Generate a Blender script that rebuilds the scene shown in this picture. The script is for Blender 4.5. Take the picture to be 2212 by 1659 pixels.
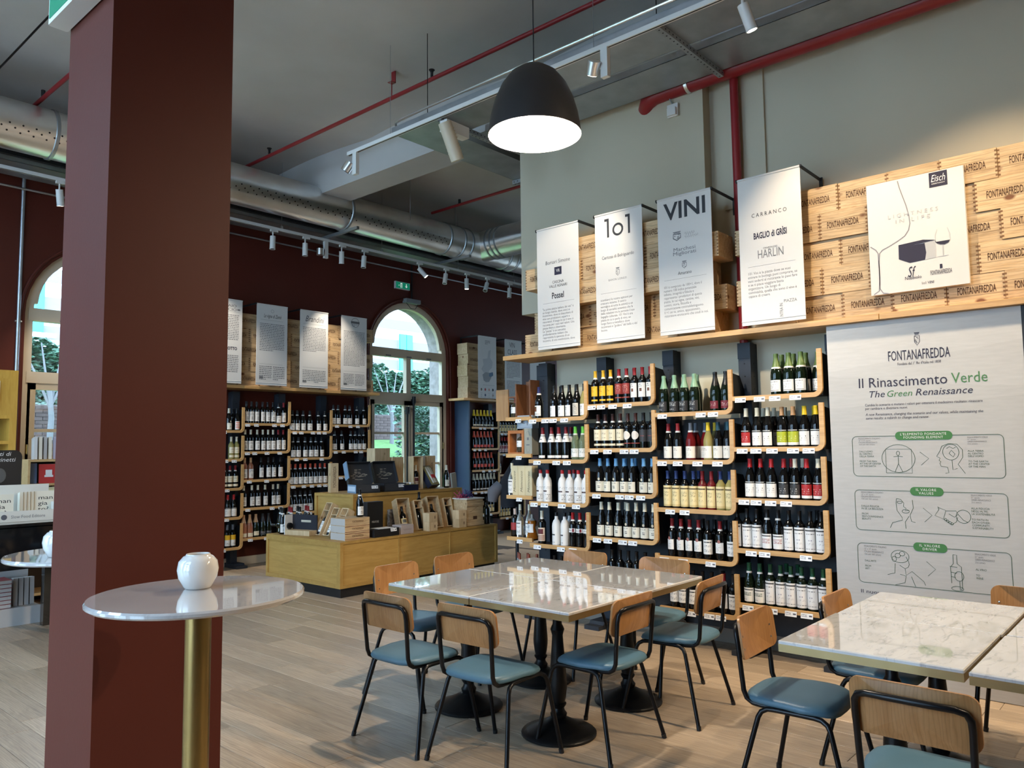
import bpy, bmesh, math, random
from mathutils import Matrix, Vector
random.seed(7)
for _o in list(bpy.data.objects):
    bpy.data.objects.remove(_o, do_unlink=True)
SC = bpy.context.scene
COL = SC.collection
PI = math.pi
R = math.radians

# ------------------------------------------------------------------ camera
cam = bpy.data.objects.new('camera', bpy.data.cameras.new('camera'))
COL.objects.link(cam)
cam.data.sensor_fit = 'HORIZONTAL'
cam.data.sensor_width = 36.0
cam.data.lens = 1674.48 / 2212 * 36.0
cam.data.clip_start = 0.05
cam.data.clip_end = 200
_r = Vector((0.66158606, -0.74978251, -0.01140535))
_u = Vector((-0.05297902, -0.06190809, 0.99667478))
_f = Vector((0.7479954, 0.65878189, 0.08068027))
_m = Matrix((_r, _u, -_f)).transposed().to_4x4()
_m.translation = Vector((0, 0, 1.5707))
cam.matrix_world = _m
SC.camera = cam

# ------------------------------------------------------------------ world, daylight, exposure
wd = bpy.data.worlds.new('world'); SC.world = wd; wd.use_nodes = True
_bg = wd.node_tree.nodes['Background']
_bg.inputs[0].default_value = (0.49, 0.71, 1.0, 1)
_bg.inputs[1].default_value = 8.0
SC.view_settings.view_transform = 'Standard'
SC.view_settings.look = 'None'
SC.view_settings.gamma = 1.0
SC.view_settings.use_curve_mapping = False
SC.view_settings.exposure = 1.0
SC.cycles.sample_clamp_indirect = 4.0
SC.cycles.sample_clamp_direct = 0.0
SC.cycles.caustics_reflective = False
SC.cycles.caustics_refractive = False
SC.cycles.max_bounces = 10
SC.cycles.diffuse_bounces = 5
SC.cycles.glossy_bounces = 4
SC.cycles.transparent_max_bounces = 12

def light_obj(name, kind, loc, energy, col, parent=None, aim=None, **kw):
    d = bpy.data.lights.new(name, kind)
    d.energy = energy; d.color = col
    for k, v in kw.items():
        setattr(d, k, v)
    o = bpy.data.objects.new(name, d); COL.objects.link(o)
    o.location = loc
    if aim is not None:
        o.rotation_euler = (Vector(aim) - Vector(loc)).to_track_quat('-Z', 'Y').to_euler()
    if parent is not None:
        o.parent = parent
    return o

# daylight openings (portals emit nothing: they only guide the sky light through the windows)
def portal(loc, aim, w, h):
    d = bpy.data.lights.new('window_portal', 'AREA'); d.shape = 'RECTANGLE'; d.size = w; d.size_y = h
    d.cycles.is_portal = True
    o = bpy.data.objects.new('window_portal', d); COL.objects.link(o); o.location = loc
    o.rotation_euler = (Vector(aim) - Vector(loc)).to_track_quat('-Z', 'Y').to_euler()
WIN_FAR = [3.78, 8.70]
WIN_LEFT = [2.7, 5.5, 8.3]
XLW = -1.7      # left wall
for _x in WIN_FAR: portal((_x, 10.42, 2.0), (_x, 0, 2.0), 1.8, 4.2)
for _y in WIN_LEFT: portal((XLW - .42, _y, 2.5), (0, _y, 2.5), 2.4, 5.1)
portal((15.42, 7.5, 2.0), (0, 7.5, 2.0), 1.8, 4.2)

# ------------------------------------------------------------------ mesh helpers
class MB:
    def __init__(s): s.v = []; s.f = []; s.uv = None
    def add(s, v, f):
        o = len(s.v); s.v += [tuple(p) for p in v]; s.f += [tuple(i + o for i in q) for q in f]; return s
    def box(s, x0, x1, y0, y1, z0, z1, mat=None):
        v = [(x0, y0, z0), (x1, y0, z0), (x1, y1, z0), (x0, y1, z0), (x0, y0, z1), (x1, y0, z1), (x1, y1, z1), (x0, y1, z1)]
        if mat is not None: v = [tuple(mat @ Vector(p)) for p in v]
        return s.add(v, [(0, 3, 2, 1), (4, 5, 6, 7), (0, 1, 5, 4), (1, 2, 6, 5), (2, 3, 7, 6), (3, 0, 4, 7)])
    def bbox(s, x0, x1, y0, y1, z0, z1, b=.003):
        # box with chamfered vertical and top edges
        def ring(i, z): return [(x0 + i, y0, z), (x1 - i, y0, z), (x1, y0 + i, z), (x1, y1 - i, z), (x1 - i, y1, z), (x0 + i, y1, z), (x0, y1 - i, z), (x0, y0 + i, z)]
        def inr(z): return [(x0 + b, y0 + b, z), (x1 - b, y0 + b, z), (x1 - b, y0 + b, z), (x1 - b, y1 - b, z), (x1 - b, y1 - b, z), (x0 + b, y1 - b, z), (x0 + b, y1 - b, z), (x0 + b, y0 + b, z)]
        v = ring(b, z0) + ring(b, z1 - b)
        t = [(x0 + b, y0 + b, z1), (x1 - b, y0 + b, z1), (x1 - b, y1 - b, z1), (x0 + b, y1 - b, z1)]
        f = [tuple(reversed(range(8)))] + [(i, (i + 1) % 8, 8 + (i + 1) % 8, 8 + i) for i in range(8)]
        f += [(8, 9, 17, 16), (9, 10, 17), (10, 11, 18, 17), (11, 12, 18), (12, 13, 19, 18), (13, 14, 19), (14, 15, 16, 19), (15, 8, 16), (16, 17, 18, 19)]
        return s.add(v + t, f)
    def cyl(s, p0, p1, r0, r1=None, n=12, caps=True):
        r1 = r0 if r1 is None else r1
        p0 = Vector(p0); p1 = Vector(p1); d = (p1 - p0).normalized()
        a = d.orthogonal().normalized(); b = d.cross(a)
        v = []
        for p, r in ((p0, r0), (p1, r1)):
            for i in range(n):
                t = 2 * PI * i / n; v.append(p + (a * math.cos(t) + b * math.sin(t)) * r)
        f = [(i, (i + 1) % n, n + (i + 1) % n, n + i) for i in range(n)]
        if caps: f += [tuple(reversed(range(n))), tuple(range(n, 2 * n))]
        return s.add(v, f)
    def lathe(s, prof, n=20, c=(0, 0, 0), a0=0, a1=2 * PI):
        full = abs(a1 - a0 - 2 * PI) < 1e-6
        m = n if full else n + 1
        v = []; 
        for r, z in prof:
            for i in range(m):
                t = a0 + (a1 - a0) * i / n; v.append((c[0] + r * math.cos(t), c[1] + r * math.sin(t), c[2] + z))
        f = []
        for k in range(len(prof) - 1):
            for i in range(n):
                j = (i + 1) % m if full else i + 1
                f.append((k * m + i, k * m + j, (k + 1) * m + j, (k + 1) * m + i))
        return s.add(v, f)
    def tube(s, path, r, n=8, caps=True):
        P = [Vector(p) for p in path]; N = len(P); v = []
        T = [((P[min(i + 1, N - 1)] - P[max(i - 1, 0)]).normalized()) for i in range(N)]
        a = T[0].orthogonal().normalized()
        for i in range(N):
            a = (a - T[i] * a.dot(T[i])).normalized(); b = T[i].cross(a)
            rr = r[i] if isinstance(r, (list, tuple)) else r
            for k in range(n):
                t = 2 * PI * k / n; v.append(P[i] + (a * math.cos(t) + b * math.sin(t)) * rr)
        f = [(i * n + k, i * n + (k + 1) % n, (i + 1) * n + (k + 1) % n, (i + 1) * n + k) for i in range(N - 1) for k in range(n)]
        if caps: f += [tuple(reversed(range(n))), tuple(range((N - 1) * n, N * n))]
        return s.add(v, f)
    def prism(s, poly, d0, d1, ax='y'):
        # poly in (a, b); extruded along ax.  ax 'y': (a,d,b)   ax 'x': (d,a,b)   ax 'z': (a,b,d)
        def q(a, b, d): return (a, d, b) if ax == 'y' else ((d, a, b) if ax == 'x' else (a, b, d))
        n = len(poly)
        v = [q(a, b, d0) for a, b in poly] + [q(a, b, d1) for a, b in poly]
        return s.add(v, [tuple(range(n)), tuple(reversed(range(n, 2 * n)))] + [(i, n + i, n + (i + 1) % n, (i + 1) % n) for i in range(n)])
    def ribbon(s, pts, w, y=0.0, closed=False):
        # flat line drawing in the local x-z plane, facing -y
        P = [Vector((p[0], p[1])) for p in pts]; N = len(P); v = []
        for i in range(N):
            a = P[(i - 1) % N] if (closed or i > 0) else P[i]; b = P[(i + 1) % N] if (closed or i < N - 1) else P[i]
            t = (b - a); t = t.normalized() if t.length > 1e-9 else Vector((1, 0)); nn = Vector((-t.y, t.x)) * w / 2
            v += [(P[i].x + nn.x, y, P[i].y + nn.y), (P[i].x - nn.x, y, P[i].y - nn.y)]
        M = N if closed else N - 1
        return s.add(v, [(2 * i, 2 * i + 1, 2 * ((i + 1) % N) + 1, 2 * ((i + 1) % N)) for i in range(M)])
    def rect(s, x0, x1, z0, z1, y=0.0):
        return s.add([(x0, y, z0), (x1, y, z0), (x1, y, z1), (x0, y, z1)], [(0, 1, 2, 3)])
    def poly(s, pts, y=0.0):
        n = len(pts); return s.add([(a, y, b) for a, b in pts], [tuple(range(n))])
    def mesh(s, name, mat, smooth=None, fix=True):
        m = bpy.data.meshes.new(name); m.from_pydata(s.v, [], s.f)
        if fix:
            bm = bmesh.new(); bm.from_mesh(m); bmesh.ops.recalc_face_normals(bm, faces=bm.faces[:]); bm.to_mesh(m); bm.free()
        if smooth is not None:
            m.polygons.foreach_set('use_smooth', [True] * len(m.polygons)); m.set_sharp_from_angle(angle=R(smooth))
        if mat is not None: m.materials.append(mat)
        m.update(); return m

STUFFY = {'finger_joint', 'small_print', 'plank_seam', 'holes', 'strut_holes', 'line_drawing', 'emblem', 'map_mark', 'brand_mark', 'card_print', 'lid_print', 'tools', 'rods', 'purple_sprigs', 'pink_blooms', 'glass_drawing', 'pictogram'}
def O(name, mesh, parent=None, loc=(0, 0, 0), rot=(0, 0, 0), label=None):
    o = bpy.data.objects.new(name, mesh); COL.objects.link(o)
    o.location = loc; o.rotation_euler = rot
    if parent is not None: o.parent = parent
    if label: o['label'] = label
    if name in STUFFY: o['kind'] = 'stuff'
    return o
def tag(o, label, cat, group=None):
    o['label'] = label; o['category'] = cat
    if group: o['group'] = group
    return o
def thing(name, label, cat, loc=(0, 0, 0), rotz=0.0, group=None):
    o = bpy.data.objects.new(name, None); COL.objects.link(o); o.empty_display_size = .05
    o.location = loc; o.rotation_euler = (0, 0, rotz)
    return tag(o, label, cat, group)
def struct(name, mesh, parent=None, label=None, loc=(0, 0, 0), rot=(0, 0, 0)):
    o = O(name, mesh, parent, loc, rot)
    if parent is None: o['kind'] = 'structure'
    if label: o['label'] = label
    return o
def arcpts(cx, cy, r, a0, a1, n):
    return [(cx + r * math.cos(R(a0 + (a1 - a0) * i / n)), cy + r * math.sin(R(a0 + (a1 - a0) * i / n))) for i in range(n + 1)]
def rrect(x0, x1, y0, y1, r, n=4):
    return arcpts(x1 - r, y0 + r, r, -90, 0, n) + arcpts(x1 - r, y1 - r, r, 0, 90, n) + arcpts(x0 + r, y1 - r, r, 90, 180, n) + arcpts(x0 + r, y0 + r, r, 180, 270, n)

ORD = ['first', 'second', 'third', 'fourth', 'fifth', 'sixth', 'seventh', 'eighth', 'ninth', 'tenth', 'eleventh', 'twelfth']

# ------------------------------------------------------------------ lettering: text is fitted to a box (x0,z0,x1,z1) of its parent
FITS = []
def T(body, box, mat, parent, y=-.002, align='LEFT', shear=0.0, name='lettering', space=1.0, data=None, line=1.0, bold=0.0):
    if data is None:
        c = bpy.data.curves.new('lettering', 'FONT'); c.body = body; c.resolution_u = 2; c.fill_mode = 'FRONT'
        c.align_x = align; c.shear = shear; c.space_character = space; c.space_line = line; c.offset = bold
        c.materials.append(mat)
    else: c = data
    o = bpy.data.objects.new(name, c); COL.objects.link(o)
    o.rotation_euler = (PI / 2, 0, 0); o.parent = parent
    FITS.append((o, box, y))
    return o
def fit_all():
    bpy.context.view_layer.update()
    dg = bpy.context.evaluated_depsgraph_get(); cache = {}
    def as_mesh(o):
        c = o.data
        if c.name not in cache:
            m = bpy.data.meshes.new_from_object(o.evaluated_get(dg)); m.name = 'lettering'; cache[c.name] = m
        return cache[c.name]
    def swap(o):
        multi = '\n' in o.data.body
        n = bpy.data.objects.new('lettering', as_mesh(o)); COL.objects.link(n); n.parent = o.parent; n.rotation_euler = o.rotation_euler
        if multi: n['kind'] = 'stuff'
        bpy.data.objects.remove(o, do_unlink=True); return n
    def ext(m):
        xs = [v.co.x for v in m.vertices]; ys = [v.co.y for v in m.vertices]; return min(xs), max(xs), min(ys), max(ys)
    done = []
    for o, box, y in FITS: done.append((as_mesh(o), o, box, y))
    for m, o, (x0, z0, x1, z1), y in done:
        bx0, bx1, by0, by1 = ext(m); n = swap(o)
        sx = (x1 - x0) / max(bx1 - bx0, 1e-6); sy = (z1 - z0) / max(by1 - by0, 1e-6)
        n.scale = (sx, sy, 1); n.location = (x0 - bx0 * sx, y, z0 - by0 * sy)
    for o, (x0, z0, x1, z1) in VERT:      # lettering that reads upwards
        m = as_mesh(o); bx0, bx1, by0, by1 = ext(m); y = -.003 if o.parent.name.startswith('hanging') else -.0015; n = swap(o)
        sx = (z1 - z0) / (bx1 - bx0); sy = (x1 - x0) / (by1 - by0); n.scale = (sx, sy, 1)
        n.location = (x1 + by0 * sy, y, z0 - bx0 * sx)
VERT = []

# ------------------------------------------------------------------ materials
MATS = {}
def srgb(r, g, b):
    f = lambda c: (c / 255 / 12.92) if c / 255 <= .04045 else ((c / 255 + .055) / 1.055) ** 2.4
    return (f(r), f(g), f(b))
def M(name, col, rough=.5, metal=0.0, spec=.5, coat=0.0, emit=None, es=0.0, trans=0.0, ior=1.45, var=0.0, vs=6.0, bump=0.0, bs=40.0, sheen=0.0):
    if name in MATS: return MATS[name]
    m = bpy.data.materials.new(name); m.use_nodes = True; nt = m.node_tree; b = nt.nodes['Principled BSDF']
    b.inputs['Base Color'].default_value = (*col, 1); b.inputs['Roughness'].default_value = rough
    b.inputs['Metallic'].default_value = metal; b.inputs['Specular IOR Level'].default_value = spec
    b.inputs['Coat Weight'].default_value = coat; b.inputs['Coat Roughness'].default_value = .05
    b.inputs['Transmission Weight'].default_value = trans; b.inputs['IOR'].default_value = ior
    b.inputs['Sheen Weight'].default_value = sheen
    if emit: b.inputs['Emission Color'].default_value = (*emit, 1); b.inputs['Emission Strength'].default_value = es
    if var > 0 or bump > 0:
        tc = nt.nodes.new('ShaderNodeTexCoord')
        if var > 0:
            n = nt.nodes.new('ShaderNodeTexNoise'); n.inputs['Scale'].default_value = vs; n.inputs['Detail'].default_value = 4
            nt.links.new(tc.outputs['Object'], n.inputs['Vector'])
            mr = nt.nodes.new('ShaderNodeMapRange'); mr.inputs[1].default_value = .3; mr.inputs[2].default_value = .7; mr.inputs[3].default_value = 1 - var; mr.inputs[4].default_value = 1 + var
            nt.links.new(n.outputs['Fac'], mr.inputs[0])
            mx = nt.nodes.new('ShaderNodeVectorMath'); mx.operation = 'SCALE'; mx.inputs[0].default_value = col
            nt.links.new(mr.outputs[0], mx.inputs['Scale']); nt.links.new(mx.outputs[0], b.inputs['Base Color'])
        if bump > 0:
            n = nt.nodes.new('ShaderNodeTexNoise'); n.inputs['Scale'].default_value = bs; n.inputs['Detail'].default_value = 3
            nt.links.new(tc.outputs['Object'], n.inputs['Vector'])
            bp = nt.nodes.new('ShaderNodeBump'); bp.inputs['Strength'].default_value = bump; bp.inputs['Distance'].default_value = .01
            nt.links.new(n.outputs['Fac'], bp.inputs['Height']); nt.links.new(bp.outputs[0], b.inputs['Normal'])
    MATS[name] = m; return m
def wood(name, c1, c2, grain=(1, 12, 12), scale=3.0, rough=.45, knots=None, rnd=.12, bump=.05, dist=1.2, spec=.4, lines=.0):
    if name in MATS: return MATS[name]
    m = bpy.data.materials.new(name); m.use_nodes = True; nt = m.node_tree; b = nt.nodes['Principled BSDF']
    L = nt.links.new; N = nt.nodes.new
    tc = N('ShaderNodeTexCoord'); oi = N('ShaderNodeObjectInfo')
    off = N('ShaderNodeVectorMath'); off.operation = 'SCALE'; off.inputs[0].default_value = (7.3, 11.1, 5.7); L(oi.outputs['Random'], off.inputs['Scale'])
    ad = N('ShaderNodeVectorMath'); ad.operation = 'ADD'; L(tc.outputs['Object'], ad.inputs[0]); L(off.outputs[0], ad.inputs[1])
    mp = N('ShaderNodeMapping'); mp.inputs['Scale'].default_value = grain; L(ad.outputs[0], mp.inputs['Vector'])
    n = N('ShaderNodeTexNoise'); n.inputs['Scale'].default_value = scale; n.inputs['Detail'].default_value = 6; n.inputs['Roughness'].default_value = .6; n.inputs['Distortion'].default_value = dist
    L(mp.outputs[0], n.inputs['Vector'])
    cr = N('ShaderNodeValToRGB'); cr.color_ramp.elements[0].position = .33; cr.color_ramp.elements[0].color = (*c2, 1); cr.color_ramp.elements[1].position = .67; cr.color_ramp.elements[1].color = (*c1, 1)
    L(n.outputs['Fac'], cr.inputs[0]); colr = cr.outputs[0]
    if lines > 0:   # growth-ring figure
        wv = N('ShaderNodeTexWave'); wv.wave_type = 'RINGS'; wv.rings_direction = 'Y' if grain[1] < grain[0] else 'X'; wv.inputs['Scale'].default_value = scale * 3; wv.inputs['Distortion'].default_value = 9; wv.inputs['Detail'].default_value = 3
        mp2 = N('ShaderNodeMapping'); mp2.inputs['Scale'].default_value = [g * .35 for g in grain]; L(ad.outputs[0], mp2.inputs['Vector']); L(mp2.outputs[0], wv.inputs['Vector'])
        w2 = N('ShaderNodeMapRange'); w2.inputs[1].default_value = .0; w2.inputs[2].default_value = .35; w2.inputs[3].default_value = 1 - lines; w2.inputs[4].default_value = 1; L(wv.outputs['Fac'], w2.inputs[0])
        mm = N('ShaderNodeVectorMath'); mm.operation = 'SCALE'; L(colr, mm.inputs[0]); L(w2.outputs[0], mm.inputs['Scale']); colr = mm.outputs[0]
    if knots:
        vo = N('ShaderNodeTexVoronoi'); vo.inputs['Scale'].default_value = knots[0]; mk = N('ShaderNodeMapping'); mk.inputs['Scale'].default_value = knots[1]; L(ad.outputs[0], mk.inputs['Vector']); L(mk.outputs[0], vo.inputs['Vector'])
        kr = N('ShaderNodeMapRange'); kr.inputs[1].default_value = knots[2]; kr.inputs[2].default_value = knots[2] * 1.9; kr.inputs[3].default_value = 1; kr.inputs[4].default_value = 0; L(vo.outputs['Distance'], kr.inputs[0])
        mx = N('ShaderNodeMix'); mx.data_type = 'RGBA'; L(kr.outputs[0], mx.inputs['Factor']); L(colr, mx.inputs['A']); mx.inputs['B'].default_value = (*knots[3], 1); colr = mx.outputs['Result']
    rr = N('ShaderNodeMapRange'); rr.inputs[3].default_value = 1 - rnd; rr.inputs[4].default_value = 1 + rnd; L(oi.outputs['Random'], rr.inputs[0])
    sc = N('ShaderNodeVectorMath'); sc.operation = 'SCALE'; L(colr, sc.inputs[0]); L(rr.outputs[0], sc.inputs['Scale']); L(sc.outputs[0], b.inputs['Base Color'])
    b.inputs['Roughness'].default_value = rough; b.inputs['Specular IOR Level'].default_value = spec
    if bump:
        bp = N('ShaderNodeBump'); bp.inputs['Strength'].default_value = bump; bp.inputs['Distance'].default_value = .004; L(n.outputs['Fac'], bp.inputs['Height']); L(bp.outputs[0], b.inputs['Normal'])
    MATS[name] = m; return m
def marble(name, base, vein, scale=3.0, rough=.05, k=1.0):
    m = bpy.data.materials.new(name); m.use_nodes = True; nt = m.node_tree; b = nt.nodes['Principled BSDF']; L = nt.links.new; N = nt.nodes.new
    tc = N('ShaderNodeTexCoord'); oi = N('ShaderNodeObjectInfo'); off = N('ShaderNodeVectorMath'); off.operation = 'SCALE'; off.inputs[0].default_value = (9, 5, 3); L(oi.outputs['Random'], off.inputs['Scale'])
    ad = N('ShaderNodeVectorMath'); L(tc.outputs['Object'], ad.inputs[0]); L(off.outputs[0], ad.inputs[1])
    mp = N('ShaderNodeMapping'); mp.inputs['Scale'].default_value = (1.0, 2.6, 1); mp.inputs['Rotation'].default_value = (0, 0, .5); L(ad.outputs[0], mp.inputs['Vector'])
    n = N('ShaderNodeTexNoise'); n.inputs['Scale'].default_value = scale * 2.2; n.inputs['Detail'].default_value = 8; n.inputs['Roughness'].default_value = .68; n.inputs['Distortion'].default_value = 1.5; L(mp.outputs[0], n.inputs['Vector'])
    cr = N('ShaderNodeValToRGB'); e = cr.color_ramp.elements; e[0].position = .30; e[0].color = (*vein, 1); e[1].position = .47; e[1].color = (*base, 1); L(n.outputs['Fac'], cr.inputs[0])
    n2 = N('ShaderNodeTexNoise'); n2.inputs['Scale'].default_value = scale; n2.inputs['Detail'].default_value = 3; L(mp.outputs[0], n2.inputs['Vector'])
    r2 = N('ShaderNodeMapRange'); r2.inputs[1].default_value = .3; r2.inputs[2].default_value = .7; r2.inputs[3].default_value = .84; r2.inputs[4].default_value = 1.04; L(n2.outputs['Fac'], r2.inputs[0])
    s = N('ShaderNodeVectorMath'); s.operation = 'SCALE'; L(cr.outputs[0], s.inputs[0]); L(r2.outputs[0], s.inputs['Scale']); L(s.outputs[0], b.inputs['Base Color'])
    b.inputs['Roughness'].default_value = rough; b.inputs['Coat Weight'].default_value = k; b.inputs['Coat Roughness'].default_value = .02
    MATS[name] = m; return m
def pane_mat():
    m = bpy.data.materials.new('window_glass'); m.use_nodes = True; nt = m.node_tree; nt.nodes.clear(); N = nt.nodes.new
    o = N('ShaderNodeOutputMaterial'); mx = N('ShaderNodeMixShader'); t = N('ShaderNodeBsdfTransparent'); g = N('ShaderNodeBsdfGlossy'); g.inputs['Roughness'].default_value = .01
    t.inputs[0].default_value = (.96, .985, .98, 1); mx.inputs[0].default_value = .05
    nt.links.new(t.outputs[0], mx.inputs[1]); nt.links.new(g.outputs[0], mx.inputs[2]); nt.links.new(mx.outputs[0], o.inputs[0])
    return m
def print_mat(name, base, ink, bands=(), blocks=(), rough=.55):
    """paper with printed matter laid out on the label's own UVs. bands: (v0,v1,rows,u0,u1,fill,inkcolour|None)  blocks: (u0,u1,v0,v1,colour)"""
    if name in MATS: return MATS[name]
    m = bpy.data.materials.new(name); m.use_nodes = True; nt = m.node_tree; b = nt.nodes['Principled BSDF']; L = nt.links.new; N = nt.nodes.new
    uv = N('ShaderNodeUVMap'); sp = N('ShaderNodeSeparateXYZ'); L(uv.outputs[0], sp.inputs[0])
    def mt(op, a, bb):
        n = N('ShaderNodeMath'); n.operation = op
        for i, x in enumerate((a, bb)):
            if x is None: continue
            if isinstance(x, (int, float)): n.inputs[i].default_value = x
            else: L(x, n.inputs[i])
        return n.outputs[0]
    def inside(s, lo, hi): return mt('MULTIPLY', mt('GREATER_THAN', s, lo), mt('LESS_THAN', s, hi))
    U, V = sp.outputs[0], sp.outputs[1]
    col = None
    def over(fac, c):
        nonlocal col
        mx = N('ShaderNodeMix'); mx.data_type = 'RGBA'; L(fac, mx.inputs['Factor'])
        if col is None: mx.inputs['A'].default_value = (*base, 1)
        else: L(col, mx.inputs['A'])
        mx.inputs['B'].default_value = (*c, 1); col = mx.outputs['Result']
    for (u0, u1, v0, v1, c) in blocks: over(mt('MULTIPLY', inside(U, u0, u1), inside(V, v0, v1)), c)
    for (v0, v1, rows, u0, u1, fill, ic) in bands:
        k = mt('DIVIDE', mt('SUBTRACT', V, v0), (v1 - v0) / rows)
        fr = mt('FRACT', k, None); row = mt('FLOOR', k, None)
        cb = N('ShaderNodeCombineXYZ'); L(mt('MULTIPLY', U, 26.0), cb.inputs[0]); L(mt('MULTIPLY', row, 7.7), cb.inputs[1])
        ns = N('ShaderNodeTexNoise'); ns.inputs['Scale'].default_value = 1.0; ns.inputs['Detail'].default_value = 1; L(cb.outputs[0], ns.inputs['Vector'])
        f = mt('MULTIPLY', mt('MULTIPLY', inside(V, v0, v1), inside(U, u0, u1)), mt('MULTIPLY', inside(fr, .25, .75), mt('LESS_THAN', ns.outputs['Fac'], fill)))
        over(f, ic or ink)
    if col is not None: L(col, b.inputs['Base Color'])
    else: b.inputs['Base Color'].default_value = (*base, 1)
    b.inputs['Roughness'].default_value = rough
    MATS[name] = m; return m

# ------------------------------------------------------------------ measured layout tables
PO={'brand': (-0.186, 2.112, 0.184, 2.179), 'sub': (-0.13, 2.085, 0.128, 2.094), 'emb': (-0.03, 2.2, 0.02, 2.289), 't1': (-0.382, 1.941, 0.159, 1.987), 't2': (0.182, 1.945, 0.382, 1.997), 't3': (-0.316, 1.874, -0.219, 1.912), 't4': (-0.204, 1.878, -0.05, 1.911), 't5': (-0.03, 1.875, 0.298, 1.909), 'p1': (-0.348, 1.787, 0.348, 1.821), 'p2': (-0.348, 1.721, 0.348, 1.757), 'pill1': (-0.168, 1.591, 0.17, 1.635), 'pt1': (-0.136, 1.597, 0.136, 1.626), 'pill2': (-0.094, 1.227, 0.102, 1.277), 'pt2': (-0.058, 1.235, 0.06, 1.269), 'pill3': (-0.092, 0.861, 0.105, 0.927), 'pt3': (-0.055, 0.874, 0.064, 0.917), 's1l': (-0.401, 1.551, -0.262, 1.603), 'l1': (-0.4, 1.407, -0.264, 1.517), 's1r': (0.252, 1.55, 0.364, 1.602), 'r1': (0.25, 1.409, 0.365, 1.518), 's2l': (-0.4, 1.185, -0.259, 1.242), 'l2': (-0.402, 1.053, -0.264, 1.151), 's2r': (0.254, 1.185, 0.367, 1.242), 'r2': (0.251, 1.029, 0.378, 1.162), 's3l': (-0.397, 0.815, -0.257, 0.883), 'l3': (-0.397, 0.723, -0.325, 0.788), 's3r': (0.256, 0.816, 0.368, 0.881), 'r3': (0.256, 0.723, 0.315, 0.788), 'd1': (-0.257, 1.365, -0.054, 1.556), 'd2': (0.07, 1.367, 0.234, 1.559), 'd3': (-0.226, 1.008, -0.071, 1.201), 'd4': (0.044, 1.045, 0.246, 1.159), 'd5': (-0.257, 0.629, -0.031, 0.868), 'd6': (0.113, 0.635, 0.197, 0.861), 'a1': (-0.024, 1.422, 0.027, 1.507), 'a2': (-0.022, 1.057, 0.028, 1.146), 'a3': (-0.019, 0.715, 0.032, 0.806), 'b1': (-0.443, 1.345, 0.447, 1.613), 'b2': (-0.442, 0.985, 0.449, 1.252), 'b3': (-0.44, 0.636, 0.449, 0.896)}
BR=[{'a': (-0.135, 0.785, 0.142, 0.799), 'sq': (-0.036, 0.667, 0.046, 0.74), 'b': (-0.1, 0.562, 0.104, 0.611), 'c': (-0.068, 0.458, 0.068, 0.504), 'rule': (-0.173, 0.42, 0.183, 0.416), 'p': (-0.18, 0.065, 0.182, 0.376)}, {'big': (-0.127, 0.903, 0.125, 1.036), 'a': (-0.169, 0.719, 0.153, 0.736), 'em': (-0.039, 0.555, 0.017, 0.629), 'b': (-0.105, 0.525, 0.076, 0.535), 'rule': (-0.188, 0.42, 0.17, 0.423), 'p': (-0.192, 0.095, 0.168, 0.376)}, {'big': (-0.181, 0.939, 0.19, 1.062), 'cr': (-0.119, 0.75, -0.01, 0.825), 'sc': (0.004, 0.754, 0.121, 0.818), 'a': (-0.102, 0.632, 0.099, 0.683), 'em': (-0.036, 0.517, 0.025, 0.579), 'b': (-0.064, 0.475, 0.056, 0.495), 'rule': (-0.19, 0.443, 0.183, 0.439), 'p': (-0.196, 0.143, 0.189, 0.396)}, {'a': (-0.134, 0.81, 0.132, 0.831), 'b': (-0.124, 0.645, 0.127, 0.693), 'c': (-0.054, 0.558, 0.052, 0.566), 'd': (-0.096, 0.497, 0.097, 0.545), 'rule': (-0.177, 0.434, 0.183, 0.437), 'p': (-0.18, 0.199, 0.191, 0.396), 'pz': (0.086, 0.141, 0.181, 0.159), 'en': (0.053, 0.028, 0.077, 0.136)}]
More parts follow.
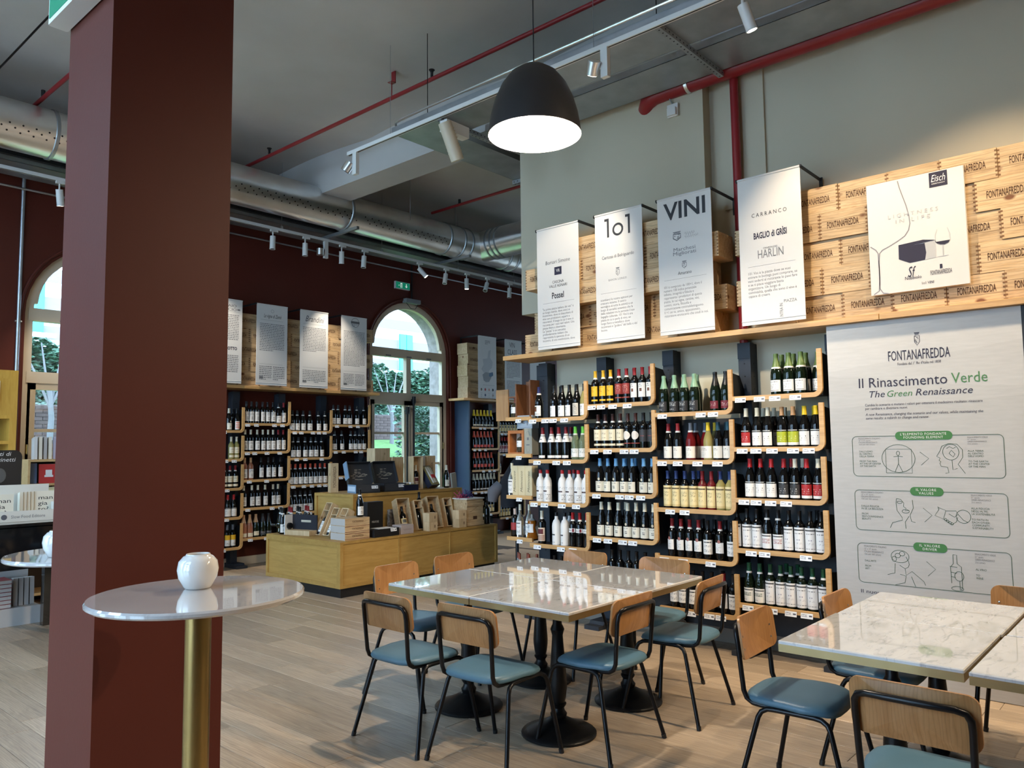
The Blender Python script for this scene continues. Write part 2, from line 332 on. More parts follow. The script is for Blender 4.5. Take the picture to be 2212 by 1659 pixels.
GP={'t1': (-0.165, 0.498, 0.141, 0.521), 't2': (-0.119, 0.463, 0.092, 0.489), 'sq': (0.096, 0.665, 0.204, 0.764), 'ei': (0.108, 0.701, 0.19, 0.732), 'ge': (0.108, 0.687, 0.19, 0.696), 'nb': (-0.079, 0.081, 0.021, 0.092), 'fo': (0.076, 0.087, 0.201, 0.113), 'sf': (-0.06, 0.101, 0.04, 0.153), 'v': (0.022, 0.034, 0.093, 0.047), 'em': (0.132, 0.121, 0.147, 0.15), 'bowl': [(-0.095, 0.758), (-0.087, 0.715), (-0.07, 0.652), (-0.05, 0.581), (-0.035, 0.504), (-0.032, 0.453), (-0.042, 0.411), (-0.067, 0.375), (-0.108, 0.35), (-0.163, 0.323), (-0.212, 0.303), (-0.23, 0.283), (-0.236, 0.225), (-0.238, 0.114), (-0.238, 0.04), (-0.219, 0.008), (-0.179, -0.002)], 'bowl2': [(-0.286, 0.338), (-0.253, 0.31), (-0.24, 0.285), (-0.238, 0.225), (-0.236, 0.114), (-0.244, 0.026), (-0.278, 0.005)], 'boxtop': [(-0.109, 0.319), (0.042, 0.329), (0.116, 0.314), (-0.041, 0.301)], 'boxl': [(-0.109, 0.319), (-0.041, 0.301), (-0.044, 0.187), (-0.111, 0.222)], 'boxf': [(-0.041, 0.301), (0.05, 0.305), (0.057, 0.24), (0.048, 0.193), (-0.044, 0.187)], 'boxr': [(0.05, 0.305), (0.116, 0.312), (0.113, 0.198), (0.048, 0.193), (0.057, 0.24)], 'wine': [(0.114, 0.3), (0.199, 0.3), (0.191, 0.284), (0.166, 0.274), (0.141, 0.279), (0.123, 0.289)], 'gl': [(0.127, 0.381), (0.116, 0.344), (0.114, 0.3), (0.135, 0.28), (0.155, 0.272), (0.155, 0.202)], 'gr': [(0.187, 0.383), (0.2, 0.342), (0.201, 0.299), (0.185, 0.278), (0.16, 0.272), (0.157, 0.201)], 'gb': [(0.123, 0.2), (0.156, 0.201), (0.188, 0.201)]}
ROWS={(0, 0): [('pic', 0.078, 0), ('sqw', 0.261, 0), ('sqw', 0.371, 0), ('sqw', 0.461, 0), ('bei', 0.536, 0), ('grw', 0.6, 0), ('sqw', 0.263, 1), ('sqw', 0.441, 1)], (0, 1): [('col', 0.118, 0), ('col', 0.222, 0), ('col', 0.304, 0), ('col', 0.386, 0), ('grn', 0.494, 0), ('grn', 0.577, 0), ('col', 0.374, 1)], (0, 2): [('wrp', 0.083, 0), ('wrp', 0.162, 0), ('wrp', 0.338, 0), ('wrp', 0.414, 0), ('wrp', 0.517, 0), ('wrp', 0.595, 0), ('wrp', 0.398, 1)], (0, 3): [('brl', 0.093, 0), ('tal', 0.261, 0), ('tal', 0.357, 0), ('red', 0.489, 0), ('red', 0.559, 0), ('red', 0.618, 0), ('tal', 0.341, 1)], (0, 4): [('drk', 0.236, 0), ('drk', 0.314, 0), ('drk', 0.409, 0), ('drk', 0.503, 0)], (1, 0): [('yel', 0.045, 0), ('yel', 0.129, 0), ('yel', 0.198, 0), ('rdl', 0.292, 0), ('rdl', 0.364, 0), ('rdw', 0.476, 0), ('rdw', 0.557, 0), ('rdw', 0.607, 0), ('rdl', 0.386, 1)], (1, 1): [('crm', 0.071, 0), ('crm', 0.161, 0), ('crm', 0.241, 0), ('crm', 0.329, 0), ('orr', 0.416, 0), ('orr', 0.484, 0), ('blk', 0.557, 0), ('blk', 0.618, 0)], (1, 2): [('blu', 0.076, 0), ('blu', 0.143, 0), ('blu', 0.22, 0), ('blu', 0.297, 0), ('blu', 0.385, 0), ('blu', 0.53, 0), ('blu', 0.606, 0), ('blu', 0.276, 1), ('blu', 0.377, 1), ('blu', 0.431, 1), ('blu', 0.526, 1)], (1, 3): [('whc', 0.082, 0), ('whc', 0.163, 0), ('whc', 0.257, 0), ('whc', 0.377, 0), ('whc', 0.46, 0), ('whc', 0.577, 0), ('whc', 0.644, 0), ('whc', 0.271, 1), ('whc', 0.373, 1), ('whc', 0.46, 1), ('whc', 0.566, 1)], (1, 4): [('drk', 0.185, 0), ('drk', 0.263, 0), ('drk', 0.347, 0), ('drk', 0.426, 0), ('drk', 0.512, 0), ('drk', 0.601, 0)], (2, 0): [('mnt', 0.05, 0), ('mnt', 0.147, 0), ('mnt', 0.235, 0), ('mnt', 0.318, 0), ('bfr', 0.508, 0), ('bfr', 0.61, 0), ('mnt', 0.299, 1)], (2, 1): [('rwb', 0.081, 0), ('rwb', 0.167, 0), ('gry', 0.281, 0), ('ylw', 0.451, 0), ('tea', 0.541, 0), ('tea', 0.617, 0), ('gry', 0.277, 1), ('gry', 0.314, 1), ('ylw', 0.445, 1), ('tea', 0.541, 1)], (2, 2): [('bcr', 0.068, 0), ('bcr', 0.144, 0), ('bcr', 0.217, 0), ('bcr', 0.291, 0), ('rcr', 0.39, 0), ('rcr', 0.462, 0), ('vcr', 0.573, 0), ('vcr', 0.643, 0), ('bcr', 0.292, 1), ('rcr', 0.473, 1), ('vcr', 0.572, 1)], (2, 3): [('med', 0.092, 0), ('med', 0.172, 0), ('med', 0.247, 0), ('med', 0.314, 0), ('twl', 0.405, 0), ('med', 0.508, 0), ('twl', 0.626, 0), ('drk', 0.314, 1), ('drk', 0.416, 1), ('drk', 0.509, 1), ('drk', 0.544, 1)], (2, 4): [('twl', 0.1, 0), ('twl', 0.172, 0), ('twl', 0.266, 0), ('twl', 0.347, 0), ('twl', 0.423, 0), ('rct', 0.605, 0), ('twl', 0.674, 0), ('drk', 0.473, 1)], (3, 0): [('gfo', 0.322, 0), ('gfo', 0.417, 0), ('gfo', 0.506, 0), ('gfo', 0.418, 1), ('gfo', 0.449, 1), ('gfo', 0.517, 1), ('gfo', 0.549, 1)], (3, 1): [('crd', 0.074, 0), ('cwh', 0.161, 0), ('cwh', 0.243, 0), ('cli', 0.373, 0), ('cli', 0.458, 0), ('cye', 0.554, 0), ('cye', 0.63, 0), ('cwh', 0.27, 1), ('cwh', 0.169, 1), ('cwh', 0.231, 1), ('cye', 0.553, 1)], (3, 2): [('rcw', 0.091, 0), ('rcw', 0.168, 0), ('rcw', 0.249, 0), ('rcb', 0.358, 0), ('wcb', 0.444, 0), ('rcr2', 0.571, 0), ('wcr', 0.65, 0), ('rcb', 0.372, 1), ('wcb', 0.44, 1)], (3, 3): [('bgl', 0.094, 0), ('bgl', 0.168, 0), ('bgl', 0.239, 0), ('eag', 0.314, 0), ('eag', 0.39, 0), ('bgl', 0.466, 0), ('bgl', 0.535, 0), ('bgl', 0.606, 0), ('bgl', 0.674, 0), ('bgl', 0.544, 1)], (3, 4): [('gpc', 0.12, 0), ('gpc', 0.204, 0), ('ggl', 0.304, 0), ('ggl', 0.377, 0), ('ggl', 0.449, 0), ('ggl', 0.522, 0), ('ggl', 0.615, 0), ('ggl', 0.682, 0), ('ggl', 0.387, 1), ('ggl', 0.302, 1)]}
FROWS={(0, 0): [('whc', 0.515, 0), ('fpk', 0.634, 0), ('drk', 0.624, 1)], (0, 1): [('wcm', 0.558, 0), ('wcm', 0.623, 0)], (0, 2): [('rct2', 0.467, 0), ('rct2', 0.531, 0), ('rct2', 0.612, 0)], (0, 3): [('rcw', 0.521, 0), ('rcw', 0.596, 0)], (0, 4): [('yls', 0.522, 0), ('yls', 0.592, 0)], (1, 0): [('fwh', 0.059, 0), ('fwh', 0.131, 0), ('fwh', 0.21, 0), ('fwh', 0.302, 0), ('fwh', 0.377, 0), ('fwh', 0.464, 0), ('fwb', 0.553, 0), ('rfw', 0.637, 0)], (1, 1): [('fcw', 0.048, 0), ('fcw', 0.131, 0), ('fcw', 0.227, 0), ('fcw', 0.313, 0), ('fcw', 0.394, 0), ('fcw', 0.47, 0), ('rfw', 0.553, 0), ('rfw', 0.637, 0)], (1, 2): [('fro', 0.048, 0), ('fro', 0.137, 0), ('fwh', 0.29, 0), ('fwh', 0.4, 0), ('fwh', 0.482, 0), ('fwh', 0.589, 0)], (1, 3): [('fcw', 0.037, 0), ('fcw', 0.16, 0), ('fcw', 0.25, 0), ('fcw', 0.359, 0), ('fcw', 0.482, 0), ('fcw', 0.559, 0)], (1, 4): [('fsp', 0.037, 0), ('fsp', 0.127, 0), ('fsc', 0.219, 0), ('fsb', 0.326, 0), ('fsb', 0.416, 0)], (2, 0): [('fwb', 0.063, 0), ('fwb', 0.141, 0), ('fwb', 0.243, 0), ('fwb', 0.357, 0), ('fwb', 0.505, 0), ('fwb', 0.616, 0)], (2, 1): [('fwb', 0.081, 0), ('fwb', 0.168, 0), ('fwb', 0.281, 0), ('fwb', 0.38, 0), ('fwb', 0.457, 0), ('fwb', 0.563, 0)], (2, 2): [('fcn', 0.039, 0), ('fcn', 0.112, 0), ('fcn', 0.193, 0), ('fcn', 0.287, 0), ('fcn', 0.376, 0), ('fcn', 0.434, 0), ('fcn', 0.524, 0), ('fcn', 0.596, 0)], (2, 3): [('fwb', 0.026, 0), ('fwb', 0.106, 0), ('fwb', 0.187, 0), ('fwb', 0.287, 0), ('fwb', 0.369, 0)], (3, 0): [('fbw', 0.062, 0), ('fbw', 0.139, 0), ('fbw', 0.274, 0), ('fbw', 0.35, 0), ('fbw', 0.491, 0), ('fbw', 0.627, 0)], (3, 1): [('fbw', 0.082, 0), ('fbw', 0.212, 0), ('fbw', 0.378, 0), ('fbw', 0.455, 0), ('fbw', 0.534, 0), ('fbw', 0.613, 0)]}

# ------------------------------------------------------------------ shared materials
maroon = M('maroon_paint', (.088, .0175, .0105), .50, spec=.28, var=.08, vs=1.2, bump=.03, bs=60)
greige = M('grey_green_paint', (.52, .465, .345), .75, var=.05, vs=.8, bump=.04, bs=50)
ceilm = M('ceiling_plaster', (.54, .52, .50), .85, var=.10, vs=.9, bump=.03, bs=30)
oakfloor = wood('oak_floor', (.50, .385, .27), (.355, .262, .178), grain=(14, 1.1, 14), scale=2.0, rough=.36, rnd=.17, bump=.2, dist=1.8, lines=.24, spec=.5)
oakedge = wood('oak_edge', (.60, .36, .145), (.48, .27, .10), grain=(1.2, 14, 14), scale=3.0, rough=.42, rnd=.08)
oakup = wood('oak_upright', (.60, .36, .145), (.48, .27, .10), grain=(14, 14, 1.2), scale=3.0, rough=.42, rnd=.08)
pine = wood('pine_crate', (.64, .46, .265), (.47, .305, .15), grain=(1.0, 9, 9), scale=3.2, rough=.6, rnd=.14, knots=(4.2, (1.0, 1.7, 1.7), .085, (.16, .06, .02)), dist=1.0, lines=.22)
pinebox = wood('pine_box', (.70, .52, .31), (.52, .36, .19), grain=(8, 8, 1.0), scale=3.0, rough=.6, rnd=.12, knots=(5, (1.6, 1.6, 1.0), .07, (.20, .09, .03)))
honey = wood('honey_board', (.50, .30, .085), (.40, .225, .055), grain=(1.2, 1.2, 10), scale=2.2, rough=.5, rnd=.05)
honeyedge = wood('honey_edge', (.46, .275, .075), (.36, .20, .05), grain=(1.2, 1.2, 1.2), scale=5, rough=.5, rnd=.05)
ply = wood('beech_ply', (.43, .22, .088), (.335, .155, .054), grain=(10, 10, 1.0), scale=2.4, rough=.33, rnd=.10, lines=.16, dist=1.0)
blackmet = M('black_tube', (.005, .005, .006), .30, spec=.32)
castiron = M('cast_iron_black', (.005, .005, .0055), .36, spec=.30, bump=.08, bs=120)
anthra = M('anthracite_steel', (.026, .030, .038), .5, spec=.3, var=.1, vs=5)
darkmet = M('dark_sheet_steel', (.012, .013, .015), .55, spec=.25)
bluevinyl = M('blue_vinyl', (.072, .150, .205), .42, spec=.45, var=.07, vs=5, bump=.04, bs=220)
brass = M('brushed_brass', (.36, .25, .095), .34, metal=1.0, var=.06, vs=3)
brassedge = M('brass_edge_band', (.36, .27, .13), .38, metal=.85, var=.08, vs=8)
marblew = marble('white_marble', (.62, .61, .60), (.36, .36, .37), 3.2)
marbler = marble('veined_marble', (.54, .51, .49), (.42, .38, .37), 2.0, rough=.06)
ceramic = M('white_ceramic', (.66, .63, .59), .08, spec=.6, coat=.5)
galv = M('galvanised_steel', (.86, .86, .85), .30, metal=1.0, var=.10, vs=2.5)
galvd = M('galvanised_tray', (.40, .42, .44), .42, metal=.9, var=.15, vs=4)
redpaint = M('red_pipe_paint', (.26, .018, .022), .32, spec=.5)
whitemet = M('white_enamel', (.74, .73, .70), .4)
creamwood = M('cream_window_paint', (.60, .50, .37), .45, var=.04, vs=3)
banner_w = M('white_banner_cloth', (.64, .63, .61), .85, bump=.05, bs=300)
paper = M('white_paper', (.70, .69, .67), .7)
ink = M('black_ink', (.022, .022, .026), .7)
inkgrey = M('grey_ink', (.16, .16, .165), .7)
stampink = M('brown_stamp', (.075, .032, .014), .8)
lampblack = M('lamp_dark_grey', (.026, .024, .024), .40, spec=.35)
lampin = M('lamp_inner_white', (.85, .84, .80), .6)
lens_on = M('lit_lens', (1, .95, .85), .5, emit=(1, .90, .74), es=26)
lens_off = M('dark_lens', (.06, .06, .06), .2)
signgreen = M('sign_green', (.005, .155, .085), .4, emit=(.004, .18, .10), es=.35)
signwhite = M('sign_white', (.8, .85, .8), .4, emit=(.7, .8, .72), es=.3)
black = M('black_card', (.010, .010, .011), .5)
glossblack = M('gloss_black', (.006, .006, .007), .06, coat=.6)
glass = pane_mat()
turq = M('turquoise_shutter', (.05, .38, .42), .6)
brickm = M('red_brick_outside', (.10, .065, .058), .9, var=.3, vs=9)

# ------------------------------------------------------------------ the room shell
def arched_wall(name, mat, x0, x1, z0, z1, holes, thick, loc, rotz, label):
    """wall in local x-z, front face at y=0, thickness to +y; holes: (xc, half, spring)"""
    bm = bmesh.new(); edges = []
    def loop(pts):
        vs = [bm.verts.new((a, 0, b)) for a, b in pts]
        for i in range(len(vs)): edges.append(bm.edges.new((vs[i], vs[(i + 1) % len(vs)])))
    loop([(x0, z0), (x1, z0), (x1, z1), (x0, z1)])
    for xc, h, sp in holes:
        loop([(xc - h, .005)] + [(xc + h, .005)] + arcpts(xc, sp, h, 0, 180, 20))
    bmesh.ops.triangle_fill(bm, use_beauty=True, edges=edges)
    g = bmesh.ops.extrude_face_region(bm, geom=bm.faces[:])
    bmesh.ops.translate(bm, vec=(0, thick, 0), verts=[e for e in g['geom'] if isinstance(e, bmesh.types.BMVert)])
    bmesh.ops.recalc_face_normals(bm, faces=bm.faces[:])
    m = bpy.data.meshes.new(name); bm.to_mesh(m); bm.free(); m.materials.append(mat)
    return struct(name, m, label=label, loc=loc, rot=(0, 0, rotz))
WH = (.88, 3.16)
arched_wall('wall_far', maroon, -2.1, 15.4, -.05, 5.7, [(x, *WH) for x in WIN_FAR], .13, (0, 9.95, 0), 0, 'maroon far wall with arched windows')
arched_wall('wall_far_outer', M('pale_brick_facing', (.30, .26, .24), .9, var=.25, vs=12), -2.1, 15.4, -.05, 5.7, [(x, .84, 3.16) for x in WIN_FAR], .30, (0, 10.10, 0), 0, 'pale outer facing of the far wall')
arched_wall('wall_left', maroon, -5.4, 10.4, -.05, 5.7, [(y, 1.14, 3.92) for y in WIN_LEFT], .45, (XLW, 0, 0), PI / 2, 'maroon left wall with arched windows')
arched_wall('wall_right', greige, -10.4, 5.4, -.05, 5.7, [(-7.5, *WH)], .45, (15.0, 0, 0), -PI / 2, 'end wall of the side room')
struct('wall_back', MB().box(-2.1, 15.4, -5.4, -5.0, -.05, 5.7).mesh('wall_back', greige))
struct('wall_partition', MB().box(5.88, 6.25, -5.0, 4.60, -.05, 4.95).mesh('wall_partition', greige), label='grey green partition wall behind the shelves')
struct('wall_bulkhead', MB().box(5.76, 6.25, 2.92, 4.93, 2.865, 4.95).mesh('wall_bulkhead', greige), label='grey green bulkhead above the left bays')
struct('trim_1', MB().box(5.855, 5.885, 2.44, 2.80, 3.49, 4.95).mesh('trim', greige), label='plaster panel behind the red riser')
struct('ceiling_beam', MB().box(5.80, 6.25, -5.0, 9.95, 4.90, 5.65).mesh('ceiling_beam', ceilm), label='plaster beam along the partition')
# shallow vaults running across the room
cv = []; ny = 96
for i in range(ny + 1):
    y = -5.0 + 15.0 * i / ny; t = ((y + .4) / 2.6) % 1.0
    cv.append((y, 5.36 + .06 * math.sin(PI * t)))
mb = MB()
for (ya, za), (yb, zb) in zip(cv[:-1], cv[1:]):
    mb.add([(-2.1, ya, za), (15.4, ya, za), (15.4, yb, zb), (-2.1, yb, zb), (-2.1, ya, 5.75), (15.4, ya, 5.75), (15.4, yb, 5.75), (-2.1, yb, 5.75)], [(0, 1, 2, 3), (7, 6, 5, 4)])
cm = mb.mesh('ceiling', ceilm, fix=False)
bm = bmesh.new(); bm.from_mesh(cm); bmesh.ops.remove_doubles(bm, verts=bm.verts[:], dist=.0005); bm.to_mesh(cm); bm.free()
cm.polygons.foreach_set('use_smooth', [True] * len(cm.polygons)); cm.set_sharp_from_angle(angle=R(16))
struct('ceiling', cm, label='grey plaster ceiling of shallow vaults')
pillar = struct('pillar', MB().box(1.131, 1.62, 3.0, 3.444, 0, 5.5).mesh('pillar', maroon), label='square maroon pillar')

floor = struct('floor', MB().box(-2.1, 15.4, -5.4, 10.4, -.06, -.004).mesh('floor', oakfloor), label='oak plank floor')
O('underlay', MB().box(.45, 9.3, 0, 9.945, -.0042, -.0026).mesh('underlay', M('joint_dark', (.05, .036, .026), .9)), floor)
PW = .19; PLM = {}
def plank_mesh(L):
    k = round(L, 2)
    if k not in PLM: PLM[k] = MB().bbox(-PW / 2 + .0013, PW / 2 - .0013, 0, k - .0026, -.004, 0, .0014).mesh('plank', oakfloor)
    return PLM[k]
rp = random.Random(3)
xcol = .55
while xcol < 9.2:
    ya, yb = (.2, 9.9) if xcol < 5.9 else (5.0, 7.6)
    if xcol < 1.6: ya = 1.6
    y = ya - rp.random() * 1.2
    while y < yb:
        L = rp.choice([1.2, 1.5, 1.8, 2.1])
        L = min(L, 9.94 - y)
        if L > .05: O('plank', plank_mesh(L), floor, (xcol, y, 0))
        y += L
    xcol += PW
# skirting
struct('baseboard_far', MB().box(3.0 + 1.8, 7.75, 9.925, 9.95, 0, .11).mesh('baseboard', creamwood))
struct('baseboard_right', MB().box(5.855, 5.88, -4.9, 4.6, 0, .11).mesh('baseboard', M('grey_skirting', (.24, .20, .16), .6)))
# bead around the arches
for i, xc in enumerate(WIN_FAR):
    pth = [(xc - .93, 9.945, 0)] + [(a, 9.945, b) for a, b in arcpts(xc, 3.16, .93, 180, 0, 28)] + [(xc + .93, 9.945, 0)]
    struct('trim_%d' % (i + 2), MB().tube(pth, .018, 8).mesh('arch_bead', maroon, 50), label='rounded maroon bead around arched window')

def window(name, loc, rotz, label):
    """local: x along the wall, y out of the room, z up"""
    r = bpy.data.objects.new(name, None); COL.objects.link(r); r['kind'] = 'structure'; r['label'] = label
    r.location = loc; r.rotation_euler = (0, 0, rotz)
    h, sp = WH; c = creamwood
    def part(n, mb, m=c, sm=None): return O(n, mb.mesh(n, m, sm), r)
    # arched outer frame
    ou = [(h, 0)] + arcpts(0, sp, h, 0, 180, 22) + [(-h, 0)]
    inn = [(-h + .10, 0)] + list(reversed(arcpts(0, sp, h - .10, 0, 180, 22))) + [(h - .10, 0)]
    n = len(ou); mb = MB()
    v = [(a, y, b) for y in (.03, .11) for (a, b) in ou + list(reversed(inn))]
    f = []
    for i in range(n - 1):
        f += [(i, i + 1, n + i + 1, n + i), (2 * n + i, 3 * n + i, 3 * n + i + 1, 2 * n + i + 1), (n + i, n + i + 1, 3 * n + i + 1, 3 * n + i)]
    part('frame', mb.add(v, f))
    mb = MB().prism([(a, b) for a, b in arcpts(0, sp + .08, h - .10, 4, 176, 20)] + [(a, b) for a, b in reversed(arcpts(0, sp + .08, h - .145, 4, 176, 20))], .035, .10)
    part('arch_sash', mb)
    part('transom', MB().box(-h + .05, h - .05, .02, .12, 3.09, 3.235))
    part('mullion', MB().box(-.05, .05, .025, .11, 2.49, 3.1))
    part('rail', MB().box(-h + .05, h - .05, .02, .12, 2.365, 2.495))
    for x in (-.45, 0, .45): part('hinge', MB().box(x - .05, x + .05, .005, .03, 3.10, 3.12), inkgrey)
    part('pane', MB().prism([(h - .14, sp + .07)] + arcpts(0, sp + .08, h - .14, 0, 180, 18), .068, .072), glass)
    for s in (-1, 1): part('pane', MB().box(*sorted((s * .04, s * (h - .09))), .068, .072, 2.49, 3.1), glass)
    for s in (-1, 1):
        d = MB(); a, b = sorted((s * .01, s * (h - .07)))
        d.box(a, a + .085, .03, .095, .02, 2.365).box(b - .085, b, .03, .095, .02, 2.365).box(a, b, .03, .095, 2.29, 2.365).box(a, b, .03, .095, .02, .28)
        door = part('door_leaf', d)
        for z in (1.82, 1.30, .78): O('glazing_bar', MB().box(a + .08, b - .08, .045, .085, z - .018, z + .018).mesh('glazing_bar', c), door)
        for z0, z1 in ((.27, .78), (.78, 1.30), (1.30, 1.82), (1.82, 2.30)):
            O('pane', MB().box(a + .08, b - .08, .062, .066, z0, z1).mesh('pane', glass), door)
        O('hinge', MB().cyl((b - .01 if s > 0 else a + .01, .02, 1.55), (b - .01 if s > 0 else a + .01, .02, 1.66), .012).mesh('hinge', brass), door)
    return r
w1 = window('window_1', (WIN_FAR[0], 9.98, 0), 0, 'arched window beside the bookcase')
w2 = window('window_2', (WIN_FAR[1], 9.98, 0), 0, 'arched window above the gift display')
for i, y in enumerate(WIN_LEFT): window('window_%d' % (i + 3), (XLW - .03, y, 0), PI / 2, 'arched window of the left wall').scale = (1.28, 1, 1.235)
window('window_6', (15.03, 7.5, 0), -PI / 2, 'arched window of the side room')
# black push-bar handles on the door leaves of window 2
for x, zt in ((.065, 2.44), (-.075, 2.26)):
    mb = MB().cyl((x, -.03, .5), (x, -.03, zt - .1), .020, n=10).cyl((x, -.03, zt - .12), (x + .005, -.035, zt), .036, .036, n=12).cyl((x, .03, zt - .06), (x, -.03, zt - .06), .02)
    O('handle_bar', mb.mesh('handle_bar', black, 40), w2, label='black handle bar')

# ------------------------------------------------------------------ outside the far windows
grassm = M('lawn_grass', (.075, .15, .04), .95, var=.35, vs=14, bump=.5, bs=60)
mb = MB(); prof = [(10.4, -.1), (11.2, .1), (13.5, 1.0), (16.0, 1.75), (16.2, 1.8)]
for (ya, za), (yb, zb) in zip(prof[:-1], prof[1:]): mb.add([(-14, ya, za), (30, ya, za), (30, yb, zb), (-14, yb, zb)], [(0, 1, 2, 3)])
g = struct('ground', mb.mesh('lawn', grassm), label='sloping lawn outside')
yard = struct('ground_yard', MB().box(-30, XLW - .45, -20, 30, -.2, -.1).mesh('yard', M('pale_paving', (.45, .43, .40), .9)))
struct('ground_court', MB().box(15.45, 40, -20, 30, -.2, -.1).mesh('court', MATS['pale_paving']))
bw = thing('garden_wall', 'low red brick garden wall below the hedge outside', 'wall', (0, 16.2, 1.6))
rb = random.Random(5); bmesh_b = MB().box(-.12, .12, -.02, .1, .004, .066).mesh('brick', brickm)
O('mortar', MB().box(-14, 30, .0, .2, -.3, .86).mesh('mortar', M('mortar', (.15, .13, .12), .95)), bw)
# individual bricks where the two windows look on to them
nb = 0
for row in range(12):
    for bx in range(60):
        x = 4.2 + bx * .25 + (row % 2) * .125
        if (4.5 < x < 5.9 or 12.5 < x < 15.6) and nb < 290:
            nb += 1; O('brick', bmesh_b, bw, (x, 0, row * .07), (0, 0, rb.uniform(-.01, .01)))
# hedge: a mass of leaves nobody could count
leafm = M('hedge_leaf', (.075, .155, .095), .6, var=.5, vs=3)
def leaves(name, n, x0, x1, y0, y1, z0, z1, size, mat, seed, label, cat):
    r_ = random.Random(seed); mb = MB()
    for _ in range(n):
        p = Vector((r_.uniform(x0, x1), y0 + (y1 - y0) * r_.random() ** 2, 0)); zt = z1 + .09 * math.sin(p.x * 2.1) + .06 * math.sin(p.x * 5.3)
        p.z = r_.uniform(z0, zt)
        q = Matrix.Rotation(r_.uniform(0, 6.28), 3, 'Z') @ Matrix.Rotation(r_.uniform(-1.2, 1.2), 3, 'X'); s = size * r_.uniform(.6, 1.3)
        mb.add([p + q @ Vector(c) * s for c in ((-.5, 0, 0), (0, -.3, .1), (.5, 0, 0), (0, .3, .1))], [(0, 1, 2, 3)])
    o = O(name, mb.mesh(name, mat, fix=False)); o['kind'] = 'stuff'; return tag(o, label, cat)
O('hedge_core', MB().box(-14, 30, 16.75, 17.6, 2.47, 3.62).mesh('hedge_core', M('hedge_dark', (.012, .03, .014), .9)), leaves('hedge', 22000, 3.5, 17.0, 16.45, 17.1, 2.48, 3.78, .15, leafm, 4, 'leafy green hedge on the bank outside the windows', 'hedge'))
sh = leaves('shrub', 4500, 12.1, 13.6, 13.7, 14.5, .5, 2.55, .13, M('shrub_leaf', (.09, .16, .11), .6, var=.4, vs=4), 8, 'loose green shrub close outside the right door leaf', 'shrub')
# trees stems in front of the hedge
for x, y in ((5.1, 15.9), (13.15, 15.8)):
    t = thing('young_tree', 'bare thin tree in front of the hedge, seen through the %s window' % ('left' if x < 8 else 'right'), 'tree', (x, y, 1.7))
    bark = M('pale_bark', (.16, .15, .15), .9)
    O('trunk', MB().tube([(0, 0, -.2), (.03, 0, .5), (-.02, 0, 1.1)], [.06, .05, .04], 8).mesh('trunk', bark, 40), t)
    for a in (-.5, -.15, .25, .6): O('branch', MB().tube([(0, 0, .7), (a * .4, .05, 1.2), (a, .1, 1.9)], [.03, .022, .01], 6).mesh('branch', bark, 40), t)
bd = thing('striped_building', 'pale striped building with turquoise shutters across the garden', 'building', (12, 22, 0))
wht = M('white_render', (.80, .78, .75), .9); pnk = M('pink_grey_band', (.19, .165, .16), .9)
O('wall', MB().box(-26, 26, 0, .6, -.5, 11).mesh('wall', wht), bd)
for k in range(12): O('band', MB().box(-26, 26, -.03, .02, 2.2 + k * .75, 2.55 + k * .75).mesh('band', pnk), bd)
for x, z in ((6.93, 4.40), (-5.5, 4.6), (-9.0, 4.6)):
    wn = O('window', MB().box(x - .32, x + .32, -.05, .0, z, z + 1.4).mesh('window', M('outside_pane', (.3, .4, .45), .1)), bd)
    for s in (-1, 1): O('shutter', MB().box(*sorted((x + s * .015, x + s * .31)), -.12, -.06, z, z + 1.38).mesh('shutter', turq), wn)
    O('sill', MB().box(x - .6, x + .6, -.16, 0, z - .1, z).mesh('sill', wht), wn)

# ------------------------------------------------------------------ wall shelving (local frame: x = to the viewer's right, y = into the wall, z up)
LEV_A = [1.815, 1.435, 1.052, .670, .275]     # lip centre heights
LEV_B = [1.915, 1.532, 1.152, .778, .378]
tagm = print_mat('price_tag', (.78, .79, .80), (.08, .08, .10), bands=[(.25, .85, 3, .06, .55, .55, None)], blocks=[(.68, .93, .38, .68, (.10, .10, .12))])
def uvquad(mesh_name, w, h, mat, tilt=.18):
    m = bpy.data.meshes.new(mesh_name); m.from_pydata([(0, 0, 0), (w, 0, 0), (w, h * tilt, h), (0, h * tilt, h), (0, .002, 0), (w, .002, 0), (w, h * tilt + .002, h), (0, h * tilt + .002, h)], [], [(0, 1, 2, 3), (7, 6, 5, 4), (0, 4, 5, 1), (3, 2, 6, 7)])
    l = m.uv_layers.new(name='UVMap'); co = [(0, 0), (1, 0), (1, 1), (0, 1)] + [(0, 0)] * 12
    for i, c in enumerate(co): l.data[i].uv = c
    m.materials.append(mat); return m
TAGM = uvquad('price_tag', .085, .036, tagm)
TAGM_S = uvquad('price_tag', .070, .034, tagm)
def shelf_meshes(w):
    lip = MB(); hh = .0175; r = .065; t = .034
    # L-shaped oak edge: horizontal lip running into the curved upright on the right
    outer = [(0, -hh), (w - r, -hh)] + arcpts(w - r, -hh + r, r, -90, 0, 6)[1:] + [(w, .325)]
    inner = [(w - t, .325)] + list(reversed(arcpts(w - r, -hh + r, r - t, -90, 0, 6)))[:-1] + [(w - r, -hh + t), (0, -hh + t)]
    lip_m = lip.prism(outer + inner, 0, .022).mesh('oak_edge', oakedge, 30)
    # sheet-steel tray, side bracket
    tray = MB().box(.0, w - .02, .022, .235, -.004, .008).mesh('tray', darkmet)
    br = MB().prism([(.022, -.004), (.24, -.004), (.24, .17), (.16, .285), (.022, .30)], w - .014, w - .008, 'x').mesh('side_bracket', darkmet)
    return lip_m, tray, br
def post_mesh():
    mb = MB()
    mb.box(-.05, .05, .235, .238, .02, 2.36).box(-.05, -.047, .238, .36, .02, 2.36).box(.047, .05, .238, .36, .02, 2.36)
    return mb.mesh('post', anthra)
POSTM = post_mesh()
mbh = MB()
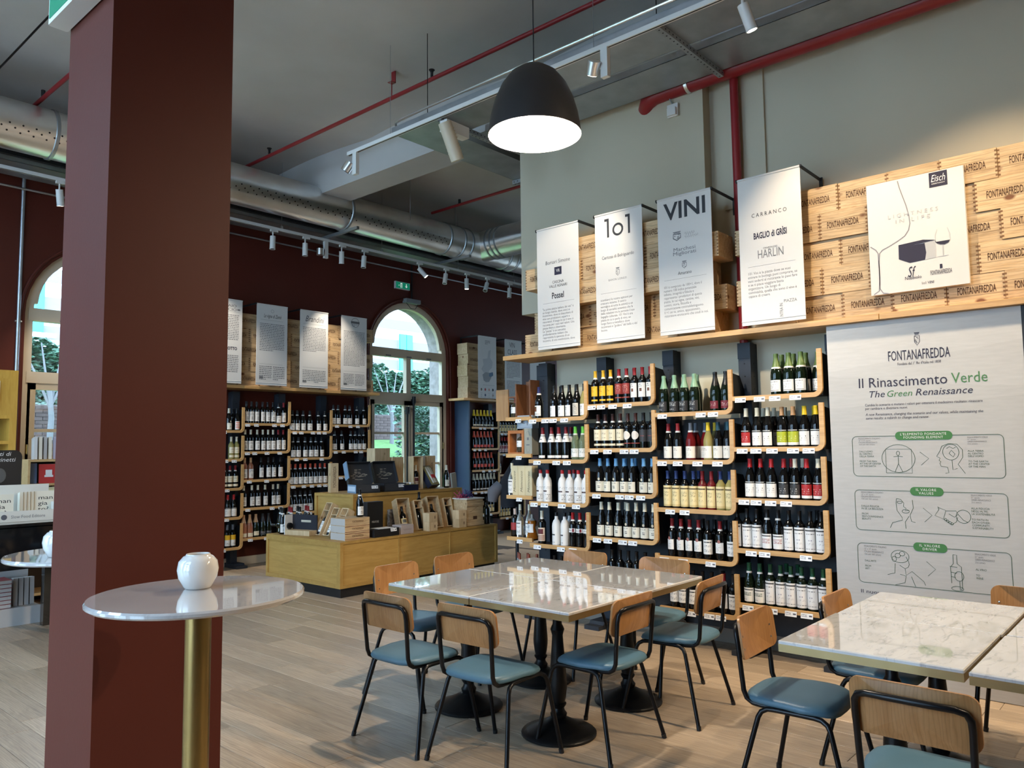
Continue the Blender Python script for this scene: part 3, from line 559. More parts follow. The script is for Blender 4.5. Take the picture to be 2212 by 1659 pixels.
for k in range(22):
    z = 2.30 - k * .1; mbh.cyl((0, .2345, z), (0, .2325, z), .0055, n=6)
    mbh.cyl((.0505, .29, z), (.0515, .29, z), .0045, n=6)
HOLEM = mbh.mesh('holes', M('hole_black', (.002, .002, .002), .9))
FOOTM = MB().prism([(.0, 0), (.36, 0), (.36, .06), (.09, .06), (.075, .035), (.0, .035)], -.075, .075, 'x').mesh('foot', anthra)
CAPM = MB().box(-.052, .052, .229, .30, 2.24, 2.365).mesh('post_cap', anthra)
def shelving(label, loc, rotz, w, nbay, levels, backpanel=None, tagseed=1, skip=()):
    rt = thing('wall_shelving', label, 'shelving', loc, rotz)
    lm, tm, bmh = shelf_meshes(w); rnd = random.Random(tagseed)
    for i in range(nbay + 1):
        p = O('post', POSTM, rt, (i * w, 0, 0))
        O('holes', HOLEM, p); O('foot', FOOTM, p, (0, .0, 0)); O('post_cap', CAPM, p)
    for b in range(nbay):
        for r_, z in enumerate(levels[b]):
            if (b, r_) in skip: continue
            s = O('shelf', tm, rt, (b * w, 0, z))
            O('oak_edge', lm, s); O('side_bracket', bmh, s)
            n = rnd.choice([5, 6, 7, 8]); us = sorted(rnd.uniform(.005, w - .15) for _ in range(n)); last = -1
            for u in us:
                if u < last + .09: continue
                last = u; O('price_tag', TAGM if w < .7 else TAGM_S, s, (u, -.008, -.032))
    return rt
RW = .678
YL = 1.955 + 4 * RW          # left end of the right-hand shelving, world y
sh_r = shelving('dark steel wall shelving with oak edges along the grey wall', (5.52, YL, 0), -PI / 2, RW, 4, [LEV_A, LEV_B, LEV_A, LEV_B], tagseed=4)
FW = .707; XL = 5.445 - FW
sh_f = shelving('dark steel wall shelving with oak edges on the far maroon wall', (XL, 9.59, 0), 0, FW, 4, [LEV_A, LEV_B, LEV_A, LEV_B], tagseed=9)
# dark back panels behind the bottles
O('back_panel', MB().box(-.02, 4 * RW + .05, .342, .359, .05, 1.78).mesh('back_panel', M('dark_back_panel', (.030, .031, .034), .6)), sh_r)
O('back_panel', MB().box(-.05, 4 * FW + .01, .34, .359, .42, 1.80).mesh('back_panel', M('dark_maroon_panel', (.030, .010, .009), .6)), sh_f)
# oak display boards on top
o = O('display_board', MB().bbox(5.49, 5.88, -1.2, 1.55, 2.395, 2.435).mesh('display_board', wood('oak_board', (.60, .36, .145), (.46, .26, .095), grain=(14, 1.0, 14), scale=2.5, rough=.42))); tag(o, 'oak display board above the poster, right of the joint', 'shelf')
o = O('display_board', MB().bbox(5.49, 5.88, 1.553, 4.95, 2.395, 2.435).mesh('display_board', MATS['oak_board'])); tag(o, 'long oak display board above the grey wall shelves', 'shelf')
o = O('display_board', MB().bbox(4.3, 7.72, 9.56, 9.95, 2.395, 2.435).mesh('display_board', wood('oak_board_x', (.60, .36, .145), (.46, .26, .095), grain=(1.0, 14, 14), scale=2.5, rough=.42))); tag(o, 'oak display board above the far maroon wall shelves', 'shelf')

# ------------------------------------------------------------------ bottles
SHAPES = {
 # profile of the glass, height of capsule start, label zone radius
 'bord': ([(0, .004), (.030, 0), (.0365, .004), (.0375, .012), (.0375, .188), (.035, .202), (.024, .218), (.0165, .232), (.0145, .246), (.0140, .292), (.0155, .294), (.0155, .302), (.0, .303)], .238, .303),
 'burg': ([(0, .004), (.032, 0), (.0395, .005), (.0405, .014), (.0405, .140), (.0385, .165), (.030, .195), (.021, .222), (.0160, .248), (.0145, .290), (.0155, .292), (.0155, .300), (0, .301)], .236, .301),
 'spark': ([(0, .004), (.034, 0), (.0425, .006), (.0435, .015), (.0435, .150), (.041, .175), (.032, .208), (.023, .238), (.0175, .265), (.0155, .290), (.0175, .296), (.0165, .312), (.0, .314)], .215, .314),
 'wrapped': ([(0, .0), (.036, 0), (.0395, .008), (.039, .09), (.040, .17), (.036, .200), (.028, .222), (.017, .234), (.015, .262), (.0155, .295), (0, .296)], .262, .296),
 'small': ([(0, .0), (.028, 0), (.031, .005), (.031, .125), (.028, .14), (.016, .158), (.0135, .172), (.0135, .205), (0, .206)], .170, .206),
}
MESHC = {}
def shape_mesh(sh, mat):
    k = ('b', sh, mat.name)
    if k not in MESHC:
        nseg = 14; MESHC[k] = MB().lathe(SHAPES[sh][0], nseg).mesh('glass', mat, 50)
    return MESHC[k]
def capsule_mesh(sh, mat, z0=None):
    k = ('c', sh, mat.name, z0)
    if k not in MESHC:
        prof, zc, zt = SHAPES[sh]; zc = z0 or zc
        pr = [(r + .0009, z) for r, z in prof if z > zc]
        # radius at zc by interpolation
        for (ra, za), (rb_, zb) in zip(prof[:-1], prof[1:]):
            if za <= zc <= zb and zb > za: r0 = ra + (rb_ - ra) * (zc - za) / (zb - za)
        pr = [(r0 + .0009, zc)] + pr; pr[-1] = (0, pr[-1][1] + .001)
        MESHC[k] = MB().lathe(pr, 12).mesh('capsule', mat, 45)
    return MESHC[k]
def band_mesh(sh, mat, z0, z1, arc=150, nm='label', grow=.0008):
    k = ('l', sh, mat.name, z0, z1, arc)
    if k not in MESHC:
        prof = SHAPES[sh][0]
        def rad(z):
            for (ra, za), (rb_, zb) in zip(prof[:-1], prof[1:]):
                if za <= z <= zb and zb > za: return ra + (rb_ - ra) * (z - za) / (zb - za)
            return .03
        zs = [z0] + [z for r, z in prof if z0 < z < z1] + [z1]
        n = 10 if arc < 300 else 14; a0 = R(-90 - arc / 2); a1 = R(-90 + arc / 2)
        v = []; f = []; uvs = []
        for j, z in enumerate(zs):
            for i in range(n + 1):
                t = a0 + (a1 - a0) * i / n; r_ = rad(z) + grow; v.append((r_ * math.cos(t), r_ * math.sin(t), z)); uvs.append((i / n, (z - z0) / (z1 - z0)))
        for j in range(len(zs) - 1):
            for i in range(n): f.append((j * (n + 1) + i, j * (n + 1) + i + 1, (j + 1) * (n + 1) + i + 1, (j + 1) * (n + 1) + i))
        m = bpy.data.meshes.new(nm); m.from_pydata(v, [], f); l = m.uv_layers.new(name='UVMap')
        for lp in m.loops: l.data[lp.index].uv = uvs[lp.vertex_index]
        m.polygons.foreach_set('use_smooth', [True] * len(m.polygons)); m.materials.append(mat); MESHC[k] = m
    return MESHC[k]
def disc_mesh(sh, mat, zc, r_):
    k = ('d', sh, mat.name, zc, r_)
    if k not in MESHC:
        rr = (.0415 if sh == 'burg' else .0382) if zc < .15 else .032; v = []; n_ = 14
        for q in (1.0, .6, .3):
            for i in range(n_):
                t = 2 * PI * i / n_; x = q * r_ * math.cos(t); z = zc + q * r_ * 1.15 * math.sin(t); v.append((x, -math.sqrt(max(rr * rr - x * x, 0)) - .0006, z))
        v.append((0, -rr - .0006, zc))
        f = [(j * n_ + i, j * n_ + (i + 1) % n_, (j + 1) * n_ + (i + 1) % n_, (j + 1) * n_ + i) for j in range(2) for i in range(n_)] + [(2 * n_ + i, 2 * n_ + (i + 1) % n_, 3 * n_) for i in range(n_)]
        MESHC[k] = MB().add(v, f).mesh('medallion', mat, 60, fix=False)
    return MESHC[k]
gd = M('dark_bottle_glass', (.004, .004, .004), .05, spec=.5)
ggn = M('green_bottle_glass', (.005, .010, .005), .05, spec=.5)
gcl = M('clear_bottle_glass', (.72, .78, .78), .03, trans=.92, ior=1.3)
glg = M('pale_green_glass', (.50, .62, .36), .04, trans=.75, ior=1.3)
gyl = M('pale_wine_glass', (.72, .62, .22), .05, trans=.6, ior=1.3)
gro = M('rose_wine_glass', (.17, .012, .014), .06, trans=.3, ior=1.3)
gpi = M('pink_wine_glass', (.52, .20, .11), .06, trans=.35, ior=1.3)
wrapm = M('white_tissue', (.74, .73, .71), .8, bump=.5, bs=28)
def C(n, *rgb, rough=.4): return M('capsule_' + n, srgb(*rgb), rough)
cY = C('yellow', 214, 168, 44); cR = C('red', 132, 28, 34); cRb = C('bright_red', 176, 32, 36); cB = C('sky_blue', 96, 150, 196); cW = C('ivory', 222, 214, 190); cK = C('black', 16, 16, 18); cM = C('mint', 132, 170, 142)
cG = C('sage', 96, 118, 66); cGr = C('green', 20, 70, 44); cBl = C('navy', 38, 58, 108); cT = C('teal', 22, 62, 78); cGy = C('slate', 92, 100, 112); cBr = C('brown', 58, 30, 26); cLi = C('apple_green', 104, 190, 72); cO = C('orange_red', 208, 76, 48); cTan = C('tan', 198, 150, 104); cYb = C('bright_yellow', 232, 196, 40); cCu = C('copper', 132, 62, 38); cDB = C('dark_blue', 30, 34, 84)
white = (.78, .76, .72); cream = (.74, .66, .48); ink_ = (.05, .05, .05); red_ = srgb(150, 40, 42); gold = srgb(200, 160, 60)
B = lambda v0, v1, rows, u0=.2, u1=.8, fill=.5, c=None: (v0, v1, rows, u0, u1, fill, c)
L_plain = print_mat('label_white', white, ink_, [B(.55, .85, 2, .1, .5), B(.1, .3, 2, .15, .6, .45)])
L_pic = print_mat('label_picture', white, ink_, [B(.1, .25, 1, .2, .9)], [(.12, .55, .42, .9, srgb(92, 66, 40)), (.3, .45, .45, .7, srgb(150, 60, 40))])
L_bei = print_mat('label_beige', (.66, .60, .50), ink_, [B(.1, .9, 7, .15, .85, .5)])
L_col = print_mat('label_collar', white, ink_, [B(.35, .6, 1, .35, .65, .62)])
L_grn = print_mat('label_leaf', white, srgb(60, 96, 52), [B(.45, .9, 4, .1, .9, .5), B(.15, .25, 1, .1, .5)])
L_wrp = print_mat('wrap_print', (.74, .73, .71), ink_, [B(.42, .56, 1, .15, .6, .75, (.08, .05, .05)), B(.6, .72, 2, .1, .9, .45), B(.08, .36, 4, .5, .9, .5)])
L_tal = print_mat('wrap_word', (.74, .73, .70), ink_, [B(.40, .52, 1, .1, .62, .80), B(.08, .14, 1, .2, .6)])
L_brl = print_mat('label_brown', (.66, .54, .42), srgb(110, 52, 40), [B(.05, .45, 4, .05, .95, .8)], [(.12, .8, .52, .9, srgb(84, 22, 28))])
L_red2 = print_mat('label_band_white', white, srgb(60, 20, 30), [B(.25, .75, 2, .1, .65, .55)], [(.7, .9, .1, .9, srgb(120, 40, 50))])
L_yel = print_mat('label_yellow', srgb(226, 178, 40), srgb(120, 70, 20), [B(.4, .75, 3, .35, .65, .5), B(.8, .92, 1)])
L_ylp = print_mat('label_yellow_plain', srgb(226, 178, 40), ink_)
L_rdl = print_mat('label_red', srgb(140, 50, 46), srgb(226, 190, 170), [B(.15, .85, 6, .2, .8, .42)])
L_rdw = print_mat('label_white_oval', white, ink_, [B(.7, .95, 2, .1, .6)], [(.35, .62, .4, .62, srgb(110, 70, 50))])
L_crm = print_mat('label_cream', cream, srgb(90, 70, 40), [B(.55, .72, 2, .2, .7, .5), B(.2, .3, 1, .3, .7)])
L_crs = print_mat('label_cream_strip', cream, ink_)
L_whitep = print_mat('label_paper', white, ink_)
L_orr = print_mat('label_orange_ring', white, srgb(180, 60, 40), [B(.42, .6, 1, .1, .9, .6)])
L_blk = print_mat('label_black', (.03, .03, .032), srgb(170, 60, 50), [B(.45, .52, 1, .3, .7, .6)])
L_blu = print_mat('label_ivory', (.74, .70, .58), ink_, [B(.78, .9, 1, .1, .7), B(.3, .6, 2, .38, .6, .6)])
L_mnt = print_mat('label_black_silver', (.018, .018, .02), (.62, .62, .60), [B(.5, .9, 3, .15, .75, .5), B(.1, .25, 2, .2, .6)])
L_bfr = print_mat('label_dark_red', srgb(104, 24, 36), (.7, .6, .55), [B(.3, .8, 3, .1, .8, .45)])
L_rwb = print_mat('label_sketch', (.76, .73, .66), (.20, .16, .12), [B(.62, .85, 2, .2, .6, .5), B(.2, .5, 3, .15, .6, .4)])
L_bcr = print_mat('label_tall_cream', srgb(226, 208, 156), srgb(90, 76, 50), [B(.80, .93, 1, .05, .95, .66), B(.48, .72, 5, .25, .72, .5), B(.25, .36, 2, .25, .75, .45)], [(0, 1, 0, .1, srgb(206, 186, 130))])
L_med = print_mat('label_small_white', white, ink_, [B(.15, .6, 4, .15, .7, .45)])
L_twl = print_mat('label_estate', white, ink_, [B(.75, .92, 1, .15, .85, .6), B(.5, .65, 2, .2, .8), B(.15, .35, 3, .2, .8, .5)])
L_gfo = print_mat('label_sparkling', (.74, .73, .70), ink_, [B(.78, .9, 1, .2, .8, .5), B(.25, .65, 4, .25, .7, .45), B(.06, .14, 1, .15, .85, .7)])
def carr(n, col, inkc): return print_mat('label_peak_' + n, col, inkc, [B(.28, .72, 3, .12, .85, .42)], [(0, 1, 0, .2, white)])
L_cwh = carr('white', white, (.08, .08, .08)); L_crd = carr('red', srgb(168, 36, 36), white); L_cli = carr('lime', srgb(168, 176, 42), (.75, .75, .5)); L_cbk = carr('black', (.03, .03, .03), white)
L_word = print_mat('label_neck_word', (.012, .012, .013), (.75, .75, .72), [B(.1, .9, 1, .12, .88, .62)])
L_bgl = print_mat('label_tall_white', (.76, .75, .73), ink_, [B(.83, .95, 1, .06, .94, .82), B(.70, .78, 1, .2, .8, .5), B(.42, .52, 1, .35, .6, .5, (.2, .18, .25)), B(.28, .36, 2, .3, .75, .45), B(.08, .14, 1, .1, .9, .5)])
L_eag = print_mat('label_bird', (.76, .75, .73), ink_, [B(.78, .94, 1, .06, .94, .8), B(.35, .68, 4, .12, .85, .56, srgb(140, 48, 40))])
L_gpc = print_mat('label_green_bird', (.76, .74, .68), ink_, [B(.78, .94, 1, .06, .94, .8), B(.42, .68, 3, .1, .8, .62, srgb(30, 70, 44)), B(.1, .2, 1, .1, .5)])
L_yls = print_mat('label_yellow_white', (.72, .72, .70), ink_, [B(.1, .3, 2)], [(0, 1, .55, 1, srgb(230, 180, 30))])
L_fpk = print_mat('label_orange_script', white, srgb(205, 96, 70), [B(.1, .95, 4, .1, .9, .62)])
L_far = print_mat('label_far_white', (.76, .72, .66), (.14, .12, .12), [B(.65, .9, 2, .15, .8), B(.15, .5, 2, .35, .65, .55)])
L_red3 = print_mat('label_coral', srgb(206, 84, 74), (.5, .1, .1)); L_pink = print_mat('label_pink', (.72, .50, .46), srgb(130, 30, 50), [B(.1, .35, 2)], [(.2, .8, .5, .9, srgb(130, 36, 56))])
L_min = print_mat('label_cream_square', srgb(228, 206, 150), ink_, [B(.1, .4, 3, .1, .9, .4)], [(.25, .75, .55, .9, (.12, .11, .09))])
medal = M('medallion', (.56, .50, .38), .5); medalr = M('medallion_rose', srgb(150, 96, 88), .5); medalg = M('medallion_gold', srgb(190, 150, 70), .5)
bandw = M('neck_band_white', (.72, .70, .66), .6)
# type: (shape, glass, capsule, [ (z0,z1,mat,arc) labels ], words for the label, extras)
BT = {
 'pic': ('burg', gd, cDB, [(.03, .125, L_pic, 130)], 'navy-capped bottle with picture label', ['nb']),
 'sqw': ('burg', gd, cK, [(.018, .115, L_plain, 110)], 'black-capped bottle with square white label', []),
 'bei': ('burg', gd, cK, [(.02, .13, L_bei, 95)], 'black-capped bottle with beige text label', []),
 'grw': ('burg', gyl, cK, [(.02, .12, L_plain, 110)], 'pale wine bottle with white label', []),
 'col': ('burg', gd, cR, [(.165, .222, L_col, 220), (.022, .045, L_whitep, 150)], 'red-capped bottle with white collar', ['nb']),
 'grn': ('burg', glg, cLi, [(.03, .105, L_grn, 140)], 'green-capped pale bottle with leaf label', ['nb']),
 'wrp': ('wrapped', wrapm, cRb, [(.01, .20, L_wrp, 200)], 'red-capped bottle wrapped in white tissue', []),
 'brl': ('bord', gd, cW, [(.03, .150, L_brl, 140)], 'ivory-capped bottle with brown label', ['nb']),
 'tal': ('wrapped', wrapm, cK, [(.01, .20, L_tal, 170)], 'tall bottle wrapped in white paper', []),
 'red': ('bord', gd, cRb, [(.13, .165, L_red2, 150)], 'bright red-capped bottle with white band', ['nb']),
 'drk': ('bord', gd, cK, [], 'plain dark bottle', []),
 'yel': ('bord', gd, cY, [(.078, .165, L_yel, 140), (.035, .050, L_ylp, 140)], 'yellow-capped bottle with yellow label', ['nb']),
 'rdl': ('bord', gd, cR, [(.085, .175, L_rdl, 140), (.05, .06, L_rdl, 140)], 'red-capped bottle with red label', ['nb']),
 'rdw': ('bord', gd, cR, [(.05, .17, L_rdw, 120)], 'red-capped bottle with white oval label', []),
 'crm': ('bord', gd, cBr, [(.075, .17, L_crm, 140), (.03, .048, L_crs, 140)], 'brown-capped bottle with cream label', ['nb']),
 'orr': ('bord', gd, cBr, [(.045, .052, L_rdl, 150)], 'brown-capped bottle with round orange-rimmed label', ['ring']),
 'blk': ('bord', gd, cK, [(.06, .16, L_blk, 140)], 'black-capped bottle with black label', []),
 'blu': ('burg', gd, cB, [(.02, .105, L_blu, 135)], 'sky-blue-capped bottle with ivory label', ['med']),
 'whc': ('burg', gd, cW, [(.02, .105, L_blu, 135)], 'ivory-capped bottle with ivory label', ['med']),
 'mnt': ('spark', ggn, cM, [(.02, .10, L_mnt, 140)], 'mint-foil sparkling bottle with black label', ['foil']),
 'bfr': ('spark', ggn, cK, [(.025, .085, L_bfr, 120)], 'black-foil sparkling bottle with red label', ['foil']),
 'rwb': ('burg', gd, cR, [(.022, .115, L_rwb, 140)], 'red-capped bottle with sketch label', ['nb']),
 'gry': ('burg', gro, cGy, [(.022, .115, L_rwb, 140)], 'slate-capped bottle with sketch label', ['nb']),
 'ylw': ('burg', gyl, cYb, [(.022, .115, L_rwb, 140)], 'yellow-capped pale wine with sketch label', []),
 'tea': ('burg', gd, cT, [(.022, .115, L_rwb, 140)], 'teal-capped bottle with sketch label', []),
 'bcr': ('bord', gd, cBl, [(.020, .185, L_bcr, 150)], 'navy-capped bottle with tall cream label', []),
 'rcr': ('bord', gro, cR, [(.020, .185, L_bcr, 150)], 'red-capped rose bottle with cream label', []),
 'vcr': ('bord', gyl, cBl, [(.020, .185, L_bcr, 150)], 'navy-capped white wine with cream label', []),
 'med': ('bord', gd, cR, [(.06, .14, L_med, 110)], 'red-capped bottle with medallion label', ['nb', 'medr']),
 'twl': ('bord', gd, cK, [(.045, .155, L_twl, 140)], 'black-capped bottle with estate label', []),
 'rct': ('bord', gd, cR, [(.045, .155, L_twl, 140)], 'dark red-capped bottle with estate label', []),
 'gfo': ('spark', ggn, cG, [(.03, .115, L_gfo, 140)], 'sage-foil sparkling bottle with white label', ['foil', 'nb2']),
 'crd': ('burg', gd, cW, [(.02, .118, L_crd, 140), (.122, .133, L_word, 140)], 'ivory-capped bottle with red peak label', []),
 'cwh': ('burg', gd, cW, [(.02, .118, L_cwh, 140), (.122, .133, L_word, 140)], 'ivory-capped bottle with white peak label', []),
 'cli': ('burg', gd, cTan, [(.02, .118, L_cli, 140), (.122, .133, L_word, 140)], 'tan-capped bottle with lime peak label', []),
 'cye': ('burg', gd, cYb, [(.02, .118, L_cwh, 140), (.122, .133, L_word, 140)], 'yellow-capped bottle with white peak label', []),
 'rcw': ('burg', gd, cRb, [(.02, .118, L_cwh, 140), (.122, .133, L_word, 140)], 'red-capped bottle with white peak label', []),
 'rcb': ('burg', gd, cRb, [(.02, .118, L_cbk, 140), (.122, .133, L_word, 140)], 'red-capped bottle with black peak label', []),
 'wcb': ('burg', gd, cW, [(.02, .118, L_cbk, 140), (.122, .133, L_word, 140)], 'ivory-capped bottle with black peak label', []),
 'rcr2': ('burg', gd, cRb, [(.02, .118, L_crd, 140), (.122, .133, L_word, 140)], 'red-capped bottle with red peak label', []),
 'wcr': ('burg', gd, cW, [(.02, .118, L_crd, 140), (.122, .133, L_word, 140)], 'ivory-capped bottle with red peak label', []),
 'bgl': ('bord', gd, cK, [(.020, .185, L_bgl, 150)], 'black-capped bottle with tall white label', []),
 'eag': ('burg', gd, cK, [(.02, .125, L_eag, 140)], 'black-capped bottle with red bird label', ['nb']),
 'gpc': ('burg', ggn, cGr, [(.02, .12, L_gpc, 140)], 'green-capped bottle with green drawing label', ['nb']),
 'ggl': ('bord', ggn, cGr, [(.020, .185, L_bgl, 150)], 'green-capped bottle with tall white label', ['nb']),
 'wcm': ('bord', gyl, cW, [(.085, .165, L_crm, 140), (.03, .06, L_crs, 140)], 'ivory-capped pale bottle with cream label', []),
 'fpk': ('burg', gd, cK, [(.02, .13, L_fpk, 130)], 'black-capped bottle with orange script label', []),
 'rct2': ('bord', gd, cR, [(.085, .165, L_crm, 140), (.03, .06, L_crs, 140)], 'red-capped bottle with cream label', ['nb']),
 'yls': ('bord', gd, cGy, [(.03, .17, L_yls, 140)], 'slate-capped bottle with yellow and white label', []),
 'fwh': ('bord', gd, cK, [(.035, .165, L_far, 135)], 'black-capped bottle with white label', []),
 'fwb': ('burg', gd, cK, [(.02, .115, L_far, 140)], 'black-capped bottle with broad white label', ['nb']),
 'rfw': ('bord', gd, cR, [(.03, .16, L_far, 135)], 'red-capped bottle with white label', []),
 'fcw': ('bord', gd, cW, [(.03, .15, L_far, 135)], 'ivory-capped bottle with white label', []),
 'fro': ('bord', gpi, cTan, [(.03, .15, L_far, 135)], 'tan-capped rose bottle with pale label', []),
 'fsp': ('spark', gpi, cTan, [(.02, .07, L_crs, 140)], 'gold-foil rose sparkling bottle', ['foil']),
 'fsc': ('spark', ggn, cTan, [(.03, .085, L_crm, 130)], 'gold-foil sparkling bottle with cream label', ['foil']),
 'fsb': ('spark', ggn, cK, [(.03, .08, L_mnt, 130)], 'black-foil sparkling bottle', ['foil']),
 'fcn': ('burg', gd, cO, [(.02, .115, L_far, 150)], 'bright-capped bottle with square white label', ['nb']),
 'fbw': ('burg', gd, cK, [(.02, .105, L_far, 140)], 'black-capped bottle with small white label', ['nb']),
 'syl': ('spark', gd, cYb, [(.03, .055, L_crs, 120)], 'yellow-foil sparkling bottle', ['foil']),
 'srd': ('spark', gd, cO, [(.03, .075, L_red3, 110)], 'orange-foil sparkling bottle with coral label', ['foil']),
 'srf': ('spark', gd, cO, [(.055, .11, L_red3, 90)], 'red-topped sparkling bottle with flower label', []),
 'swh': ('spark', gd, cW, [(.03, .055, L_far, 120)], 'white-foil sparkling bottle', ['foil']),
 'mcr': ('bord', gd, cK, [(.03, .15, L_min, 150)], 'black-capped bottle with cream square label', []),
 'mpk': ('bord', gd, cRb, [(.03, .16, L_pink, 150)], 'red-capped bottle with pink label', []),
}
NBOT = 0
def bottle(ty, loc, label, group, rotz=0.0, scale=1.0, name='wine_bottle', rot=None):
    global NBOT; NBOT += 1
    sh, gl, cap, labs, words, ex = BT[ty]
    b = O(name, shape_mesh(sh, gl), None, loc, rot or (0, 0, rotz)); b.scale = (scale, scale, scale)
    tag(b, label, 'bottle', group)
    O('capsule', capsule_mesh(sh, cap, .205 if 'foil' in ex else None), b)
    if 'nb' in ex: O('neck_band', band_mesh(sh, bandw, SHAPES[sh][1] - .010, SHAPES[sh][1] + .004, 360, 'neck_band', .0016), b)
    if 'nb2' in ex: O('neck_band', band_mesh(sh, bandw, .200, .212, 360, 'neck_band', .0016), b)
    for z0, z1, m, arc in labs: O('label', band_mesh(sh, m, z0, z1, arc), b)
    if 'med' in ex: O('medallion', disc_mesh(sh, medal, .125, .010), b)
    if 'medr' in ex: O('medallion', disc_mesh(sh, medalr, .148, .012), b)
    if 'ring' in ex: O('label', disc_mesh(sh, L_orr_m, .115, .032), b)
    return b
L_orr_m = M('round_label', (.78, .70, .62), .6)
def fill(rows, levels, frame, bayname, w, y0, y1, group):
    cnt = {}
    for (bay, r_), items in rows.items():
        fr = sorted([i for i in items if not i[2]], key=lambda t: t[1]); bk = sorted([i for i in items if i[2]], key=lambda t: t[1])
        z = levels[bay][r_] + .0085
        for lst, back in ((fr, 0), (bk, 1)):
            rr_ = [(.0445 if BT[i[0]][0] == 'spark' else (.0412 if BT[i[0]][0] in ('burg', 'wrapped') else .0382)) for i in lst]; us = [i[1] for i in lst]
            for k in range(len(us)): us[k] = max(us[k], rr_[k] + .002 if k == 0 else us[k - 1] + rr_[k - 1] + rr_[k] + .0005)
            for k in reversed(range(len(us))): us[k] = min(us[k], w - .037 - rr_[k] if k == len(us) - 1 else us[k + 1] - rr_[k + 1] - rr_[k] - .0005)
            for k, (ty, u, _) in enumerate(lst):
                rad_ = .0445 if BT[ty][0] in ('spark',) else (.0412 if BT[ty][0] in ('burg', 'wrapped') else .0382)
                u = us[k]
                wx = frame(bay * w + u, y1 if back else y0, z)
                pos = ('%s in back row' if back else '%s from left') % ORD[k]
                words = BT[ty][4]
                lab = '%s, %s, %s shelf down, %s' % (words, pos, ORD[r_], bayname[bay])
                bottle(ty, wx[0], lab, group, wx[1] + random.uniform(-.25, .25))
fill(ROWS, [LEV_A, LEV_B, LEV_A, LEV_B], lambda u, y, z: ((5.52 + y, YL - u, z), -PI / 2), ['first grey-wall bay', 'second grey-wall bay', 'third grey-wall bay', 'fourth grey-wall bay'], RW, .070, .165, 'bottles on the grey wall shelves')
fill(FROWS, [LEV_A, LEV_B, LEV_A, LEV_B], lambda u, y, z: ((XL + u, 9.59 + y, z), 0), ['first maroon-wall bay', 'second maroon-wall bay', 'third maroon-wall bay', 'fourth maroon-wall bay'], FW, .070, .16, 'bottles on the far maroon wall shelves')

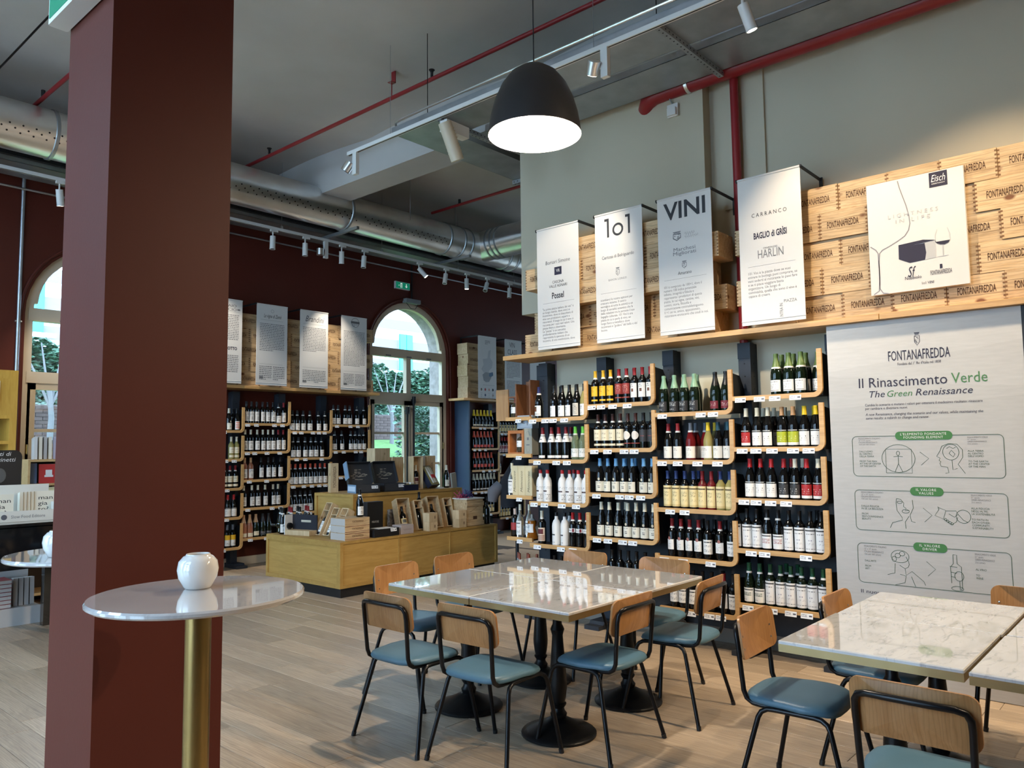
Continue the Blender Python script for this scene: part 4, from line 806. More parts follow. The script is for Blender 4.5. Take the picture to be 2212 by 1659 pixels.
# ------------------------------------------------------------------ chairs (local: facing +x, origin on the floor between the feet)
def chair_meshes():
    out = {}
    # upholstered seat: super-ellipse rings with a waterfall front
    n = 36; mb = MB(); rings = [(-.030, .432), (-.004, .436), (.0, .446), (-.006, .460), (-.022, .468), (-.06, .4715), (-.12, .4715)]
    def ol(ins):
        p = []
        for i in range(n):
            t = 2 * PI * i / n; c, s = math.cos(t), math.sin(t); e = 2 / 3.6
            wy = .205 + (.012 if c > 0 else -.004)
            x = -.035 + (.205 + ins) * math.copysign(abs(c) ** e, c); y = (wy + ins) * math.copysign(abs(s) ** e, s)
            p.append((x, y))
        return p
    v = []
    for ins, z in rings:
        for x, y in ol(ins):
            zz = z - (max(0, x - .07) / .1) ** 2 * .022 - .004 * math.exp(-((x + .05) ** 2 + y * y) / .02) * (1 if z > .46 else 0)
            v.append((x, y, zz))
    f = [(k * n + i, k * n + (i + 1) % n, (k + 1) * n + (i + 1) % n, (k + 1) * n + i) for k in range(len(rings) - 1) for i in range(n)]
    f += [tuple(reversed(range(n))), tuple(range((len(rings) - 1) * n, len(rings) * n))]
    out['seat'] = mb.add(v, f).mesh('seat', bluevinyl, 60)
    # curved beech backrest
    ol2 = rrect(-.195, .195, .605, .792, .040, 5); cy, cz = 0, .70; m = len(ol2); mb = MB(); v = []; f = []
    def bx_(y, z): return -.236 + .95 * y * y - (z - .60) * .13
    for side in (0, 1):
        for s in (1.0, .93, .66, .33):
            for (y, z) in ol2:
                yy = cy + (y - cy) * s; zz = cz + (z - cz) * s; v.append((bx_(yy, zz) - (.011 if side else 0), yy, zz))
        v.append((bx_(cy, cz) - (.011 if side else 0), cy, cz))
    q = 4 * m + 1
    for side in (0, 1):
        o = side * q
        for k in range(3):
            for i in range(m): f.append((o + k * m + i, o + k * m + (i + 1) % m, o + (k + 1) * m + (i + 1) % m, o + (k + 1) * m + i))
        for i in range(m): f.append((o + 3 * m + i, o + 3 * m + (i + 1) % m, o + 4 * m))
    for i in range(m): f.append((i, (i + 1) % m, q + (i + 1) % m, q + i))
    out['backrest'] = mb.add(v, f).mesh('backrest', ply, 35)
    # tube behind the backrest
    def half(s):
        return [(.02, s * .165, .424), (-.14, s * .165, .424), (-.185, s * .166, .428), (-.212, s * .167, .445), (-.224, s * .168, .475), (-.232, s * .171, .56), (-.243, s * .174, .68), (-.249, s * .172, .715), (-.256, s * .160, .737), (-.266, s * .13, .746), (-.276, s * .06, .748)]
    out['back_frame'] = MB().tube(half(1) + list(reversed(half(-1))), .0115, 10).mesh('back_frame', blackmet, 50)
    for s in (-1, 1):
        out['leg_r%d' % s] = MB().tube([(-.245, s * .262, .006), (-.16, s * .209, .34), (-.148, s * .202, .385), (-.135, s * .197, .408), (-.11, s * .193, .422), (-.08, s * .192, .424), (.0, s * .192, .424)], .0112, 10).mesh('leg', blackmet, 50)
        out['leg_f%d' % s] = MB().tube([(.245, s * .226, .006), (.168, s * .205, .34), (.157, s * .202, .385), (.145, s * .197, .406), (.12, s * .193, .42), (.09, s * .192, .424), (.0, s * .192, .424)], .0112, 10).mesh('leg', blackmet, 50)
        for e, x, y in (('r', -.245, .262), ('f', .245, .226)):
            out['cap_%s%d' % (e, s)] = MB().cyl((x, s * y, 0), (x * .985, s * y * .985, .022), .0125, .0135, 10).mesh('foot_cap', black, 40)
    rv = MB()
    out['rivet'] = MB().lathe([(.0055, 0), (.005, .0015), (0, .0025)], 8).mesh('rivet', M('rivet_steel', (.7, .7, .68), .25, metal=1), 60)
    return out
CM = chair_meshes()
def chair(x, y, deg, label, group):
    c = thing('dining_chair', label, 'chair', (x, y, 0), R(deg), group)
    O('seat', CM['seat'], c); O('backrest', CM['backrest'], c); O('back_frame', CM['back_frame'], c)
    for s in (-1, 1):
        for e in 'rf':
            l = O('leg', CM['leg_%s%d' % (e, s)], c); O('foot_cap', CM['cap_%s%d' % (e, s)], l)
    for yy in (-.158, .158):
        for zz in (.65, .705):
            O('rivet', CM['rivet'], c, (-.236 + .95 * yy * yy - (zz - .6) * .13 + .0005, yy, zz), (0, PI / 2, 0))
    return c
gA = 'chairs around the central marble tables'; gB = 'chairs around the right-hand marble tables'
chair(2.955, 3.315, 0, 'beech chair with blue seat, leftmost at the central marble table', gA)
chair(2.995, 2.765, 2, 'beech chair with blue seat, nearest pillar-side chair facing the central marble table', gA)
chair(3.497, 2.49, 91, 'beech chair with blue seat at the central table, its back above the near pedestal', gA)
chair(4.215, 2.425, 95, 'beech chair with blue seat turned slightly, right end of the central marble table', gA)
chair(4.50, 3.46, 180, 'beech chair tucked behind central table, below the shelves, left of the two', gA)
chair(4.51, 2.80, 180, 'beech chair tucked behind central table, below the shelves, right of the two', gA)
chair(3.47, 3.88, -88, 'beech chair behind the central table left corner, front of its backrest visible', gA)
chair(4.02, 3.90, -90, 'beech chair behind central table, directly in front of the honey display island', gA)
chair(3.525, 1.372, -88, 'beech chair with rivets showing at the left corner of right-hand marble table', gB)
chair(3.01, .745, 0, 'beech chair with blue seat in the lower right foreground, back to viewer', gB)
chair(4.205, 1.235, -90, 'beech chair below the tall poster, tucked at right-hand marble table', gB)
chair(4.71, .70, 180, 'beech chair at the far right edge behind right-hand marble table', gB)

# ------------------------------------------------------------------ square marble tables on cast pedestals
TS = .345
topm = MB().bbox(-TS + .001, TS - .001, -TS + .001, TS - .001, .736, .750, .004).mesh('marble_top', marblew)
bandm = MB().box(-TS + .002, TS - .002, -TS + .002, -TS + .022, .704, .736).box(-TS + .002, TS - .002, TS - .022, TS - .002, .704, .736).box(-TS + .002, -TS + .022, -TS + .022, TS - .022, .704, .736).box(TS - .022, TS - .002, -TS + .022, TS - .022, .704, .736).mesh('edge_band', brassedge)
underm = MB().box(-TS + .022, TS - .022, -TS + .022, TS - .022, .716, .735).mesh('underside', M('table_underside', (.09, .07, .05), .7))
colm = MB().lathe([(.035, .08), (.044, .10), (.046, .112), (.034, .128), (.031, .142), (.042, .158), (.044, .166), (.036, .174), (.042, .20), (.048, .245), (.049, .275), (.043, .36), (.035, .46), (.030, .53), (.036, .552), (.039, .562), (.034, .575), (.026, .59), (.0235, .63), (.0235, .70)], 24).mesh('column', castiron, 30)
basem = MB().lathe([(0, .002), (.195, .0), (.206, .004), (.207, .014), (.200, .022), (.17, .032), (.11, .057), (.07, .078), (.045, .09), (0, .092)], 36).mesh('base', castiron, 40)
spidm = MB().box(-.22, .22, -.02, .02, .700, .716).box(-.02, .02, -.22, .22, .700, .716).mesh('spider', castiron)
def sqtable(x, y, label, group, rot=0.0):
    t = thing('bistro_table', label, 'table', (x, y, 0), rot, group)
    O('marble_top', topm, t); O('edge_band', bandm, t); O('underside', underm, t); O('spider', spidm, t); c = O('column', colm, t); O('base', basem, t)
cx_, cy_ = 3.795, 3.07
ga = 'central marble tables'
sqtable(cx_ - .346, cy_ - .346, 'square marble pedestal table, nearest of the four pushed together', ga)
sqtable(cx_ - .346, cy_ + .346, 'square marble pedestal table, left of the four pushed together', ga)
sqtable(cx_ + .346, cy_ - .346, 'square marble pedestal table, right of the four pushed together', ga)
sqtable(cx_ + .346, cy_ + .346, 'square marble pedestal table, farthest of the four pushed together', ga)
gb = 'right-hand marble tables'
sqtable(3.569, 1.028, 'square marble pedestal table at right, left corner of its group', gb)
sqtable(4.262, 1.022, 'square marble pedestal table at right, closest to the tall poster', gb)
sqtable(3.552, .322, 'square marble pedestal table at right frame edge, in foreground', gb)
sqtable(4.262, .318, 'square marble pedestal table at right frame edge, behind the foreground one', gb)

# ------------------------------------------------------------------ round standing tables by the pillar, with ceramic jars
rtop = MB().lathe([(0, 1.100), (.318, 1.100), (.325, 1.106), (.325, 1.114), (.320, 1.120), (0, 1.1205)], 56).mesh('marble_top', marbler, 30)
rpole = MB().cyl((0, 0, .02), (0, 0, 1.10), .0395, n=28).mesh('pole', brass, 40)
rbase = MB().lathe([(0, 0), (.22, 0), (.225, .006), (.22, .014), (.05, .022), (0, .022)], 40).mesh('base', brass, 30)
rflange = MB().cyl((0, 0, 1.088), (0, 0, 1.10), .09, n=24).mesh('flange', brass, 40)
jar = MB().lathe([(0, .0), (.036, 0), (.042, .004), (.060, .036), (.0645, .062), (.060, .088), (.046, .104), (.039, .107), (.037, .112), (.0345, .112), (.034, .105), (.044, .098), (.056, .08), (.0, .03)], 36).mesh('jar', ceramic, 50)
for (x, y, lab, jl, jx, jy) in ((1.222, 2.415, 'round marble standing table on brass pole in front of the maroon pillar', 'squat white ceramic jar on the standing table before the pillar', .033, .075),
                               (1.385, 3.785, 'round marble standing table partly hidden behind the maroon pillar', 'pale jar at the left edge of the maroon pillar', -.135, -.06)):
    t = thing('standing_table', lab, 'table', (x, y, 0)); O('marble_top', rtop, t); O('pole', rpole, t); O('base', rbase, t); O('flange', rflange, t)
    tag(O('ceramic_jar', jar, None, (x + jx, y + jy, 1.1205)), jl, 'jar')

# ------------------------------------------------------------------ pine wine crates
CW, CH, CD = .326, .1975, .255
def crate_mesh():
    mb = MB().bbox(-CW / 2, CW / 2, 0, CD, 0, CH - .001, .002)
    return mb.mesh('crate', pine)
CRM = crate_mesh()
mb = MB()
for s in (-1, 1):
    for k in range(7):
        z = .012 + k * .0265; x = s * (CW / 2 - .006); mb.box(x - .006, x + .006, -.0012, .002, z, z + .011)
FJM = mb.mesh('finger_joint', M('end_grain', (.20, .10, .045), .8))
mb = MB()
for z in (.064, .131): mb.box(-CW / 2 + .013, CW / 2 - .013, -.0008, .002, z, z + .0016)
PGM = mb.mesh('plank_seam', M('seam_shadow', (.22, .13, .06), .8))
FD = bpy.data.curves.new('lettering', 'FONT'); FD.body = 'FONTANAFREDDA'; FD.resolution_u = 2; FD.fill_mode = 'FRONT'; FD.offset = .012; FD.materials.append(stampink)
rc = random.Random(11)
def crate(loc, rotz, label, group):
    c = O('wine_crate', CRM, None, (loc[0], loc[1], loc[2]), (0, 0, rotz)); tag(c, label, 'crate', group)
    O('finger_joint', FJM, c); O('plank_seam', PGM, c)
    dx = rc.uniform(-.012, .012); T(None, (-.108 + dx, .074, .108 + dx, .124), None, c, data=FD)
    return c
ROWN = ['bottom', 'second', 'third', 'fourth', 'top']
def crates_right():
    for row in range(5):
        even = row % 2 == 0
        blocks = [((1.823 - 1.31 - .0), (2.478), 'right of the gap'), (2.805, 4.75 if row == 0 else 4.45, 'left of the gap')] if even else [((1.63 - 1.31), 2.613, 'right of the gap'), (2.697, 4.66, 'left of the gap')]
        for a, b, nm in blocks:
            n = int(round((b - a) / .3275)); ys = [a + .3275 * (k + .5) for k in range(n)]
            for k, yy in enumerate(sorted(ys, reverse=True)):
                xx = 5.62 + rc.uniform(-.008, .010)
                if even and row > 0 and abs(yy - 2.97) < .05: xx = 5.70 if row == 4 else 5.62
                if xx > 5.66: continue
                if yy > 2.6 and row >= 3 and xx + CD > 5.76: xx = 5.76 - CD
                if yy > 2.6 and row == 2: xx = 5.76 - CD
                crate((xx, yy, 2.436 + row * .1985), -PI / 2, 'stamped pine crate on grey-wall board, %s row, %s from left, %s' % (ROWN[row], ORD[k], nm), 'pine crates above the grey wall shelves')
crates_right()
for row in range(5):
    off = .0 if row % 2 == 0 else -.16
    for k in range(9):
        x = 4.86 + off + k * .3275
        if x > 7.58: continue
        crate((x, 9.63 + rc.uniform(-.006, .01), 2.436 + row * .1985), 0, 'stamped pine crate on far maroon-wall board, %s row, %s from left' % (ROWN[row], ORD[k]), 'pine crates above the far maroon wall shelves')
for row in range(5):
    for k in range(4):
        x = 9.92 + k * .3275 - (.0 if row % 2 else .015)
        crate((x, 9.63 + rc.uniform(-.006, .01), 2.442 + row * .187 if 0 else 2.436 + row * .1985), 0, 'stamped pine crate above the blue-sided cabinet, %s row, %s from left' % (ROWN[row], ORD[k]), 'pine crates above the blue cabinet')

# ------------------------------------------------------------------ banners
inkdark = M('dark_blue_ink', (.02, .018, .04), .7); greenink = M('green_ink', srgb(70, 118, 72), .7); pillgreen = M('pill_green', srgb(60, 112, 62), .7)
emblem_m = M('emblem_grey', (.10, .10, .11), .7)
def wordbars(mb, x0, z0, x1, z1, rows, seed, y=-.0028, justify=True):
    """small print too fine to read: rows of word-length strokes"""
    r_ = random.Random(seed); lh = (z1 - z0) / rows
    for k in range(rows):
        z = z1 - (k + .75) * lh; x = x0; xe = x1 if (justify and k < rows - 1) else x0 + (x1 - x0) * r_.uniform(.3, .8)
        while x < xe - .004:
            w_ = min(r_.uniform(.008, .035), xe - x); mb.rect(x, x + w_, z, z + lh * .42, y); x += w_ + .006
    return mb
def emblem(mb, box, seed, y=-.003):
    r_ = random.Random(seed); x0, z0, x1, z1 = box; w_ = x1 - x0; h_ = z1 - z0
    mb.ribbon([(x0 + w_ * a, z0 + h_ * b) for a, b in ((.2, .75), (.2, .3), (.5, .05), (.8, .3), (.8, .75))], w_ * .07, y, True)
    for k in range(6):
        a = r_.uniform(.25, .6); b = .2 + k * .1; mb.rect(x0 + w_ * a, x0 + w_ * (a + r_.uniform(.08, .2)), z0 + h_ * b, z0 + h_ * (b + .06), y)
    mb.rect(x0 + w_ * .25, x1 - w_ * .25, z0 + h_ * .84, z0 + h_ * .90, y); mb.rect(x0 + w_ * .18, x1 - w_ * .18, z0 + h_ * .93, z1, y)
    return mb
BW, BH = .478, 1.122
bclm = MB().bbox(-BW / 2, BW / 2, -.002, .002, 0, BH, .001)
clm = bclm.mesh('cloth', banner_w)
hemm = MB().cyl((-BW / 2, 0, .03), (BW / 2, 0, .03), .006, n=8).cyl((-BW / 2, 0, BH - .01), (BW / 2, 0, BH - .01), .008, n=8).mesh('rod', banner_w, 40)
armm = {}
def banner(loc, rotz, label, group, arm=.36):
    b = thing('hanging_banner', label, 'banner', loc, rotz, group)
    O('cloth', clm, b); O('hem_rod', hemm, b)
    if arm not in armm:
        armm[arm] = MB().box(-.012, -.006, -.006, arm, BH - .022, BH + .002).box(-.014, .012, arm - .006, arm, BH - .14, BH + .002).mesh('bracket_arm', black)
        armm['t'] = MB().cyl((-BW / 2 - .012, 0, BH - .008), (-BW / 2, 0, BH - .008), .009, n=8).mesh('end_cap', black, 40)
    for s in (-1, 1):
        O('bracket_arm', armm[arm], b, (s * BW / 2 + (.012 if s > 0 else 0), 0, 0))
        O('end_cap', armm['t'], b, (0 if s < 0 else BW + .012, 0, 0))
    return b
def HF(bx_, h): zc = (bx_[1] + bx_[3]) / 2; return (bx_[0], zc - h / 2, bx_[2], zc + h / 2)
def marks(b, mb, m=inkgrey, name='small_print'): return O(name, mb.mesh(name, m, fix=False), b)
gbn = 'white banners above the grey wall shelves'
yc = [4.247, 3.59, 2.966, 2.267]
bl = ['white hanging banner headed by small winery names, first from left above grey-wall shelves', 'white hanging banner with large 101, above grey-wall shelves', 'white hanging banner with large word VINI, above grey-wall shelves', 'white hanging banner nearest the poster, four winery names, above grey-wall shelves']
BN = [banner((5.465, yc[i], 2.45), -PI / 2, bl[i], gbn, .39) for i in range(4)]
d = BR[0]; b = BN[0]
T('Borsari Simone', HF(d['a'], .034), emblem_m, b, -.003); T('CASCINA\nVALLE ASINARI', HF(d['b'], .062), ink, b, -.003, 'CENTER'); T('Possel', HF(d['c'], .058), ink, b, -.003, bold=.02)
marks(b, MB().rect(d['sq'][0], d['sq'][2], d['sq'][1], d['sq'][3], -.0028), inkdark, 'logo_square'); T('VR', (d['sq'][0] + .02, d['sq'][1] + .025, d['sq'][2] - .02, d['sq'][3] - .02), paper, b, -.0035)
T('"La prima piazza italiana dei vini" è\nun luogo mentis, dove amici si\nincontrano, dove si chiacchiera di\nvino con produttori, esperti e\nristoratori. Il luogo in cui il vino si\nracconta per i suoi veri valori. Una\npiazza libera e divertente.\nLa "piazza" è un concetto\nprofondamente italiano che\nrappresenta la speranza di un\nincontro, di una condivisione, dove', d['p'], inkgrey, b, -.003)
d = BR[1]; b = BN[1]
cink = M('charcoal_ink', (.03, .033, .04), .7)
x0, z0, x1, z1 = d['big']; z1 = z0 + .165; wd_ = x1 - x0
for xa in (x0 + .02, x1 - .02): marks(b, MB().rect(xa - .004, xa + .016, z0, z1, -.003).poly([(xa - .03, z1 - .022), (xa - .004, z1 - .022), (xa - .004, z1), (xa - .03, z1)], -.003), cink, 'numeral_one')
marks(b, MB().ribbon(arcpts((x0 + x1) / 2, z0 + .055, .046, 0, 360, 28), .019, -.003), cink, 'numeral_zero'); T('Certosa di Belriguardo', HF(d['a'], .038), emblem_m, b, -.003); T('BARON LONGO', HF(d['b'], .017), inkgrey, b, -.003, space=1.2)
marks(b, emblem(MB(), d['em'], 3), inkgrey, 'emblem')
T('scambiarci le nostre opinioni per\ncrescere insieme. Il centro\nnevralgico di tutte le attività e un\nluogo di socialità autentica che fa\ndelle relazioni tra le persone il suo\nbagaglio culturale. 101 Vini è una\npiazza in cui si parla di vino, un\nluogo fisico e metafisico dove\nincontrarsi e "godere" del bello e del\nbuono.', d['p'], inkgrey, b, -.003)
d = BR[2]; b = BN[2]
T('VINI', HF(d['big'], .142), MATS['charcoal_ink'], b, -.003, bold=.02); T('Marchesi\nMigliorati', HF(d['a'], .072), inkgrey, b, -.003, 'CENTER', line=.8); T('Amarano', HF(d['b'], .026), ink, b, -.003)
marks(b, emblem(emblem(MB(), d['cr'], 5), d['em'], 6), emblem_m, 'emblem')
x0, z0, x1, z1 = d['sc']; marks(b, MB().ribbon([(x0 + (x1 - x0) * t / 20, z0 + (z1 - z0) * (.65 + .25 * math.sin(t * 1.9))) for t in range(16)], .002, -.003).ribbon([(x0 + (x1 - x0) * t / 20, z0 + (z1 - z0) * (.25 + .2 * math.sin(t * 2.3))) for t in range(21)], .002, -.003), inkgrey, 'script_line')
T('101 è composto da 100+1, dove il\nnumero 100 indica potenziale\ninfinito, integrità e fiducia e\nrappresenta i produttori di questa\npiazza, le cui vigne, cantine, vini,\nuomini, storia, filosofia e\ncomunicazione contraddistinguono.\nIl +1 sei tu, amico, appassionato,\nristoratore enotecario che credi in noi.', d['p'], inkgrey, b, -.003)
d = BR[3]; b = BN[3]
T('CARRANCO', HF(d['a'], .030), ink, b, -.003, space=1.5); T('BAGLIO di GRÌSI', HF(d['b'], .062), inkdark, b, -.003, bold=.03); T('CHAMPAGNE', HF(d['c'], .014), ink, b, -.003, space=1.2); T('HARLIN', HF(d['d'], .062), inkgrey, b, -.003)
T('101 Vini è la piazza dove se vuoi\nentrare in bottega puoi comprare, se\nvuoi sederti al ristorante lo puoi fare\ne se ti piace viaggiare basta\norganizzare. Un luogo di\nconvivialità, quella che sono il vino è\ncapace di creare.', d['p'], inkgrey, b, -.003)
T('PIAZZA', HF(d['pz'], .022), inkgrey, b, -.003)
ev = T('ENTRA IN', (0, 0, .115, .016), inkgrey, b, -.003); FITS.pop()
ev.rotation_euler = (PI / 2, -PI / 2, 0); EV = (ev, d['en'])
for i in range(4):
    r0 = BR[i]['rule']; zz = (r0[1] + r0[3]) / 2; marks(BN[i], MB().rect(r0[0], r0[2], zz - .0008, zz + .0008, -.003), inkgrey, 'rule_line')

# far maroon wall banners
gfb = 'white banners above the far maroon wall shelves'
fx = [5.105, 5.795, 6.478, 7.188]; fl = ['white hanging banner half hidden by the pillar, above far maroon-wall shelves', 'white hanging banner with script name, second from pillar, far maroon wall', 'white hanging banner with looped script heading, third from pillar, far maroon wall', 'white hanging banner with round stamp, beside the arched window, far maroon wall']
FB = [banner((fx[i], 9.52, 2.45), 0, fl[i], gfb, .42) for i in range(4)]
mb = MB(); wordbars(mb, -.2, .55, .19, .92, 16, 1); wordbars(mb, -.2, .12, .19, .38, 11, 2); mb.rect(.165, .205, .975, .995, -.003); mb.rect(-.2, .2, .95, .952, -.003); marks(FB[0], mb)
T('AIO\nCIO', (.03, .965, .155, 1.05), emblem_m, FB[0], -.003); T('DOTTO', (.0, .44, .17, .485), inkdark, FB[0], -.003, bold=.03)
mb = MB(); wordbars(mb, -.19, .47, .19, .86, 17, 3); wordbars(mb, -.19, .07, .0, .27, 8, 4); wordbars(mb, .02, .07, .2, .27, 8, 5); mb.rect(-.19, .17, .29, .292, -.003); mb.rect(-.18, .17, .90, .902, -.003); mb.rect(-.19, -.13, .09, .12, -.003); mb.ribbon(arcpts(0, 1.03, .022, 0, 360, 12), .003, -.003); marks(FB[1], mb)
T('Le vigne di Zamò', (-.13, .92, .14, .985), ink, FB[1], -.003, shear=.3)
mb = MB(); wordbars(mb, -.19, .52, .2, .88, 16, 6); wordbars(mb, -.19, .07, .0, .26, 8, 7); wordbars(mb, .0, .07, .2, .26, 8, 8); mb.rect(-.19, .2, .29, .292, -.003); mb.rect(-.19, .19, .92, .922, -.003); mb.rect(-.19, -.13, .07, .10, -.003); marks(FB[2], mb)
T('Brandini', (-.15, .955, .17, 1.04), emblem_m, FB[2], -.003, shear=.35)
mb = MB(); wordbars(mb, -.19, .36, .2, .90, 25, 9); wordbars(mb, -.19, .07, .0, .25, 8, 10); wordbars(mb, .02, .07, .2, .25, 8, 11); mb.rect(-.19, .2, .28, .282, -.003); mb.rect(-.19, -.13, .07, .10, -.003)
mb.ribbon(arcpts(.02, 1.03, .07, 0, 360, 24), .006, -.003).rect(-.06, .10, 1.015, 1.05, -.003); wordbars(mb, -.04, .97, .08, 1.01, 2, 12); marks(FB[3], mb)
# banners over the blue-sided cabinet
mapb = banner((10.12, 9.5, 2.44), 0, 'white hanging banner with grey map, above blue-sided cabinet', 'white banners above the blue cabinet', .43)
mb = MB().poly([(-.06, .42), (-.16, .52), (-.10, .60), (-.12, .70), (.0, .72), (.03, .86), (.09, .88), (.07, .74), (.14, .66), (.12, .56), (.04, .50), (.02, .44)], -.003)
marks(mapb, mb, M('map_pale_grey', (.48, .49, .50), .7), 'map_shape')
marks(mapb, MB().poly([(-.10, .32), (-.13, .42), (-.05, .47), (.08, .46), (.10, .38), (.04, .30), (-.04, .29)], -.0034), M('map_grey', (.28, .29, .30), .7), 'map_shape')
marks(mapb, MB().poly([(.04, .40), (.05, .46), (.14, .48), (.15, .42), (.09, .39)], -.0038), M('map_blue', srgb(84, 112, 136), .7), 'map_shape')
mb = MB(); wordbars(mb, -.06, .97, .08, 1.05, 3, 14); mb.rect(-.12, .18, .235, .238, -.003)
for k in range(8): wordbars(mb, -.18 + (k % 4) * .1, .09 if k < 4 else .015, -.12 + (k % 4) * .1, .10 if k < 4 else .025, 1, 20 + k)
marks(mapb, mb)
for k, c in enumerate(((120, 112, 96), (176, 52, 60), (196, 150, 140), (30, 30, 34), (190, 190, 190), (70, 84, 110), (200, 200, 200), (150, 140, 128))):
    x = -.16 + (k % 4) * .1; z = .155 if k < 4 else .055
    marks(mapb, MB().poly([(x - .02, z - .01), (x, z - .03), (x + .022, z), (x + .005, z + .028), (x - .018, z + .018)], -.003), M('map_mark_%d' % k, srgb(*c), .7), 'map_mark')
cls = banner((10.83, 9.5, 2.44), 0, 'white hanging banner with serif heading, above blue-sided cabinet, partly behind crates', 'white banners above the blue cabinet', .43)
mb = MB(); wordbars(mb, -.19, .40, .19, .72, 12, 31); wordbars(mb, -.19, .06, .19, .36, 12, 32); mb.rect(-.15, .2, .76, .762, -.003); marks(cls, mb)
T('VIN\nCLASS', (-.16, .84, .10, 1.07), emblem_m, cls, -.003, 'CENTER')
ext = banner((11.55, 9.5, 2.44), 0, 'white hanging banner edge visible beside the shelf end post', 'white banners above the blue cabinet', .43)

# ------------------------------------------------------------------ the tall poster panel
pp = thing('poster_panel', 'tall pale poster panel with green and dark lettering, right of the shelves', 'poster', (5.545, 1.335, 0), -PI / 2)
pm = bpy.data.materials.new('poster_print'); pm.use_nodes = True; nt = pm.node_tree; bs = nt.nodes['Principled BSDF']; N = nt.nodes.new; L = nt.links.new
tc = N('ShaderNodeTexCoord'); sx = N('ShaderNodeSeparateXYZ'); L(tc.outputs['Object'], sx.inputs[0])
n1 = N('ShaderNodeTexNoise'); n1.inputs['Scale'].default_value = 1.6; n1.inputs['Detail'].default_value = 6; cb = N('ShaderNodeCombineXYZ'); L(sx.outputs[0], cb.inputs[0]); L(cb.outputs[0], n1.inputs['Vector'])
colp = None
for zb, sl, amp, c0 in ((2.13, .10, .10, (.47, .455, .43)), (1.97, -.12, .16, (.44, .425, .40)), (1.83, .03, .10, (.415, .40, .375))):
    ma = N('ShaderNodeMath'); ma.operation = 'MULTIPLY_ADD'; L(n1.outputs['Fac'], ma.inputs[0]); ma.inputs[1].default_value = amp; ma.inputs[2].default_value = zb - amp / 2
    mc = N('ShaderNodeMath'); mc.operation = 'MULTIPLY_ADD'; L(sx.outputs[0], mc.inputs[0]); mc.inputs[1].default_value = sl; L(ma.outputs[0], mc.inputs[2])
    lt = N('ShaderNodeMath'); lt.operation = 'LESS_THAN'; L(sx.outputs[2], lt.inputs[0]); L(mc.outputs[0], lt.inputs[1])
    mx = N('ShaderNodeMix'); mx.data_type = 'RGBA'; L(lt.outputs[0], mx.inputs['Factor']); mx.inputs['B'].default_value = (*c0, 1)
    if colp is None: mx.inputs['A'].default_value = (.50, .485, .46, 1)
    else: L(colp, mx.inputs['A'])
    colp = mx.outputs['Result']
wv = N('ShaderNodeTexNoise'); wv.inputs['Scale'].default_value = 8; wv.inputs['Detail'].default_value = 5; mpv = N('ShaderNodeMapping'); mpv.inputs['Scale'].default_value = (1, 1, 7); mpv.inputs['Rotation'].default_value = (0, .16, 0); L(tc.outputs['Object'], mpv.inputs[0]); L(mpv.outputs[0], wv.inputs['Vector'])
mr = N('ShaderNodeMapRange'); mr.inputs[1].default_value = .3; mr.inputs[2].default_value = .7; mr.inputs[3].default_value = .95; mr.inputs[4].default_value = 1.04; L(wv.outputs['Fac'], mr.inputs[0])
sc_ = N('ShaderNodeVectorMath'); sc_.operation = 'SCALE'; L(colp, sc_.inputs[0]); L(mr.outputs[0], sc_.inputs['Scale']); L(sc_.outputs[0], bs.inputs['Base Color']); bs.inputs['Roughness'].default_value = .5
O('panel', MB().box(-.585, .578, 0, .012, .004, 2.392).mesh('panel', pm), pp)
O('side_frame', MB().box(.58, .60, -.002, .05, .004, 2.392).mesh('side_frame', black), pp)
Y3 = -.0015
T('FONTANAFREDDA', PO['brand'], inkdark, pp, Y3, bold=.005); T("Fondata dal 1° Re d'Italia nel 1858", HF(PO['sub'], .019), inkdark, pp, Y3); marks(pp, emblem(MB(), PO['emb'], 9, Y3), inkdark, 'emblem')
def shift(bx_, dz0, dz1): return (bx_[0], bx_[1] + dz0, bx_[2], bx_[3] + dz1)
T('Il Rinascimento', (PO['t1'][0], 1.942, PO['t1'][2], 2.008), inkdark, pp, Y3); T('Verde', (PO['t2'][0], 1.942, PO['t2'][2], 2.008), greenink, pp, Y3)
T('The', (PO['t3'][0], 1.874, PO['t3'][2], 1.918), inkdark, pp, Y3, shear=.25); T('Green', (PO['t4'][0], 1.874, PO['t4'][2], 1.916), greenink, pp, Y3, shear=.25); T('Renaissance', (PO['t5'][0], 1.874, PO['t5'][2], 1.918), inkdark, pp, Y3, shear=.25)
T('Cambia lo scenario e mutano i valori per ottenere il medesimo risultato: rinascere\nper cambiare e diventare nuovi.', shift(PO['p1'], 0, .012), inkdark, pp, Y3)
T('A new Renaissance, changing the scenario and our values, while maintaining the\nsame results: a rebirth to change and renew.', shift(PO['p2'], 0, .012), inkdark, pp, Y3, shear=.2)
lineg = M('line_green', srgb(62, 84, 66), .7)
for k, (pn, tn, tx) in enumerate((('pill1', 'pt1', "L'ELEMENTO FONDANTE\nFOUNDING ELEMENT"), ('pill2', 'pt2', 'IL VALORE\nVALUES'), ('pill3', 'pt3', 'IL VALORE\nDRIVER'))):
    x0, z0, x1, z1 = PO[pn]; z0 -= .0; b_ = PO['b%d' % (k + 1)]
    zc = b_[3]; hh = .028
    marks(pp, MB().ribbon(rrect(b_[0], b_[2], b_[1], b_[3], .03, 5), .0035, Y3, True), lineg, 'box_outline')
    marks(pp, MB().poly(rrect(x0, x1, zc - hh, zc + hh, hh - .001, 6), Y3 - .0006), pillgreen, 'heading_pill')
    T(tx, (PO[tn][0], zc - .019, PO[tn][2], zc + .019), paper, pp, Y3 - .0012, 'CENTER', space=1.15)
